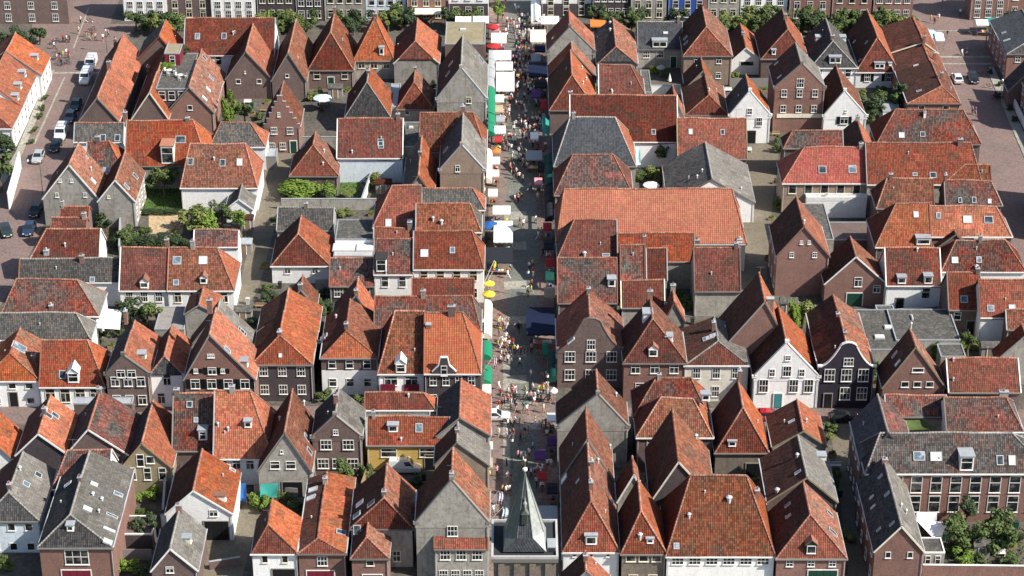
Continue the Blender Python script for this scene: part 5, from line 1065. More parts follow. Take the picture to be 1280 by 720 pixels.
tree('dark green tree left of the white garden shed', 278, 284, 2.0, 4.6, 'leaf_mid', seed=3)
tree('slender bright tree spilling over the left alley', 302, 300, 1.5, 5.2, 'leaf_bright', seed=4)
bush('dark bush against the grey double gable', 131, 284, 1.7, 1.5, 3, 'leaf_dark'); bush('tall green bush beside the stepping stones', 160, 306, 1.8, 1.6, 3.2, 'leaf_mid')
for i, x in enumerate((158, 176, 194, 212, 230)): bush('long dark clipped hedge along the garden behind the red roofs, piece %s' % ['farthest left', 'second from the left', 'in the middle', 'second from the right', 'farthest right'][i], x, 308, 2.0, 1.3, 2.2, 'leaf_dark', 'hedge', name='hedge')
bush('low clipped hedge behind the lawn', 200, 268, 4.2, .7, 1.2, 'leaf_dark', 'hedge', name='hedge')
bush('bright green flat topped bush in front of the red hipped house', 390, 250, 4.4, 2.6, 3.6, 'leaf_bright', 'hedge'); bush('bright leafy bush at the left end of the flat topped bush', 370, 247, 2.0, 1.7, 2.8, 'leaf_bright'); bush('bright leafy bush at the right end of the flat topped bush', 410, 250, 1.8, 1.6, 3, 'leaf_mid')
bush('dark pointed conifer beside the pale blue wall', 432, 226, 1.0, 1.0, 3.6, 'leaf_dark', 'cone'); bush('light shrub beside the glazed terrace', 468, 232, 1.4, 1.2, 2.4, 'leaf_yellow')
tree('dark tree behind the white awning on the left block', 163, 412, 2.1, 5.4, 'leaf_dark', seed=0); tree('green tree right of the dark one near the white house wall', 184, 412, 2.0, 5.0, 'leaf_mid', seed=2); tree('reddish green small tree by the grey yard roof', 196, 410, 1.4, 4.0, 'leaf_yellow', seed=3)
bush('small green bush below the white awning', 126, 428, 1.3, 1.2, 2.4, 'leaf_mid')
bush('bright bush by the olive house door', 157, 628, 1.3, 1.0, 2.0, 'leaf_bright'); bush('bright vine on post by the olive house', 172, 632, .9, .9, 2.2, 'leaf_bright')
bush('clipped hedge in front of the olive house', 172, 645, 2.2, .8, 1.2, 'leaf_mid', 'hedge', name='hedge')
tree('dark tree beside the big grey barn', 184, 678, 1.7, 3.8, 'leaf_dark', seed=1); bush('dusky shrub in the yard beside the barn', 158, 678, 1.2, 1.2, 1.6, 'leaf_dark')
bush('green bush at the bottom edge right of the barn', 158, 718, 1.7, 1.4, 1.8, 'leaf_bright'); bush('second green bush at the bottom edge right of the barn', 174, 718, 1.5, 1.2, 1.6, 'leaf_mid')
bush('shrub in front of the bottom left white house', 6, 712, 1.5, 1.2, 1.8, 'leaf_mid')
bush('bright bush below the green tarp', 322, 634, 1.8, 1.3, 2.4, 'leaf_bright'); bush('bright vine running right from the tarp', 348, 628, 2.2, .8, 2.0, 'leaf_mid', 'hedge'); bush('leafy bush left of the white barn roof', 334, 640, 1.3, 1.2, 2.0, 'leaf_bright')
tree('bright tree between the brown gable house and the white parapet barn', 436, 640, 1.7, 4.8, 'leaf_bright', seed=2); tree('darker tree behind the bright one near the yard wall', 430, 612, 1.7, 4.6, 'leaf_mid', seed=4); bush('green shrub by the yellow shed', 456, 600, 1.2, 1.1, 2.4, 'leaf_mid')
bush('ivy clump on the boundary left of the three attic window house', 402, 398, 1.1, 1.0, 3.4, 'leaf_mid')
tree('tree in the courtyard by the grey barn roof', 826, 208, 1.6, 4.4, 'leaf_mid', seed=1); bush('reddish shrub in the courtyard by the grey barn roof', 816, 222, 1.7, 1.4, 2.2, 'leaf_yellow'); bush('low plants by the blue shop screen', 800, 226, 1.2, 1.0, 1.8, 'leaf_mid'); bush('climbing plant under the blue windows', 805, 190, 1.0, .9, 2.2, 'leaf_dark')
bush('potted green shrub before the grey mansard house', 818, 92, 1.1, .9, 1.6, 'leaf_bright'); bush('second shrub before the grey mansard house', 832, 96, 1.0, .9, 1.4, 'leaf_mid')
bush('green bush left of the white dormer house yard', 918, 100, 1.2, 1.0, 1.8, 'leaf_yellow')
tree('dense dark tree between white pointed gable and long row roofs', 1092, 150, 2.4, 4.8, 'leaf_dark', seed=0); tree('dark tree right of the dense dark tree', 1108, 142, 2.2, 4.6, 'leaf_mid', seed=3); tree('tall dark tree touching the long row roofs', 1124, 140, 1.9, 5.6, 'leaf_dark', seed=4); bush('green bush under the shuttered white front', 1082, 134, 1.7, 1.4, 2.6, 'leaf_mid')
tree('olive coloured tree behind the black neck gable roofs', 1003, 410, 2.0, 5.0, 'leaf_yellow', seed=2)
bush('ivy growing between the white and the black gable roofs', 990, 424, .7, 1.6, 6.5, 'leaf_bright')
bush('green shrub in the gap by the right alley', 972, 262, 1.1, 1.0, 2.2, 'leaf_mid')
for i, (x, y) in enumerate([(1172, 440), (1186, 436), (1200, 438)]): bush('yellow green ivy along the low dark roof, ' + ['left clump', 'middle clump', 'right clump'][i], x, y, 1.1, .6, 2.6, 'leaf_bright', 'hedge', name='ivy')
tree('feathery small tree right of the flat bitumen roofs', 1209, 448, 1.2, 4.4, 'leaf_mid', seed=1)
bush('ivy tumbling beside the orange gable side, left of the low dark roof', 1168, 452, .8, .7, 3.2, 'leaf_bright')
bush('green shrub at the foot of the black bell house side', 1092, 470, .7, .6, 2.6, 'leaf_mid')
# the leafy garden, lower right
tree('leafy tree in the lower right garden, nearest the white sail', 1196, 690, 2.4, 5.4, 'leaf_mid', seed=2); tree('slender tree in front of the tall windows', 1206, 668, 1.6, 5.6, 'leaf_dark', seed=4)
tree('broad light green tree before the monumental building', 1243, 690, 3.0, 5.4, 'leaf_mid', seed=0); tree('small tree left in the lower right garden', 1228, 682, 1.6, 3.6, 'leaf_mid', seed=3)
bush('yellow green bush along the garden wall, left', 1202, 706, 2.0, 1.4, 2.2, 'leaf_bright'); bush('green bush along the garden wall, middle', 1222, 710, 2.0, 1.2, 1.8, 'leaf_mid'); bush('green bush along the garden wall, right', 1262, 708, 1.6, 1.3, 1.8, 'leaf_mid')
for i, (x, y) in enumerate([(1186, 92), (1180, 80)]): pass
for i, (x, y) in enumerate([(50, 148), (44, 166), (40, 180), (53, 138), (57, 126)]): bush('low front garden shrub at the white left street houses', x, y, .8, .7, 1.2, 'leaf_mid')['group'] = 'shrubs before the white left street houses'
for i, (x, y) in enumerate([(1236, 92), (1250, 108), (1246, 122), (1262, 138), (1268, 152)]): bush('low dark shrub on the right street pavement, ' + ['farthest of five', 'second farthest of five', 'third of five', 'fourth of five', 'nearest of five'][i], x, y, .8, .8, 1.1, 'leaf_dark')['group'] = 'shrubs on the right street pavement'
for i, (x, y) in enumerate([(1262, 58), (1273, 60)]): pass
# loose ground cover in the gardens
m = MB(); rnd = random.Random(3)
for (x0, x1, y0, y1, n) in ((1180, 1280, 660, 716, 900), (178, 240, 228, 262, 700), (122, 152, 240, 325, 400), (150, 190, 640, 716, 500), (424, 480, 226, 248, 300), (310, 372, 612, 640, 400), (800, 832, 205, 228, 200)):
    for _ in range(n):
        p = atz(rnd.uniform(x0, x1), rnd.uniform(y0, y1), 0); a = rnd.uniform(0, 6.28); s = rnd.uniform(.05, .12); h_ = rnd.uniform(.1, .35)
        d = Vector((math.cos(a) * s, math.sin(a) * s, 0)); m.face([p - d, p + d, p + d * .6 + Vector((0, 0, h_)), p - d * .6 + Vector((0, 0, h_))], rnd.choice(['leaf_mid', 'leaf_dark', 'leaf_bright']))
o = m.build('ground_cover'); tag(o, 'rough grass and low weeds growing in the back gardens', 'ground cover', kind='stuff')
# ------------------------------------------------------------------ vehicles
def car_paint(name, c, rough=.25, metal=.3):
    m, nt, b = newmat(name, rough, metal, .5); b.inputs['Base Color'].default_value = (*c, 1); b.inputs['Coat Weight'].default_value = .6
for n_, c_ in (('paint_white', (.78, .78, .77)), ('paint_black', (.012, .013, .016)), ('paint_silver', (.48, .49, .50)), ('paint_grey', (.13, .14, .15)), ('paint_green', (.03, .05, .045)), ('paint_red', (.45, .01, .02)), ('paint_blue', (.03, .05, .10))): car_paint(n_, c_)
plain('tyre', (.02, .02, .02), .9); plain('plastic', (.03, .03, .03), .6)
m_, nt_, b_ = newmat('car_glass', .05, 0, .6); b_.inputs['Base Color'].default_value = (.02, .025, .03, 1)
m_, nt_, b_ = newmat('lamp_glass', .15, 0, .6); b_.inputs['Base Color'].default_value = (.75, .75, .72, 1)
m_, nt_, b_ = newmat('tail_glass', .2, 0, .6); b_.inputs['Base Color'].default_value = (.35, .01, .01, 1)
def loft(mb, sts, mat):
    """sts: (y, list of (x,z)) rings of equal count; right half mirrored"""
    rg = []
    for y, pr in sts: rg.append([Vector((x, y, z)) for x, z in pr] + [Vector((-x, y, z)) for x, z in pr[::-1]])
    n = len(rg[0])
    for i in range(len(rg) - 1):
        for k in range(n):
            q = (k + 1) % n; mb.face([rg[i][k], rg[i][q], rg[i + 1][q], rg[i + 1][k]], mat)
    mb.face(rg[0][::-1], mat); mb.face(rg[-1], mat)
def make_vehicle(label, cat, name, x, y, heading, paint, kind='car', L=4.3, group=None):
    """nose points along heading (world angle); local +Y is the nose"""
    p = atz(x, y, 0); t = thing(name, label, cat, (p.x, p.y, 0.02), group); t.rotation_euler = (0, 0, heading - R(90)); ORG[t.name] = Vector((0, 0, 0))
    def pl(mb, nm): return mb.build(nm, t)
    h = L / 2; W = .88
    if kind == 'car': hood, belt, top, zs = .88, .92, 1.45, (.28,)
    else: hood, belt, top = 1.15, 1.25, 2.1
    b = MB()
    def ring(w_, z0, z1): return [(w_ * .92, z0), (w_, z0 + .2), (w_, z1 - .12), (w_ * .93, z1), (0.0, z1 + .02)]
    if kind == 'car': st = [(-h, ring(W * .86, .38, .80)), (-h + .12, ring(W * .96, .27, belt)), (-h + .9, ring(W, .25, belt + .02)), (0, ring(W, .22, belt)), (h - 1.25, ring(W, .22, hood + .04)), (h - .45, ring(W * .98, .24, hood - .08)), (h - .08, ring(W * .88, .30, hood - .22)), (h, ring(W * .78, .36, .56))]
    else: st = [(-h, ring(.93, .40, belt)), (-h + .1, ring(.96, .32, belt + .03)), (0, ring(.97, .28, belt)), (h - .9, ring(.97, .28, hood)), (h - .2, ring(.93, .30, hood - .2)), (h, ring(.80, .36, .75))]
    loft(b, st, paint); pl(b, 'body')
    c = MB(); g = MB()
    if kind == 'car': y0, y1, ty0, ty1, wb, wt = -h + .25, h - 1.15, -h + .75, h - 2.0, W * .95, W * .74
    else: y0, y1, ty0, ty1, wb, wt = -h + .03, h - .85, -h + .12, h - 1.5, .95, .84
    lo = [(-wb, y0), (wb, y0), (wb, y1), (-wb, y1)]; hi = [(-wt, ty0), (wt, ty0), (wt, ty1), (-wt, ty1)]
    A = [Vector((*q, belt - .02)) for q in lo]; B = [Vector((*q, top)) for q in hi]
    for i in range(4): c.face([A[i], A[(i + 1) % 4], B[(i + 1) % 4], B[i]], paint)
    c.face(B, paint); c.face([q + Vector((0, 0, 0)) for q in A][::-1], paint)
    c.box(-wt + .05, wt - .05, ty0 + .05, ty1 - .05, top, top + .025, paint)
    pl(c, 'cabin')
    for i, nm in ((2, 'windscreen'), (0, 'rear_window'), (1, 'side_window'), (3, 'side_window')):
        if kind == 'van' and i == 0: pass
        a, b2, c2, d = A[i], A[(i + 1) % 4], B[(i + 1) % 4], B[i]
        def bl(s, u): return (a * (1 - s) + b2 * s) * (1 - u) + (d * (1 - s) + c2 * s) * u
        nn = (b2 - a).cross(d - a).normalized() * .012
        s0, s1 = (.07, .93)
        if kind == 'van' and i == 1: s0, s1 = .68, .95
        if kind == 'van' and i == 3: s0, s1 = .05, .32
        u0, u1 = (.12, .90) if kind == 'car' else (.2, .85)
        q = MB(); q.face([bl(s0, u0) + nn, bl(s1, u0) + nn, bl(s1, u1) + nn, bl(s0, u1) + nn], 'car_glass'); pl(q, nm)
    for sx in (-1, 1):
        for wy in (-h + .82, h - .82):
            r = .31 if kind == 'car' else .34; q = MB(); n = 14; x0, x1 = sx * (W - .14), sx * (W + .035)
            for rr, mt, xx in ((r, 'tyre', x1),):
                a_ = [Vector((x0, wy + r * math.cos(k * 2 * math.pi / n), r + r * math.sin(k * 2 * math.pi / n))) for k in range(n)]; b_ = [Vector((x1, v.y, v.z)) for v in a_]
                for k in range(n): q.face([a_[k], a_[(k + 1) % n], b_[(k + 1) % n], b_[k]], 'tyre')
                q.face(b_, 'tyre'); q.face(a_[::-1], 'tyre')
            w_ = pl(q, 'wheel'); ORG[w_.name] = Vector((0, 0, 0))
            rm = MB(); rm.face([Vector((x1 + sx * .01, wy + .6 * r * math.cos(k * 2 * math.pi / n), r + .6 * r * math.sin(k * 2 * math.pi / n))) for k in range(n)], 'steel'); rm.build('rim', w_)
        z = .62 if kind == 'car' else .85; q = MB(); q.box(sx * W * .62 - .14, sx * W * .62 + .14, h - .16, h - .015, z - .08, z + .07, 'lamp_glass'); pl(q, 'headlight')
        q = MB(); q.box(sx * W * .74 - .12, sx * W * .74 + .12, -h - .02, -h + .08, z + .02, z + .2, 'tail_glass'); pl(q, 'tail_light')
        q = MB(); q.box(sx * (wb + .02), sx * (wb + .17), y1 - .35, y1 - .22, belt, belt + .13, 'plastic') if sx > 0 else q.box(-(wb + .17), -(wb + .02), y1 - .35, y1 - .22, belt, belt + .13, 'plastic'); pl(q, 'mirror')
    q = MB(); q.box(-.26, .26, h - .005, h + .02, .42, .52, 'paint_white'); pl(q, 'number_plate')
    if kind == 'van':
        q = MB(); q.box(-.6, .6, -.9, -.85, top + .03, top + .07, 'plastic'); q.box(-.6, .6, .4, .45, top + .03, top + .07, 'plastic'); q.box(-.62, -.58, -.9, .45, top + .03, top + .07, 'plastic'); q.box(.58, .62, -.9, .45, top + .03, top + .07, 'plastic'); pl(q, 'roof_rack')
    return t
full()
d = atz(60, 200) - atz(110, 92); HL = math.atan2(d.y, d.x)          # towards the viewer down the left street
d = atz(1200, 110) - atz(1222, 160); HR = math.atan2(d.y, d.x)
make_vehicle('white van nearest the square with dark windscreen', 'van', 'van', 108, 101, HL, 'paint_white', 'van', 5.2)
make_vehicle('white van parked directly behind another white van by the square', 'van', 'van', 114, 84, HL, 'paint_white', 'van', 4.8)
make_vehicle('dark green car with ladder beside the grey and orange gable house', 'car', 'parked_car', 95, 135, HL, 'paint_green')
make_vehicle('dark grey car right behind the lower white van', 'car', 'parked_car', 88, 150, HL, 'paint_grey')
make_vehicle('white van with black windscreen half way down the left street', 'van', 'van', 77, 171, HL, 'paint_white', 'van', 4.8)
make_vehicle('silver car driving down the left street alone', 'car', 'car', 48, 200, HL, 'paint_silver')
make_vehicle('black car parked beside the grey double gable', 'car', 'parked_car', 45, 267, HL, 'paint_black')
make_vehicle('dark blue car behind the small red roofed shelter', 'car', 'parked_car', 37, 290, HL, 'paint_blue')
make_vehicle('dark green car at the left edge of the picture', 'car', 'parked_car', 8, 292, HL + R(20), 'paint_green')
make_vehicle('black car partly hidden beside the dark tiled roof at the left street', 'car', 'parked_car', 70, 186, HL, 'paint_black')
make_vehicle('white car parked left of the black car on the right street', 'car', 'parked_car', 1196, 101, HR, 'paint_white')
make_vehicle('black car parked right of the white car on the right street', 'car', 'parked_car', 1216, 101, HR + math.pi, 'paint_black')
make_vehicle('bright red car half hidden before the white pointed gable', 'car', 'parked_car', 962, 524, 0, 'paint_red')
make_vehicle('black car parked before the black neck gable house', 'car', 'parked_car', 1054, 526, 0, 'paint_black')
make_vehicle('white car on the crossing at the market street', 'car', 'parked_car', 619, 524, 0, 'paint_white')
make_vehicle('white van in the yard before the yellow shed', 'van', 'van', 506, 589, 0, 'paint_white', 'van', 4.4)
# bicycles -------------------------------------------------------
def bike_mesh(col):
    m = MB(); r = .33
    for wy in (-.52, .52):
        ring = [(0, wy + r * math.cos(k * 2 * math.pi / 14), r + r * math.sin(k * 2 * math.pi / 14)) for k in range(15)]; m.tube(ring, .025, 'tyre', 4)
        for k in range(4): a = k * math.pi / 4; m.tube([(0, wy - r * math.cos(a), r - r * math.sin(a)), (0, wy + r * math.cos(a), r + r * math.sin(a))], .006, 'steel', 3)
    for a, b in (((0, -.52, r), (0, -.05, .30)), ((0, -.05, .30), (0, -.18, .82)), ((0, -.52, r), (0, -.18, .75)), ((0, -.05, .30), (0, .38, .72)), ((0, -.18, .75), (0, .36, .85)), ((0, .52, r), (0, .34, .98))): m.tube([a, b], .022, col, 5)
    return m.mesh('frame')
BK = [bike_mesh(c) for c in ('black_paint', 'blue_paint', 'maroon_paint', 'dark_green_paint')]
sm = MB(); sm.box(-.08, .08, -.30, -.05, .84, .90, 'plastic'); SADDLE = sm.mesh('saddle')
hm = MB(); hm.tube([(-.28, .22, 1.02), (-.2, .34, 1.04), (0, .34, 1.0), (.2, .34, 1.04), (.28, .22, 1.02)], .018, 'steel', 5); HANDLE = hm.mesh('handlebar')
def bicycle(x, y, label, group, rz=None, p=None):
    p = p or atz(x, y, .02); i = random.randrange(4); t = thing('bicycle', label, 'bicycle', p, group); t.rotation_euler = (0, R(random.uniform(-6, 6)), rz if rz is not None else random.uniform(0, 6.28))
    for nm, me in (('frame', BK[i]), ('saddle', SADDLE), ('handlebar', HANDLE)): o = bpy.data.objects.new(nm, me); COL.objects.link(o); o.parent = t
    return t
for i in range(10): bicycle(58 + random.uniform(0, 30), 56 + random.uniform(-4, 26), 'bicycle in the parked cluster on the left square', 'bicycles on the left square')
for i in range(9): bicycle(1064 + i * 1.3 + random.uniform(-1, 1), 568 + i * 6, 'bicycle leaning on the wall of the dark alley', 'bicycles in the dark alley', R(20) + random.uniform(-.3, .3))
for i in range(4): bicycle(112 + random.uniform(-8, 20), 22 + random.uniform(0, 24), 'bicycle crossing the left square', 'bicycles crossing the left square')
for i in range(5): bicycle(634 + random.uniform(0, 30), 506 + random.uniform(-20, 60), 'bicycle pushed through the market street crossing', 'bicycles in the market street')
for i in range(3): bicycle(1226 + i * 9, 96 + i * 14, 'bicycle on the pavement of the right street', 'bicycles on the right street', R(60))
# ------------------------------------------------------------------ market stalls, awnings, parasols, flags
def cloth(name, c, rough=.8):
    plain(name, c, rough, 0, .2, .06)
cloth('cloth_white', (.82, .81, .78)); cloth('cloth_cream', (.72, .64, .50)); cloth('cloth_navy', (.008, .013, .038)); cloth('cloth_black', (.018, .020, .026)); cloth('cloth_green', (.015, .19, .10)); cloth('cloth_dark_green', (.008, .06, .045))
cloth('cloth_teal', (.03, .22, .19)); cloth('cloth_blue', (.02, .09, .28)); cloth('cloth_red', (.36, .03, .03)); cloth('cloth_orange', (.55, .17, .04)); cloth('cloth_yellow', (.62, .52, .05)); cloth('cloth_grey', (.30, .31, .32)); cloth('cloth_tan', (.42, .33, .22)); cloth('cloth_sky', (.40, .66, .70)); cloth('cloth_purple', (.10, .04, .14)); cloth('cloth_pink', (.62, .28, .30))
full()
GOODS = ['cloth_red', 'cloth_cream', 'cloth_blue', 'cloth_white', 'cloth_pink', 'cloth_teal', 'cloth_yellow', 'wood', 'cloth_purple']
def stall(label, x0, x1, y0, y1, mat, h=2.5, rise=.55, posts=True, goods=True, axis='x', name='market_stall', cat='stall'):
    """canopy outline in the image: x0..x1, y0 (far edge) .. y1 (near edge)"""
    a = atz(x0, y1, h); b = atz(x1, y1, h); c = atz((x0 + x1) / 2, y0, h); X0, X1, Y0, Y1 = a.x, b.x, a.y, max(c.y, a.y + 1.0)
    t = thing(name, label, cat, ((X0 + X1) / 2, Y0, 0)); m = MB(); z = h
    if axis == 'x':
        ym = (Y0 + Y1) / 2; pts = [((X0, Y0, z), (X1, Y0, z), (X1, ym, z + rise), (X0, ym, z + rise)), ((X1, Y1, z), (X0, Y1, z), (X0, ym, z + rise), (X1, ym, z + rise))]
    else:
        xm = (X0 + X1) / 2; pts = [((X0, Y1, z), (X0, Y0, z), (xm, Y0, z + rise), (xm, Y1, z + rise)), ((X1, Y0, z), (X1, Y1, z), (xm, Y1, z + rise), (xm, Y0, z + rise))]
    for q in pts:
        q = [Vector(k) for k in q]; n = 6                      # slightly slack cloth between the frames
        for i in range(n):
            A = q[0].lerp(q[1], i / n); B = q[0].lerp(q[1], (i + 1) / n); C = q[3].lerp(q[2], (i + 1) / n); D = q[3].lerp(q[2], i / n)
            mid = [A.lerp(D, .5), B.lerp(C, .5)]
            for k in mid: k.z -= .07
            m.face([A, B, mid[1], mid[0]], mat); m.face([mid[0], mid[1], C, D], mat)
    for (p, q) in (((X0, Y0), (X1, Y0)), ((X1, Y0), (X1, Y1)), ((X1, Y1), (X0, Y1)), ((X0, Y1), (X0, Y0))):
        n = 8
        for i in range(n):
            A = Vector((*p, z)).lerp(Vector((*q, z)), i / n); B = Vector((*p, z)).lerp(Vector((*q, z)), (i + 1) / n); d = Vector((0, 0, -.22 - .05 * (i % 2)))
            m.face([A + d, B + d, B, A], mat)
    m.build('canopy', t)
    if posts:
        for px_, py_ in ((X0 + .08, Y0 + .08), (X1 - .08, Y0 + .08), (X1 - .08, Y1 - .08), (X0 + .08, Y1 - .08)):
            q = MB(); q.tube([(px_, py_, 0), (px_, py_, z)], .035, 'steel', 6); q.build('post', t)
    if goods:
        q = MB(); ty = Y0 + .15; q.box(X0 + .3, X1 - .3, ty, min(ty + .9, Y1), .78, .84, 'wood')
        for xx in (X0 + .4, X1 - .5): q.box(xx, xx + .08, ty + .1, ty + .8, 0, .78, 'wood')
        q.build('table', t)
        n = max(3, int((X1 - X0) / .55))
        for i in range(n):
            gx = X0 + .45 + (X1 - X0 - .9) * (i + .5) / n; mt = random.choice(GOODS); hh = random.uniform(.12, .4)
            k = MB(); wq = .2 + .05 * random.random(); k.prism([(gx - wq, .84), (gx + wq, .84), (gx + wq * .85, .84 + hh), (gx, .84 + hh * 1.15), (gx - wq * .85, .84 + hh)], 'y', ty + .1, ty + .75, mt)
            o = k.build('crate', org=(gx, ty + .4, .84)); tag(o, ' '.join(('%s goods on the %s' % (mt.replace('cloth_', '').replace('wood', 'brown') + ' heap of', label)).split()[:16]), 'goods', ' '.join(('goods on the ' + label).split()[:12]))
    return t
stall('cream square market canopy right of the crowd at the far end', 663, 683, 37, 52, 'cloth_cream')
stall('long white canopy along the black far shop', 664, 676, 0, 28, 'cloth_white', axis='y', goods=False)
stall('low white canopy spanning before the black far shop', 676, 699, 20, 29, 'cloth_white', goods=False)
stall('left one of two white trailer tops behind the tan flat roof', 569, 589, 20, 28, 'cloth_white', goods=False, h=3.2); stall('right one of two white trailer tops behind the tan flat roof', 591, 611, 20, 28, 'cloth_white', goods=False, h=3.2)
stall('small white canopy between the two red parasols', 614, 633, 41, 53, 'cloth_white')
stall('slanting white market tent, farthest of the three big ones', 616, 639, 63, 74, 'cloth_white'); stall('white market tent in the middle of the three big ones', 620, 641, 77, 87, 'cloth_white'); stall('widest white market tent, nearest of the three big ones', 620, 643, 90, 113, 'cloth_white')
stall('navy blue market canopy in the shade', 661, 684, 78, 95, 'cloth_navy')
stall('small white canopy beside the second green awning', 618, 632, 157, 166, 'cloth_white'); stall('small white kiosk top in the shaded right half of the street', 663, 673, 165, 173, 'cloth_white', goods=False)
stall('pale trailer with open counter across the shaded street', 657, 678, 188, 199, 'cloth_grey', h=2.7, rise=.15)
stall('teal market canopy against the right house wall', 678, 687, 147, 171, 'cloth_teal', axis='y'); stall('dark red clothes rack canopy by the right wall', 676, 684, 124, 136, 'cloth_red')
stall('white canopy with a pink stall beneath, left side', 616, 638, 257, 267, 'cloth_white'); stall('large off white canopy next to the blue parasol', 617, 641, 276, 302, 'cloth_white')
stall('large black canopy right of the yellow flag', 607, 641, 309, 328, 'cloth_black'); stall('great navy canopy along the shaded right wall', 658, 694, 384, 418, 'cloth_navy')
stall('brown orange canopy over a doorway on the right wall', 680, 694, 359, 371, 'cloth_tan', goods=False)
stall('small green kiosk by the right wall', 678, 685, 428, 443, 'cloth_green', goods=False); stall('white flat canopy left of the crossing', 603, 614, 480, 491, 'cloth_cream', goods=False)
stall('pale striped canopy right of the church spire', 673, 697, 632, 650, 'cloth_grey', h=3, rise=.3, goods=False); stall('purple canopy above the church spire', 668, 682, 562, 574, 'cloth_purple')
stall('blue and white covered market stall by the upper right brick house', 1236, 1258, 22, 31, 'cloth_teal'); stall('white covered stall left of the teal stall', 1221, 1236, 24, 31, 'cloth_white')
stall('pale green and white tent at the end of the long row roofs', 1160, 1171, 37, 47, 'cloth_sky', goods=False); stall('white tent touching the pale green tent', 1170, 1181, 40, 50, 'cloth_white', goods=False)
stall('cream shop awning under the pinkish far house', 513, 556, 10, 17, 'cloth_cream', h=2.8, goods=False, name='shop_awning', cat='awning')
stall('orange yellow small tent beside the far red corner roof', 738, 757, 24, 33, 'cloth_orange', goods=False)
for lb_, x0_, x1_, y0_, y1_, mt_ in (('striped white pink stall under the far end crowd, left wall', 614, 624, 30, 38, 'cloth_pink'), ('dark blue stall below the cream square canopy', 668, 682, 55, 64, 'cloth_navy'), ('small grey stall above the navy canopy', 664, 676, 67, 76, 'cloth_grey'),
  ('black stall right under the navy canopy', 668, 684, 99, 109, 'cloth_black'), ('purple and white rack stall in the shade', 664, 676, 112, 121, 'cloth_purple'), ('white rack stall left below the widest white tent', 618, 630, 118, 127, 'cloth_cream'), ('tan stall beside the first green awning', 619, 629, 131, 140, 'cloth_tan'),
  ('grey stall beside the second green awning', 620, 631, 144, 152, 'cloth_grey'), ('red goods stall below the small white canopy', 618, 628, 170, 177, 'cloth_red'), ('white flower stall by the pale barrel awnings', 615, 625, 196, 204, 'cloth_white'), ('cream stall by the pale barrel awnings', 615, 624, 212, 220, 'cloth_cream'),
  ('black stall left of the far dark green awnings', 672, 681, 203, 213, 'cloth_black'), ('pink clothes stall in the shaded street', 668, 678, 222, 230, 'cloth_pink'), ('pale cream stall above the white left canopy', 610, 622, 236, 245, 'cloth_cream'), ('red stall by the shaded black awnings', 679, 690, 278, 287, 'cloth_red'),
  ('dark stall in the shade opposite the black canopy', 680, 692, 300, 311, 'cloth_black'), ('red striped stall opposite the yellow parasols', 682, 693, 322, 332, 'cloth_red'), ('green plant stall opposite the yellow parasols', 682, 693, 338, 350, 'cloth_dark_green'),
  ('cream stall left below the lower green awning', 603, 614, 495, 506, 'cloth_cream'), ('grey stall left of the crossing, lower side', 604, 615, 534, 544, 'cloth_grey'), ('white stall lower left beside the street wall', 604, 616, 552, 562, 'cloth_white'), ('tan stall above the flags', 604, 616, 572, 584, 'cloth_tan'),
  ('white stall under the grey chevron house wall', 684, 696, 516, 526, 'cloth_white'), ('purple clothes stall by the right wall', 684, 697, 545, 556, 'cloth_purple'), ('red clothes stall right of the spire tip', 672, 684, 588, 599, 'cloth_red'), ('dark stall right of the spire', 684, 697, 604, 616, 'cloth_black')):
    stall(lb_, x0_, x1_, y0_, y1_, mt_, h=2.2, rise=.3)
def awning(label, x0, x1, y0, y1, mat, h=3.2, side='L', n=2, mat2='cloth_white'):
    """barrel awnings on a house wall along the street; side: which wall"""
    a = atz(x0, y1, h - .5); b = atz(x1, y1, h - .5); c = atz(x0, y0, h - .5); t = thing('awning', label, 'awning', ((a.x + b.x) / 2, a.y, 0))
    Y0, Y1 = a.y, c.y; L = (Y1 - Y0) / n
    for i in range(n):
        y0_, y1_ = Y0 + i * L + .1, Y0 + (i + 1) * L - .1; m = MB(); k = 6; W_ = b.x - a.x
        pr = []
        for j in range(k + 1):
            an = math.pi / 2 * j / k
            xx = a.x + W_ * math.sin(an) if side == 'L' else b.x - W_ * math.sin(an)
            pr.append((xx, h - 1.0 + 1.0 * math.cos(an)))
        seg = 5
        for j in range(k):
            for s in range(seg):
                ya, yb = y0_ + (y1_ - y0_) * s / seg, y0_ + (y1_ - y0_) * (s + 1) / seg; mm = mat if (s % 2 == 0 or mat2 is None) else mat2
                m.face([(pr[j][0], ya, pr[j][1]), (pr[j][0], yb, pr[j][1]), (pr[j + 1][0], yb, pr[j + 1][1]), (pr[j + 1][0], ya, pr[j + 1][1])], mm)
        for ya in (y0_, y1_): m.face([(q[0], ya, q[1]) for q in pr] + [(pr[0][0], ya, pr[-1][1])], mat)
        m.build('cloth', t)
        q = MB(); q.tube([(pr[-1][0], y0_, pr[-1][1]), (pr[-1][0], y1_, pr[-1][1])], .03, 'steel', 5); q.build('front_rail', t)
awning('pale grey barrel awnings on the house left of the three white tents', 610, 619, 65, 110, 'cloth_grey', n=4, mat2=None)
awning('bright green barrel awning below the pale grey ones', 610, 619, 111, 143, 'cloth_green', n=1, mat2=None); awning('second bright green barrel awning, left street wall', 610, 619, 144, 167, 'cloth_green', n=2, mat2=None)
awning('pale barrel awnings beside the beige gable house', 608, 615, 188, 226, 'cloth_cream', n=3, mat2=None)
awning('cream barrel awnings below the yellow parasols', 605, 615, 377, 420, 'cloth_cream', n=3, mat2=None)
awning('green barrel awning with dark gap on the orange corner roof house', 605, 615, 428, 447, 'cloth_green', n=1, mat2=None); awning('lower green barrel awning beside the red and white flag', 605, 615, 459, 479, 'cloth_green', n=1, mat2=None)
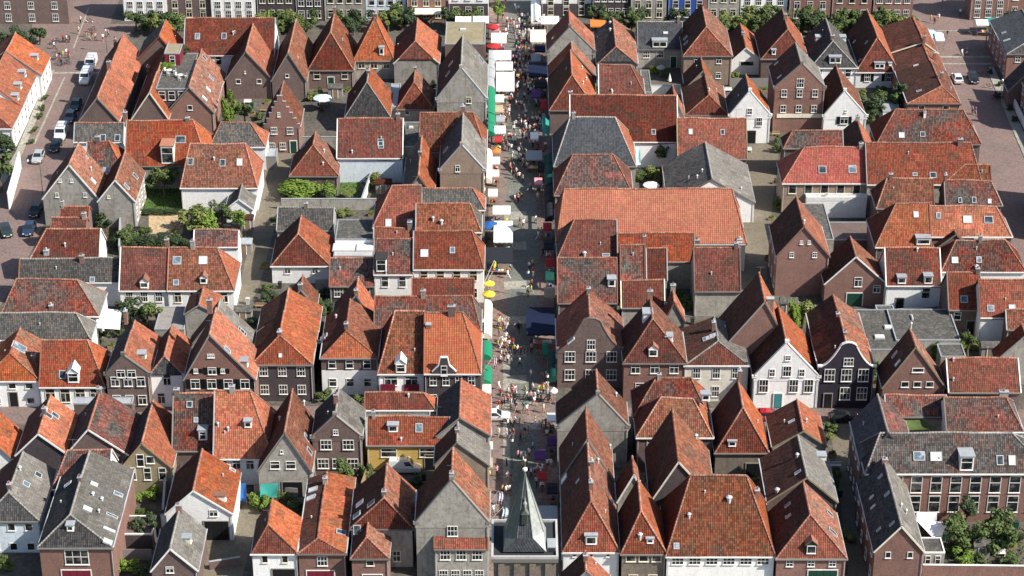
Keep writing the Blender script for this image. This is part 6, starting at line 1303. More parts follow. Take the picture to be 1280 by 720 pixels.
awning('dark green barrel awnings on the shaded right wall, far group', 681, 690, 194, 232, 'cloth_dark_green', side='R', n=3, mat2=None); awning('black barrel awnings on the shaded right wall', 681, 691, 234, 274, 'cloth_black', side='R', n=4, mat2=None)
awning('dark green barrel awnings beside the bell gable house', 685, 695, 441, 474, 'cloth_dark_green', side='R', n=2, mat2=None)
def parasol(label, x, y, r, mat, h=2.6, cone=.55, mat2=None, z0=0, n=10):
    p = atz(x, y, h); p.z = z0; t = thing('parasol', label, 'parasol', p); m = MB()
    for k in range(n):
        a, b = k * 2 * math.pi / n, (k + 1) * 2 * math.pi / n; A = p + Vector((r * math.cos(a), r * math.sin(a), h)); B = p + Vector((r * math.cos(b), r * math.sin(b), h)); C = p + Vector((0, 0, h + cone)); d = Vector((0, 0, -.2))
        mt = mat2 if (mat2 and k % 2) else mat; m.face([A, B, C], mt); m.face([A + d, B + d, B, A], mt)
    m.build('canopy', t); q = MB(); q.tube([p, p + Vector((0, 0, h + cone + .1))], .035, 'wood', 6); q.build('pole', t); q = MB(); q.lathe([(.3, 0), (.3, .08), (.06, .12)], p, 'plastic', 10); q.build('base', t)
parasol('red parasol nearest the bright green corner tree', 616, 33, 1.3, 'cloth_red'); parasol('red parasol below the small white canopy', 617, 57, 1.4, 'cloth_red')
parasol('small orange parasol beside the market street houses', 620, 188, .9, 'cloth_orange'); parasol('bright blue parasol at the left wall of the market street', 612, 281, 1.5, 'cloth_blue')
parasol('upper one of two yellow parasols at the left wall', 612, 354, .8, 'cloth_yellow'); parasol('lower one of two yellow parasols at the left wall', 611, 367, 1.0, 'cloth_yellow')
parasol('pale sky blue parasol over a terrace table, upper left block', 403, 122, 1.7, 'cloth_sky', mat2='cloth_white'); parasol('white round parasol in the courtyard above the great orange hall', 814, 231, 1.4, 'cloth_white', h=2.4)
parasol('folded looking white parasol behind the grey mansard house', 837, 100, .35, 'cloth_white', cone=1.4, h=1.8)
parasol('small grey parasol before the grey mansard house', 826, 84, .8, 'cloth_grey', h=2.0)
parasol('white parasol beside the yellow kiosk at the crossing', 692, 488, .6, 'cloth_white', h=2.2)
def flag(label, x, y, w_, h_, mats, ph=6.0, out=1):
    p = atz(x, y, ph); p.z = 0; t = thing('flag_pole', label, 'flag'); 
def flag(label, x, y, bands, ph=5.5, L=1.8, Wd=1.1, dx=1, z0=3.0):
    p = atz(x, y, ph); t = thing('flag', label, 'flag', (p.x, p.y, 0)); q = MB(); q.tube([(p.x - dx * 1.1, p.y, z0), (p.x + dx * .5, p.y, ph + .8)], .035, 'white_paint', 6); q.build('pole', t)
    m = MB(); n = len(bands)
    for i, b in enumerate(bands):
        for j in range(6):
            def P(u, v): return Vector((p.x + dx * (-.1 + .5 * (1 - v) + .10 * math.sin(u * 5)), p.y + .15 * math.sin(u * 7 + v), ph + .7 - u * L)) + Vector((dx * v * Wd, 0, -.15 * v))
            u0, u1 = j / 6, (j + 1) / 6; v0, v1 = i / n, (i + 1) / n; m.face([P(u0, v0), P(u1, v0), P(u1, v1), P(u0, v1)], b)
    m.build('cloth', t)
flag('red white and blue striped flag beside the lower green awning', 613, 450, ['cloth_red', 'cloth_white', 'cloth_red', 'cloth_blue', 'cloth_white', 'cloth_red'], 5, 2.2, 1.0)
flag('blue and white flag with a red stripe left of the church spire', 618, 620, ['cloth_blue', 'cloth_white', 'cloth_red', 'cloth_white', 'cloth_blue'], 5, 2.0, 1.3); flag('blue white flag hanging lower, left of the church spire', 624, 640, ['cloth_white', 'cloth_blue', 'cloth_white', 'cloth_sky'], 4.2, 1.8, 1.2)
flag('bright yellow beach flag before the black canopy', 614, 331, ['cloth_yellow'], 3.4, 1.6, .8, z0=.2); flag('tall yellow banner above the yellow parasols', 612, 345, ['cloth_yellow'], 2.8, 2.0, .5, z0=.2)
# ------------------------------------------------------------------ the church tower at the bottom of the market street
ZP = 20.0
a = atz(614, 699, ZP); b = atz(698, 699, ZP); W2 = (b.x - a.x) / 2; cx = (a.x + b.x) / 2; Yf = a.y; Yc = Yf + W2
t = thing('church_tower', 'square brick church tower with lead and slate spire at the bottom', 'church tower', (cx, Yc, 0))
m = MB(); m.box(cx - W2 + .25, cx + W2 - .25, Yf + .25, Yf + 2 * W2 - .25, 0, ZP - .5, 'stone_wall'); m.build('wall', t)
for k in range(4):
    m = MB(); xx = cx - W2 + .25 + (2 * W2 - .5) * (k + .5) / 4; m.box(xx - .35, xx + .35, Yf + .05, Yf + .25, ZP - 9, ZP - .7, 'stone_wall'); m.build('pilaster', t)
m = MB(); m.box(cx - W2, cx + W2, Yf, Yf + 2 * W2, ZP - .5, ZP, 'grey_ridge'); m.build('cornice', t)
m = MB(); m.box(cx - W2 + .25, cx + W2 - .25, Yf + .25, Yf + 2 * W2 - .25, ZP, ZP + .06, 'slate_tiles'); m.build('platform_roof', t)
m = MB()
for (x0, x1, y0, y1) in ((cx - W2, cx + W2, Yf, Yf + .25), (cx - W2, cx + W2, Yf + 2 * W2 - .25, Yf + 2 * W2), (cx - W2, cx - W2 + .25, Yf + .25, Yf + 2 * W2 - .25), (cx + W2 - .25, cx + W2, Yf + .25, Yf + 2 * W2 - .25)): m.box(x0, x1, y0, y1, ZP, ZP + .35, 'pale_gravel')
m.build('parapet', t)
plain('spire_lead', (.10, .12, .10), .5, 0, .5, .25); plain('spire_lead_pale_sunlit', (.27, .285, .27), .5, 0, .4, .2)
sa = atz(629, 690, ZP + .3); sb = atz(683, 690, ZP + .3); sw = (sb.x - sa.x) / 2; sx = (sa.x + sb.x) / 2; sy = sa.y + sw
ap = aty(657.5, 590, sy); za = ap.z; m = MB(); o8 = []; zb = ZP + .3
for k in range(8):
    an = math.pi / 8 + k * math.pi / 4; o8.append(Vector((sx + sw * .93 / math.cos(math.pi / 8) * math.cos(an) * .93, sy + sw * .93 / math.cos(math.pi / 8) * math.sin(an) * .93, zb + 1.7)))
sq = [Vector((sx + i * sw, sy + j * sw, zb)) for i, j in ((1, 1), (-1, 1), (-1, -1), (1, -1))]
tip = Vector((sx, sy, za))
for k in range(8):
    A, B = o8[k], o8[(k + 1) % 8]; mt = 'slate_tiles' if k == 5 else ('spire_lead_pale_sunlit' if k in (6, 7, 0) else 'spire_lead')  # right faces take a lighter lead colour to paint their sunlight
    n = 9
    for i in range(n):
        P0, P1 = A.lerp(tip, i / n), B.lerp(tip, i / n); P2, P3 = B.lerp(tip, (i + 1) / n), A.lerp(tip, (i + 1) / n)
        f = [P0, P1, P2, P3] if i < n - 1 else [P0, P1, tip]
        L_ = (B - A).length; u0 = i / n * L_ / 2; u1 = (i + 1) / n * L_ / 2; hh = (tip - A).length; m.face(f, mt, [(u0, hh * i / n), (L_ - u0, hh * i / n), (L_ - u1, hh * (i + 1) / n), (u1, hh * (i + 1) / n)][:len(f)])
for c_, (i, j) in enumerate(((0, 1), (2, 3), (4, 5), (6, 7))): m.face([sq[c_], o8[j], o8[i]], 'spire_lead_pale_sunlit' if c_ == 3 else 'spire_lead')
for c_, (i, j) in enumerate(((7, 0), (1, 2), (3, 4), (5, 6))):
    q0, q1 = sq[(c_ + 3) % 4], sq[c_]; m.face([q0, q1, o8[j], o8[i]], 'slate_tiles' if c_ == 3 else 'spire_lead_pale_sunlit' if c_ == 0 else 'spire_lead', [(0, 0), (4, 0), (3.5, 3), (.5, 3)])
sp = m.build('spire', t); ORG[sp.name] = ORG[t.name]
m = MB()
for k in range(8): m.tube([o8[k], tip], .06, 'spire_lead', 5)
m.build('hip_roll', sp)
m = MB(); m.tube([tip, tip + Vector((0, 0, 2.6))], .05, 'steel', 6); m.lathe([(.02, 0), (.28, .15), (.28, .4), (.02, .55)], tip + Vector((0, 0, .1)), 'white_paint', 10); m.lathe([(.02, 0), (.14, .1), (.14, .25), (.02, .35)], tip + Vector((0, 0, 1.4)), 'white_paint', 8); m.build('finial', t)
fq = o8[5].lerp(o8[6], .5)
lz = zb + 3.4; ly = fq.y + .2; m = MB(); m.box(sx - .36, sx + .36, ly, ly + 1.6, lz, lz + 1.3, 'spire_lead'); m.prism([(sx - .45, lz + 1.3), (sx + .45, lz + 1.3), (sx, lz + 1.9)], 'y', ly - .1, ly + 1.4, 'spire_lead'); m.lathe([(.2, lz + 1.6), (.24, lz + 2.2), (.10, lz + 2.5), (.02, lz + 3.1)], (sx, ly + .9, 0), 'spire_lead_pale_sunlit', 8); lo_ = m.build('bell_dormer', t); ORG[lo_.name] = ORG[t.name]
m = MB()
for k in range(4): m.box(sx - .3, sx + .3, ly - .06, ly, lz + .15 + k * .27, lz + .27 + k * .27, 'plastic')
m.build('louvre', lo_)
m = MB(); bx0 = atz(684, 682, ZP + .3).x; m.box(bx0, bx0 + 1.0, Yf + 1.2, Yf + 3.0, ZP, ZP + .8, 'lead_grey'); m.box(bx0 + .1, bx0 + .9, Yf + 1.16, Yf + 1.2, ZP + .15, ZP + .7, 'plastic'); m.build('hatch', t)
# ------------------------------------------------------------------ people
for n_, c_ in (('skin', (.42, .24, .16)), ('skin_dark', (.16, .08, .05)), ('hair_brown', (.05, .03, .02)), ('hair_grey', (.30, .29, .28)), ('hair_blond', (.32, .22, .10))): plain(n_, c_, .7)
def body_mesh(pose, top, leg, skin, hair, shorts):
    """one continuous figure grown on a skeleton, about 1.72 m, facing -Y"""
    V = [(0, 0, .94), (0, 0, 1.12), (0, 0, 1.36), (0, -.01, 1.47), (0, -.02, 1.56), (0, -.02, 1.66)]
    Rd = [(.15, .11), (.14, .10), (.17, .105), (.055, .055), (.085, .095), (.075, .085)]
    E = [(0, 1), (1, 2), (2, 3), (3, 4), (4, 5)]
    sw = {'stand': 0.0, 'walk': .30, 'stride': .42, 'carry': .18, 'phone': .05}[pose]
    for s in (-1, 1):
        k = sw * s; b = len(V)
        V += [(s * .09, 0, .88), (s * .10, -k * .5, .50), (s * .10, -k * .9 + (.10 if k < 0 else 0), .10), (s * .11, -k * .9 - .12 + (.10 if k < 0 else 0), .04)]
        Rd += [(.10, .10), (.065, .065), (.045, .045), (.045, .035)]; E += [(0, b), (b, b + 1), (b + 1, b + 2), (b + 2, b + 3)]
        b = len(V); a = -k * .8
        if pose == 'phone' or (pose == 'carry' and s > 0): arm = [(s * .20, 0, 1.38), (s * .25, -.02, 1.12), (s * .18, -.24, 1.14), (s * .16, -.30, 1.17)]
        else: arm = [(s * .20, 0, 1.38), (s * .25, -a * .25, 1.12), (s * .27, -a * .6 - .03, .90), (s * .27, -a * .7 - .05, .80)]
        V += arm; Rd += [(.062, .062), (.045, .045), (.032, .032), (.035, .022)]; E += [(2, b), (b, b + 1), (b + 1, b + 2), (b + 2, b + 3)]
    me = bpy.data.meshes.new('person_rig'); me.from_pydata(V, E, []); ob = bpy.data.objects.new('person_rig', me); COL.objects.link(ob)
    md = ob.modifiers.new('s', 'SKIN'); md.use_smooth_shade = True
    for i, sv in enumerate(me.skin_vertices[0].data): sv.radius = Rd[i]; sv.use_root = (i == 0)
    ss = ob.modifiers.new('d', 'SUBSURF'); ss.levels = 1; ss.render_levels = 1
    dg = bpy.context.evaluated_depsgraph_get(); out = bpy.data.meshes.new_from_object(ob.evaluated_get(dg)); bpy.data.objects.remove(ob)
    out.materials.clear()
    for k in (skin, top, leg, hair, 'plastic'): out.materials.append(M[k])
    for p in out.polygons:
        c = p.center; r = abs(c.x)
        if c.z > 1.60 or (c.z > 1.52 and c.y > .0): mi = 3
        elif c.z > 1.44: mi = 0
        elif r > .215 and c.z < 1.18 and c.z > .7: mi = 0
        elif pose in ('phone', 'carry') and c.y < -.16 and c.z > .95: mi = 0
        elif c.z > .93: mi = 1
        elif c.z < .075: mi = 4
        elif shorts and c.z < .52: mi = 0
        else: mi = 2
        p.material_index = mi; p.use_smooth = True
    out.name = 'person'; return out
TOPS = [('white', 'cloth_white'), ('red', 'cloth_red'), ('dark blue', 'cloth_navy'), ('black', 'cloth_black'), ('grey', 'cloth_grey'), ('pale blue', 'cloth_sky'), ('pink', 'cloth_pink'), ('green', 'cloth_teal'), ('tan', 'cloth_tan'), ('purple', 'cloth_purple'), ('yellow', 'cloth_yellow')]
LEGS = [('dark trousers', 'cloth_black', 0), ('navy jeans', 'cloth_navy', 0), ('grey shorts', 'cloth_grey', 1), ('tan shorts', 'cloth_tan', 1), ('white trousers', 'cloth_white', 0), ('red skirt', 'cloth_red', 1)]
POSES = ['stand', 'walk', 'stride', 'carry', 'phone']; PT = {'stand': 'standing', 'walk': 'walking', 'stride': 'striding', 'carry': 'walking with one arm raised', 'phone': 'standing with both arms bent'}
BOD = []
rp = random.Random(11)
for i in range(44):
    ps = POSES[i % 5]; tp = TOPS[rp.choice([0, 0, 0, 0, 0, 0, 1, 1, 2, 3, 5, 5, 6, 6, 7, 8, 9, 10])]; lg = LEGS[rp.choice([0, 0, 1, 2, 3, 3, 4, 5])]
    BOD.append((body_mesh(ps, tp[1], lg[1], 'skin' if rp.random() < .92 else 'skin_dark', rp.choice(['hair_brown', 'hair_brown', 'hair_grey', 'hair_blond']), lg[2]), 'person in %s top and %s %s' % (tp[0], lg[0], PT[ps])))
PUSED = set()
def person(x, y, where, group, i=None):
    for _ in range(60):
        me, lb = BOD[rp.randrange(len(BOD))]
        if (lb, where) not in PUSED: break
    PUSED.add((lb, where))
    o = bpy.data.objects.new('person', me); COL.objects.link(o); o.location = atz(x, y, .03); o.rotation_euler = (0, 0, rp.uniform(0, 6.28)); s = rp.uniform(.95, 1.1); o.scale = (s, s, s)
    o['label'] = ' '.join((lb + ' ' + where).split()[:16]); o['category'] = 'person'; o['group'] = group
full()
def crowd(n, x0, x1, y0, y1, where, group):
    pts = []
    while len(pts) < n:
        x, y = rp.uniform(x0, x1), rp.uniform(y0, y1)
        if rp.random() < .55 and pts:
            q = rp.choice(pts); x, y = q[0] + rp.choice([-1, 1]) * rp.uniform(3.6, 5), q[1] + rp.uniform(-2.5, 2.5)
        if not (x0 <= x <= x1 and y0 <= y <= y1): continue
        if any(abs(x - a) < 3.2 and abs(y - b) < 1.8 for a, b in pts): continue
        pts.append((x, y)); person(x, y, where, group)
crowd(14, 640, 662, 8, 60, 'in the far crowd', 'crowd at the far end of the market street')
crowd(26, 641, 661, 60, 120, 'near the white tents', 'crowd beside the white tents')
crowd(24, 622, 676, 118, 190, 'beyond the pale trailer', 'crowd around the green awnings')
crowd(16, 662, 684, 98, 125, 'below the navy canopy', 'crowd in the shade below the navy canopy')
crowd(20, 634, 680, 203, 240, 'below the pale trailer', 'people below the pale trailer')
crowd(13, 642, 678, 245, 300, 'near the blue parasol', 'people near the blue parasol')
crowd(12, 634, 684, 310, 375, 'by the yellow parasols', 'people by the yellow parasols')
crowd(18, 622, 656, 392, 440, 'by the great navy canopy', 'people by the great navy canopy')
crowd(22, 622, 690, 440, 478, 'between awnings and bell gable', 'people between awnings and bell gable')
crowd(36, 620, 690, 486, 520, 'at the street crossing', 'people at the street crossing')
crowd(32, 618, 690, 528, 600, 'below the street crossing', 'people below the street crossing')
crowd(10, 616, 640, 580, 650, 'left of the spire', 'people left of the spire')
crowd(7, 658, 690, 585, 628, 'behind the spire', 'people behind the spire')
crowd(8, 98, 136, 22, 52, 'on the left square', 'people crossing the left square'); crowd(10, 60, 88, 52, 84, 'by parked bicycles', 'people among the parked bicycles')
crowd(4, 80, 92, 2, 40, 'by the brick corner', 'people by the brick corner')
for x, y in ((1163, 28), (1168, 30), (1173, 26), (1184, 47), (1202, 70), (1208, 70), (1178, 6), (1184, 4), (1200, 20), (1215, 142), (1219, 144)): person(x, y, 'on the right square', 'people on the right square')

# the far part of the crowd, too dense to count: one object
m = MB(); V_, F_, MI, mats_ = [], [], [], []
for k in range(290):
    y = rp.uniform(6, 205); y = y if y > 30 or rp.random() < .5 else rp.uniform(30, 120)
    x = rp.uniform(645, 664) if 60 < y < 115 else rp.uniform(624, 680); p = atz(x, y, .03); me = BOD[rp.randrange(len(BOD))][0]; a = rp.uniform(0, 6.28); ca, sa_ = math.cos(a), math.sin(a); o_ = len(V_)
    V_ += [(p.x + v.co.x * ca - v.co.y * sa_, p.y + v.co.x * sa_ + v.co.y * ca, p.z + v.co.z) for v in me.vertices]
    for q in me.polygons:
        F_.append([i + o_ for i in q.vertices]); mt = me.materials[q.material_index]
        if mt not in mats_: mats_.append(mt)
        MI.append(mats_.index(mt))
me = bpy.data.meshes.new('crowd'); me.from_pydata(V_, [], F_)
for q in mats_: me.materials.append(q)
me.polygons.foreach_set('material_index', MI); o = bpy.data.objects.new('crowd', me); COL.objects.link(o); tag(o, 'dense far crowd of market visitors filling the street between the tents', 'crowd', kind='stuff')
# ------------------------------------------------------------------ walls, fences, street furniture, yards
full()
def garden_wall(label, pts, h, mat='brick_wall', th=.22, cap_='lead_grey', name='garden_wall', cat='wall'):
    P = [atz(x, y, 0) for x, y in pts]; t = thing(name, label, cat, P[0]); m = MB(); c = MB()
    for a, b in zip(P[:-1], P[1:]):
        d = (b - a).normalized(); s = Vector((-d.y, d.x, 0)) * th / 2; e = d * th / 2
        q = [a - s - e * 0, b - s + e, b + s + e, a + s - e * 0]
        m.prism([(k.x, k.y) for k in q], 'z', 0, h, mat); s2 = s * 1.3; q = [a - s2, b - s2 + e, b + s2 + e, a + s2]; c.prism([(k.x, k.y) for k in q], 'z', h, h + .07, cap_)
    m.build('wall', t, merge=True); c.build('coping', t, merge=True)
garden_wall('dark garden wall closing the yard of the flat topped bush', [(352, 262), (470, 262)], 2.0, 'grey_wall'); garden_wall('pale wall between the conifer lawn and the glazed terrace', [(452, 262), (466, 222)], 1.8, 'white_wall')
garden_wall('brick wall along the stepping stone garden', [(150, 320), (152, 262)], 1.8, 'grey_wall'); garden_wall('low brick wall behind the lawn garden', [(176, 226), (226, 226)], 2, 'brown_wall')
garden_wall('long brick wall at the bottom right before the leafy garden', [(1152, 724), (1330, 726)], 2.2, 'brick_wall', cap_='white_paint'); garden_wall('white wall piece left of the coach house', [(203, 668), (224, 662)], 3.0, 'white_wall')
garden_wall('grey yard wall right of the beamed courtyard', [(440, 190), (442, 150)], 2.4, 'grey_wall'); garden_wall('yard wall under the terrace with the sky blue parasol', [(366, 184), (438, 184)], 2.0, 'grey_wall')
garden_wall('white picket fence wall along the right street edge', [(1258, 116), (1300, 200), (1340, 280)], 1.6, 'white_wall', cap_='white_paint'); garden_wall('low white wall before the left street houses', [(12, 262), (26, 210)], 3.0, 'white_wall', cap_='white_paint')
garden_wall('brown wall behind the ivy courtyard', [(868, 392), (905, 392)], 3.0, 'brown_wall', cap_='white_paint'); garden_wall('yard wall right of the olive house', [(205, 655), (208, 612)], 2.2, 'brown_wall')
garden_wall('dark fence beside the barn with the big window', [(152, 700), (190, 700)], 1.6, 'grey_wood', .08, 'grey_wood', 'fence', 'fence'); garden_wall('brown fence between yard and yellow shed', [(452, 618), (462, 590)], 1.8, 'wood', .08, 'wood', 'fence', 'fence')
garden_wall('grey wall below the steel flue terrace', [(395, 368), (468, 368)], 2.6, 'grey_wall'); garden_wall('fence behind the white dormer cottage yard', [(912, 108), (960, 108)], 1.6, 'grey_wood', .08, 'grey_wood', 'fence', 'fence')
garden_wall('pale boundary wall beside the grey mansard yard', [(812, 118), (856, 118)], 1.8, 'white_wall'); garden_wall('brown wall across the sand coloured yard', [(262, 712), (300, 706)], 1.2, 'brown_wall')
garden_wall('dark boundary fence by the tarpaulin yard', [(318, 618), (372, 622)], 1.4, 'grey_wood', .08, 'grey_wood', 'fence', 'fence'); garden_wall('brick wall closing the two window terrace yard', [(1120, 400), (1170, 396)], 1.8, 'brown_wall')
Fh('small shed with lead roof in the yard behind the stepped gable', 330, 345, 196, 186, 2.4, roof='lead_grey', wall='grey_wood', cat='shed', name='shed')
Fh('low brown lean to beside the leafy alley', 153, 190, 668, 645, 2.4, roof='brown_wall', wall='dark_wall', rim='white_paint', cat='shed', name='shed')
Fh('small grey shed under the dense dark trees', 1104, 1126, 140, 124, 2.4, roof='lead_grey', wall='white_wall', cat='shed', name='shed')
Fh('grey roofed yard shed left of the shuttered brick gable', 193, 230, 412, 384, 3.0, roof='grey_wood', wall='grey_wall', cat='shed', name='shed')
Fh('low dark glazed annex behind the two window gable', 1098, 1120, 395, 382, 2.6, roof='bitumen', wall='white_wall', cat='flat roof annex')
Fh('dark annex with lead edge under the three window house', 228, 248, 560, 540, 2.8, roof='lead_grey', wall='grey_wall', cat='flat roof annex')
Fh('flat grey annex right of the brown paired window house', 92, 165, 505, 497, 3.2, roof='lead_grey', wall='brown_wall', cat='flat roof annex')
# white sail and tarpaulins
def sail(label, pts, zs, mat, name='shade_sail', cat='shade sail'):
    P = [atz(x, y, z) for (x, y), z in zip(pts, zs)]; t = thing(name, label, cat, (P[0].x, P[0].y, 0)); m = MB(); n = 8
    a, b, c, d = P if len(P) == 4 else (P[0], P[1], P[2], P[2])
    def Q(s, u): q = a.lerp(b, s).lerp(d.lerp(c, s), u); q.z -= .5 * math.sin(math.pi * s) * math.sin(math.pi * u); return q
    for i in range(n):
        for j in range(n):
            f = [Q(i / n, j / n), Q((i + 1) / n, j / n), Q((i + 1) / n, (j + 1) / n), Q(i / n, (j + 1) / n)]
            if (f[2] - f[3]).length < 1e-4: f.pop()
            m.face(f, mat)
    m.build('cloth', t, smooth=True)
    for p in P: q = MB(); q.tube([(p.x, p.y, 0), p], .04, 'steel', 6); q.build('post', t)
sail('white pointed shade sail beside the leafy garden', [(1147, 652), (1184, 652), (1178, 668), (1166, 672)], [3.2, 3.2, 3.2, 2.6], 'cloth_white'); sail('white canvas strip behind the pointed shade sail', [(1146, 640), (1171, 640), (1171, 652), (1146, 652)], [3.4, 3.4, 3.2, 3.2], 'cloth_white')
sail('large pure white awning beside the dark speckled roof', [(118, 384), (152, 388), (150, 412), (122, 410)], [4.2, 4.2, 3.6, 3.6], 'cloth_white'); sail('green tarpaulin hung below the black boarded gable', [(326, 605), (348, 604), (346, 622), (325, 621)], [2.8, 2.8, 1.6, 1.6], 'cloth_teal', 'tarpaulin', 'tarpaulin')
sail('blue tarpaulin beside the white coach house', [(300, 604), (307, 604), (308, 626), (299, 626)], [2.6, 2.6, .8, .8], 'cloth_blue', 'tarpaulin', 'tarpaulin'); sail('bright blue screen beside the courtyard tree', [(795, 184), (800, 184), (801, 206), (796, 206)], [4.5, 4.5, 2.2, 2.2], 'cloth_sky', 'screen', 'screen')
sail('green cover on the courtyard of the monumental building', [(1128, 524), (1152, 524), (1172, 536), (1134, 538)], [4.5, 4.5, 4.2, 4.2], 'leaf_mid', 'roof_cover', 'cover')
# street lamps, T shaped frame, tables
def lamp(label, x, y, h=4.5, arm=0.0):
    p = atz(x, y, 0); t = thing('street_lamp', label, 'street lamp', p); m = MB(); m.tube([p, p + Vector((0, 0, h))], .06, 'dark_green_paint', 7, .04); m.build('pole', t)
    if arm: m = MB(); m.tube([p + Vector((0, 0, h)), p + Vector((arm, 0, h + .25))], .035, 'steel', 6); m.build('arm', t)
    m = MB(); m.lathe([(.08, 0), (.2, .12), (.2, .42), (.05, .6)], p + Vector((arm, 0, h)), 'lamp_glass', 8); m.build('lantern', t); m = MB(); m.lathe([(.26, .6), (.03, .8)], p + Vector((arm, 0, h - .05)), 'plastic', 8); m.build('cap', t)
lamp('street lamp beside the black parked car on the left street', 54, 246, 6.5, -2.0); lamp('street lamp on the left square', 134, 66); lamp('street lamp on the right street pavement', 1250, 130); lamp('street lamp at the crossing of the market street', 684, 504, 4.2); lamp('street lamp in the market street by the dark canopy', 660, 372, 4.2); lamp('street lamp at the foot of the dark alley', 1074, 640, 4); lamp('street lamp at the bottom of the market street', 640, 585, 4.2)
p = atz(1232, 58, 0); t = thing('swing_frame', 'dark T shaped wooden frame standing on the right square', 'frame', p); m = MB(); m.tube([p, p + Vector((0, 0, 2.4))], .12, 'wood', 6); m.build('post', t); m = MB(); m.box(p.x - 1.2, p.x + 1.4, p.y - .15, p.y + .15, 2.4, 2.6, 'wood'); m.build('beam', t)
def table_set(label, x, y, mat='white_paint', z=0.0, n=3):
    p = atz(x, y, z); t = thing('garden_table', label, 'table', p); m = MB(); m.lathe([(.5, .70), (.5, .74)], p, mat, 14); m.build('tabletop', t); m = MB(); m.lathe([(.25, 0), (.05, .06), (.04, .70)], p, 'steel', 8); m.build('leg', t)
    for k in range(n):
        a = k * 2 * math.pi / n + .4; c = p + Vector((math.cos(a) * .95, math.sin(a) * .95, 0)); ch = thing('garden_chair', 'small %s chair %s the %s' % ('white' if mat == 'white_paint' else 'dark', ('right behind', 'left of', 'nearest the viewer at')[k % 3], label), 'chair', c, 'chairs at the ' + label); ch.rotation_euler = (0, 0, a + math.pi / 2)
        for nm, bx in (('seat', (-.22, .22, -.22, .22, .42, .46)), ('backrest', (-.22, .22, -.24, -.20, .46, .88))): q = MB(); q.box(*bx, mat); o = q.build(nm); o.parent = ch; 
        for lx in (-.19, .19):
            for ly in (-.19, .19): q = MB(); q.box(lx - .02, lx + .02, ly - .02, ly + .02, 0, .42, mat); o = q.build('leg'); o.parent = ch
table_set('round table under the sky blue parasol', 404, 136, 'plastic'); table_set('white round table on the white walled terrace', 1033, 243, 'white_paint', 3.2); table_set('white table on the planted roof terrace', 212, 92, 'white_paint', 8.3); table_set('second white table on the planted roof terrace', 226, 98, 'white_paint', 8.3)
table_set('garden table in the sand coloured yard', 222, 284, 'wood'); table_set('table before the garage green doors', 1130, 382, 'plastic'); table_set('table in the grey barn courtyard', 838, 222, 'white_paint')
# roof terrace planting and the sign band
o = bush('green planting on the roof terrace', 211, 82, 1.2, 2.2, .9, 'leaf_bright', 'hedge', name='planter', z0=8.3); o = bush('dark planting against the red roof box', 230, 66, 1.2, 1.2, 1.3, 'leaf_dark', z0=8.3, name='planter')
def sign(label, x0, x1, y, h, text=None, Y=None, z=None, mat='sign_cream', size=.45, host=None, tmat='dark_green_paint', nm='shop_sign'):
    a, b = aty(x0, y, Y), aty(x1, y, Y); t = thing(nm, label, 'sign', ((a.x + b.x) / 2, Y, 0)); m = MB(); m.box(a.x, b.x, Y - .14, Y - .06, a.z - h / 2, a.z + h / 2, mat); m.build('board', t)
    if text:
        cu = bpy.data.curves.new('lettering', 'FONT'); cu.body = text; cu.size = size; cu.extrude = .01; cu.align_x = 'CENTER'; cu.align_y = 'CENTER'; cu.materials.append(M[tmat])
        ob = bpy.data.objects.new('lettering', cu); COL.objects.link(ob); ob.rotation_euler = (R(90), 0, 0)
        dg = bpy.context.evaluated_depsgraph_get(); me = bpy.data.meshes.new_from_object(ob.evaluated_get(dg)); bpy.data.objects.remove(ob); o2 = bpy.data.objects.new('lettering', me); COL.objects.link(o2); o2.parent = t; o2.rotation_euler = (R(90), 0, 0); o2.location = (0, -.15, a.z)
def find(s): return next(h for h in HOUSES if s in h.root['label'])
hw = find('tall brick warehouse'); sign('long cream sign band across the tall brick warehouse', 971, 1027, 144.5, .75, None, hw.Y0)
hm_ = find('ornate white dormer'); sign('dark red shop sign left over the maroon shop front', 476, 494, 484, 1.1, None, hm_.Y0, mat='maroon_paint'); sign('dark red shop sign right over the maroon shop front', 505, 524, 484, 1.1, None, hm_.Y0, mat='maroon_paint')
# stepped brick dormer gable on the orange corner roof
hc = find('bright orange new tiled'); a = aty(540, 458, hc.Y0); b = aty(570, 458, hc.Y0); xc, zz = (a.x + b.x) / 2, 6.0; W_ = (b.x - a.x) / 2
pts = [(xc - W_, zz - .6), (xc + W_, zz - .6), (xc + W_, zz + .3), (xc + W_ * .75, zz + .8), (xc + W_ * .45, zz + 1.3), (xc + W_ * .3, zz + 2.6), (xc - W_ * .3, zz + 2.6), (xc - W_ * .45, zz + 1.3), (xc - W_ * .75, zz + .8), (xc - W_, zz + .3)]
m = MB(); m.prism(pts, 'y', hc.Y0 - .2, hc.Y0 + .15, 'dark_wall'); g_ = m.build('dormer_gable', hc.root); ORG[g_.name] = ORG[hc.root.name]
m = MB()
for i in range(2, 9): bar(m, (pts[i][0], hc.Y0 - .02, pts[i][1]), (pts[(i + 1) % 10][0], hc.Y0 - .02, pts[(i + 1) % 10][1]), .4, .12, 'white_paint')
m.build('coping', g_); add_window(hc.root, (xc, hc.Y0 - .2, zz - .3), .9, 1.6, 's')
m = MB(); m.box(xc - W_ * .7, xc + W_ * .7, hc.Y0 + .15, hc.Y0 + 2.2, zz - .2, zz + .7, 'dark_wall'); m.build('dormer', hc.root)
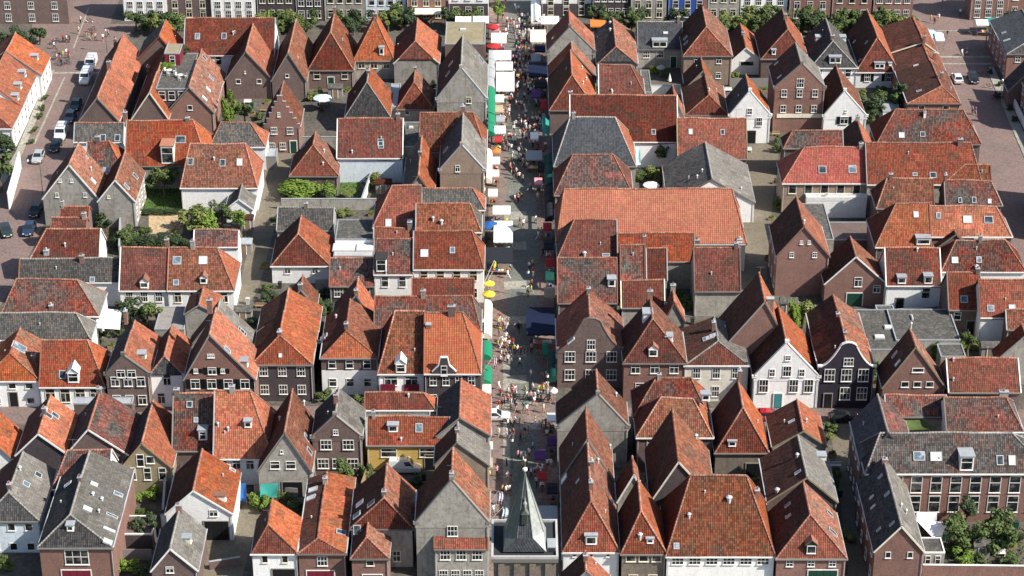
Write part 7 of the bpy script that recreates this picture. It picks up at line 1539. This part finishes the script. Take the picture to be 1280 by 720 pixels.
# aerials and flues
# chimneys on ridges that have none yet, as in the picture every few roofs
rc = random.Random(5)
for h in HOUSES:
    if any(c.name.startswith('chimney') for c in h.root.children) or rc.random() < .68: continue
    nn = rc.choice([1, 1, 2]); 
    for s in h.slopes[:1]:
        a, b, c, d = [Vector(q) for q in s[:4]]; t_ = rc.choice([.08, .92, .5]); p = c.lerp(d, t_)
        m = MB(); wd = rc.uniform(.45, .75); z1 = p.z + rc.uniform(.5, 1.0); mt = rc.choice(['brick_wall', 'brown_wall', 'grey_wall', 'stone_wall'])
        m.box(p.x - wd / 2, p.x + wd / 2, p.y - .3, p.y + .3, p.z - .7, z1, mt); o = m.build('chimney', h.root); ORG[o.name] = ORG[h.root.name]
        m = MB(); m.box(p.x - wd / 2 - .06, p.x + wd / 2 + .06, p.y - .36, p.y + .36, z1, z1 + .1, 'lead_grey'); m.build('chimney_cap', o)
        m = MB(); m.lathe([(.11, z1 + .1), (.1, z1 + .4), (.13, z1 + .44)], p * 1.0 - Vector((0, 0, p.z)), 'ridge_tiles', 7); m.build('chimney_pot', o)
for h in HOUSES:                                      # small soil vents and patches of lead on the slopes
    if rc.random() < .5: continue
    s = h.slopes[rc.randrange(min(2, len(h.slopes)))]; a, b, c, d = [Vector(q) for q in s[:4]]; u_, v_ = rc.uniform(.2, .8), rc.uniform(.35, .8); p = a.lerp(b, u_).lerp(d.lerp(c, u_), v_); m = MB()
    m.lathe([(.09, -.2), (.09, .35), (.14, .36), (.05, .45)], p, 'zinc', 7); m.build('roof_vent', h.root)

ra = random.Random(21); na = 0
for h in HOUSES:
    if ra.random() > .2 or na > 26: continue
    a, b, c, d = [Vector(q) for q in h.slopes[0][:4]]; p = c.lerp(d, ra.choice([.15, .85])); na += 1
    t = thing('aerial', ' '.join(('thin television aerial on the ' + h.root['label']).split()[:16]), 'aerial', p, 'television aerials on the roofs'); m = MB(); m.tube([p + Vector((0, 0, -.4)), p + Vector((0, 0, 1.7))], .03, 'steel', 4); m.build('mast', t)
    m = MB(); an = ra.uniform(0, 3.1); dx, dy = math.cos(an) * .6, math.sin(an) * .6; m.box(p.x - .6, p.x + .6, p.y - .015, p.y + .015, p.z + 1.58, p.z + 1.62, 'steel'); m.build('rods', t)
# ------------------------------------------------------------------ things standing in the back yards (place in metres, kind, room around)
YARD = [(-45.8, 65.1, 'b', 2.2), (-45.5, 68.7, 't', 2.2), (-47.5, 66.9, 'p', 2.2), (-38.9, -11.7, 'b', 2.2), (47.3, 51.1, 'b', 2.2), (42.4, -7.8, 's', 2.2), (43.8, -11.7, 'b', 2.2), (-43.5, 15.2, 'b', 2.2), (-37.8, -4, 'b', 2.2), (-39.2, -9.1, 'b', 2.2), (59.9, -70.4, 'b', 2.2), (-43.8, 18.1, 'c', 2.2), (-47.8, 70.5, 'c', 2.2), (-38.1, -1.3, 'b', 2.2), (65.3, -69.5, 'b', 2.2), (56, -69.5, 'c', 2.2), (-49.5, 65.1, 'b', 2.2), (-44.8, 61.5, 'b', 2.2), (64.8, 76.1, 'b', 2.2), (-60.2, 18.1, 'b', 2.2), (-43.2, 12.4, 's', 2.2), (-38.8, -6.6, 't', 2.2), (70.6, -21.5, 's', 2.2), (-28.2, -7.8, 'b', 2.2), (43.1, 24, 'p', 2.2), (27.4, -11.7, 'c', 2.2), (-4.2, -14.2, 'c', 2.2), (40.4, 78, 't', 2.2), (-32.8, 76.1, 's', 2.2), (64.4, -71.4, 'p', 2.2), (-40.9, -10.4, 's', 2.2), (45.2, 38, 'p', 2.2), (-50.7, 21.1, 'b', 2.2), (44.2, -42.9, 'b', 2.2), (-57.6, 18.1, 'b', 2.2), (-39, 22.5, 'b', 2.2), (54, -68.6, 'b', 2.2), (-58.8, -12.9, 'p', 2.2), (-50.6, 68.7, 'b', 2.2), (43.3, -5.3, 'p', 2.2), (47.6, 54.5, 'b', 2.2), (-12.9, -57.2, 'b', 2.2), (-39.8, -2.7, 'b', 2.2), (-39.6, 1.3, 'b', 2.2), (47.1, 78, 'p', 2.2), (-21.7, -35.3, 'b', 2.2), (-21.8, 34.8, 's', 2.2), (-56.1, -10.4, 'b', 2.2), (43.9, -45, 'b', 2.2), (-45.1, 72.4, 'p', 2.2), (-51, 72.4, 'b', 2.2), (-27.8, 33.2, 'b', 2.2), (15.7, 78, 'b', 2.2), (-48.8, 72.4, 't', 2.2), (43.6, -56.2, 'b', 2.2), (-39.2, 11, 'b', 2.2), (-23.3, 25.5, 'p', 2.2), (-28, 25.5, 'b', 2.2), (41.6, 51.1, 't', 2.2), (-61.7, 19.6, 't', 2.2), (-4.3, -11.7, 't', 2.2), (-4.3, -6.6, 't', 2.2), (-14.3, 79.9, 'b', 2.2), (44.2, -47.1, 'b', 2.1), (-59.6, -15.4, 'b', 2.1), (68.8, 78, 'b', 2.1), (62.5, -73.1, 't', 2.1), (-60, 21.1, 'b', 2.1), (65.8, 78, 'b', 2.1), (43, -69.5, 'b', 2.1), (43.8, -59.2, 'c', 2), (25.4, 38, 'b', 2), (-39.5, 6.8, 'p', 2), (44.1, -52.2, 't', 2), (-28.5, -63, 'b', 2), (69.2, -19.1, 'b', 1.9), (-11.9, -55.2, 'c', 1.9), (22.5, 36.4, 'b', 1.9), (26, -4, 'b', 1.9), (-47.9, -60.1, 'b', 1.8), (-36.3, -0, 'c', 1.8), (52.8, -29.7, 'p', 1.8), (44, -49.2, 'p', 1.8), (-29.8, -4, 'b', 1.8), (-40.8, -5.3, 'c', 1.8), (46.4, -5.3, 'b', 1.8), (-59.7, -19.1, 'p', 1.8), (60, -73.1, 's', 1.7), (-55.4, 16.7, 'b', 1.7), (41, 9.6, 'p', 1.7), (32.9, -56.2, 'p', 1.7), (-4.3, -9.1, 'c', 1.7), (-35.9, 78, 'p', 1.7), (-39.2, 4, 'b', 1.7), (-30.6, 78, 'p', 1.7), (-38.6, 33.2, 'b', 1.7), (-43.5, 21.1, 's', 1.6), (-46.8, 21.1, 't', 1.6), (-60.4, 24, 't', 1.6), (41.5, -4, 'p', 1.6), (47.3, 58, 't', 1.6), (65.8, -66.8, 'c', 1.6), (-26.9, -34.2, 'b', 1.6), (43.4, -62.1, 'b', 1.6), (-4.2, -16.6, 't', 1.5), (26.5, -6.6, 'b', 1.5), (55.9, -73.1, 'b', 1.5), (65.7, 66.9, 't', 1.5), (64.5, 63.3, 'b', 1.5), (-37.1, 74.3, 'b', 1.5)]
ry = random.Random(31); BINM = {}
USED = set()
for X, Y, k, r in YARD:
    nh = min(HOUSES, key=lambda h: abs((h.X0 + h.X1) / 2 - X) + abs(h.Y0 + 3 - Y)); c = (nh.X0 + nh.X1) / 2
    wh = ('left of ' if X < c - 2.5 else 'right of ' if X > c + 2.5 else 'before ' if Y < nh.Y0 else 'behind ') + 'the ' + ' '.join(nh.root['label'].split()[:8])
    if (k, wh) in USED: continue
    USED.add((k, wh))
    if k == 'b':
        o = bpy.data.objects.new('shrub', crown(ry.choice(['leaf_mid', 'leaf_dark', 'leaf_mid', 'leaf_yellow', 'leaf_bright']), ry.randrange(6), 'ball')); COL.objects.link(o); s = min(1.5, r) * ry.uniform(.75, 1.05); hh = ry.uniform(.6, 1.3)
        o.location = (X, Y, hh * .8); o.scale = (s, s * .9, hh); o.rotation_euler = (0, 0, ry.uniform(0, 6)); tag(o, ('low ' if hh < .95 else 'tall ') + 'shrub ' + wh, 'shrub')
    elif k == 's':
        t = thing('shed', 'little garden shed ' + wh, 'shed', (X, Y, 0)); s = min(1.3, r * .6); m = MB(); m.box(X - s, X + s, Y - s * .7, Y + s * .7, 0, 1.9, 'grey_wood'); m.build('wall', t)
        m = MB(); mt = ry.choice(['dark_tiles', 'bitumen', 'lead_grey', 'rust_tiles']); m.prism([(Y - s * .7 - .15, 1.85), (Y + s * .7 + .15, 1.85), (Y + s * .7 + .15, 2.0), (Y, 2.55), (Y - s * .7 - .15, 2.0)], 'x', X - s - .1, X + s + .1, mt); m.build('roof', t); add_door(t, (X, Y - s * .7, 0), .8, 1.7, 'wood')
    elif k == 'p':
        t = thing('planter', 'wooden planter with leaves ' + wh, 'planter', (X, Y, 0)); m = MB(); m.box(X - .6, X + .6, Y - .25, Y + .25, 0, .45, 'wood'); m.build('box', t); o = part('foliage', crown(ry.choice(['leaf_bright', 'leaf_mid']), ry.randrange(6), 'ball'), t, (X, Y, .65)); o.scale = (.65, .35, .4)
    elif k == 'c':
        t = thing('wheelie_bin', 'wheeled rubbish bin ' + wh, 'bin', (X, Y, 0)); c_ = ry.choice(['dark_green_paint', 'plastic', 'zinc']); m = MB(); m.prism([(X - .24, 0), (X + .24, 0), (X + .3, 1.0), (X - .3, 1.0)], 'y', Y - .3, Y + .3, c_); m.build('body', t); m = MB(); m.prism([(X - .33, 1.0), (X + .33, 1.0), (X + .3, 1.08), (X - .3, 1.08)], 'y', Y - .36, Y + .33, c_); m.build('lid', t)
    else:
        t = thing('garden_bench', 'small garden bench ' + wh, 'bench', (X, Y, 0)); mt = ry.choice(['wood', 'white_paint', 'plastic'])
        for nm, b_ in (('seat', (X - .7, X + .7, Y - .22, Y + .22, .42, .47)), ('backrest', (X - .7, X + .7, Y + .2, Y + .25, .5, .9)), ('leg', (X - .65, X - .57, Y - .2, Y + .2, 0, .42)), ('leg', (X + .57, X + .65, Y - .2, Y + .2, 0, .42))): m = MB(); m.box(*b_, mt); m.build(nm, t)
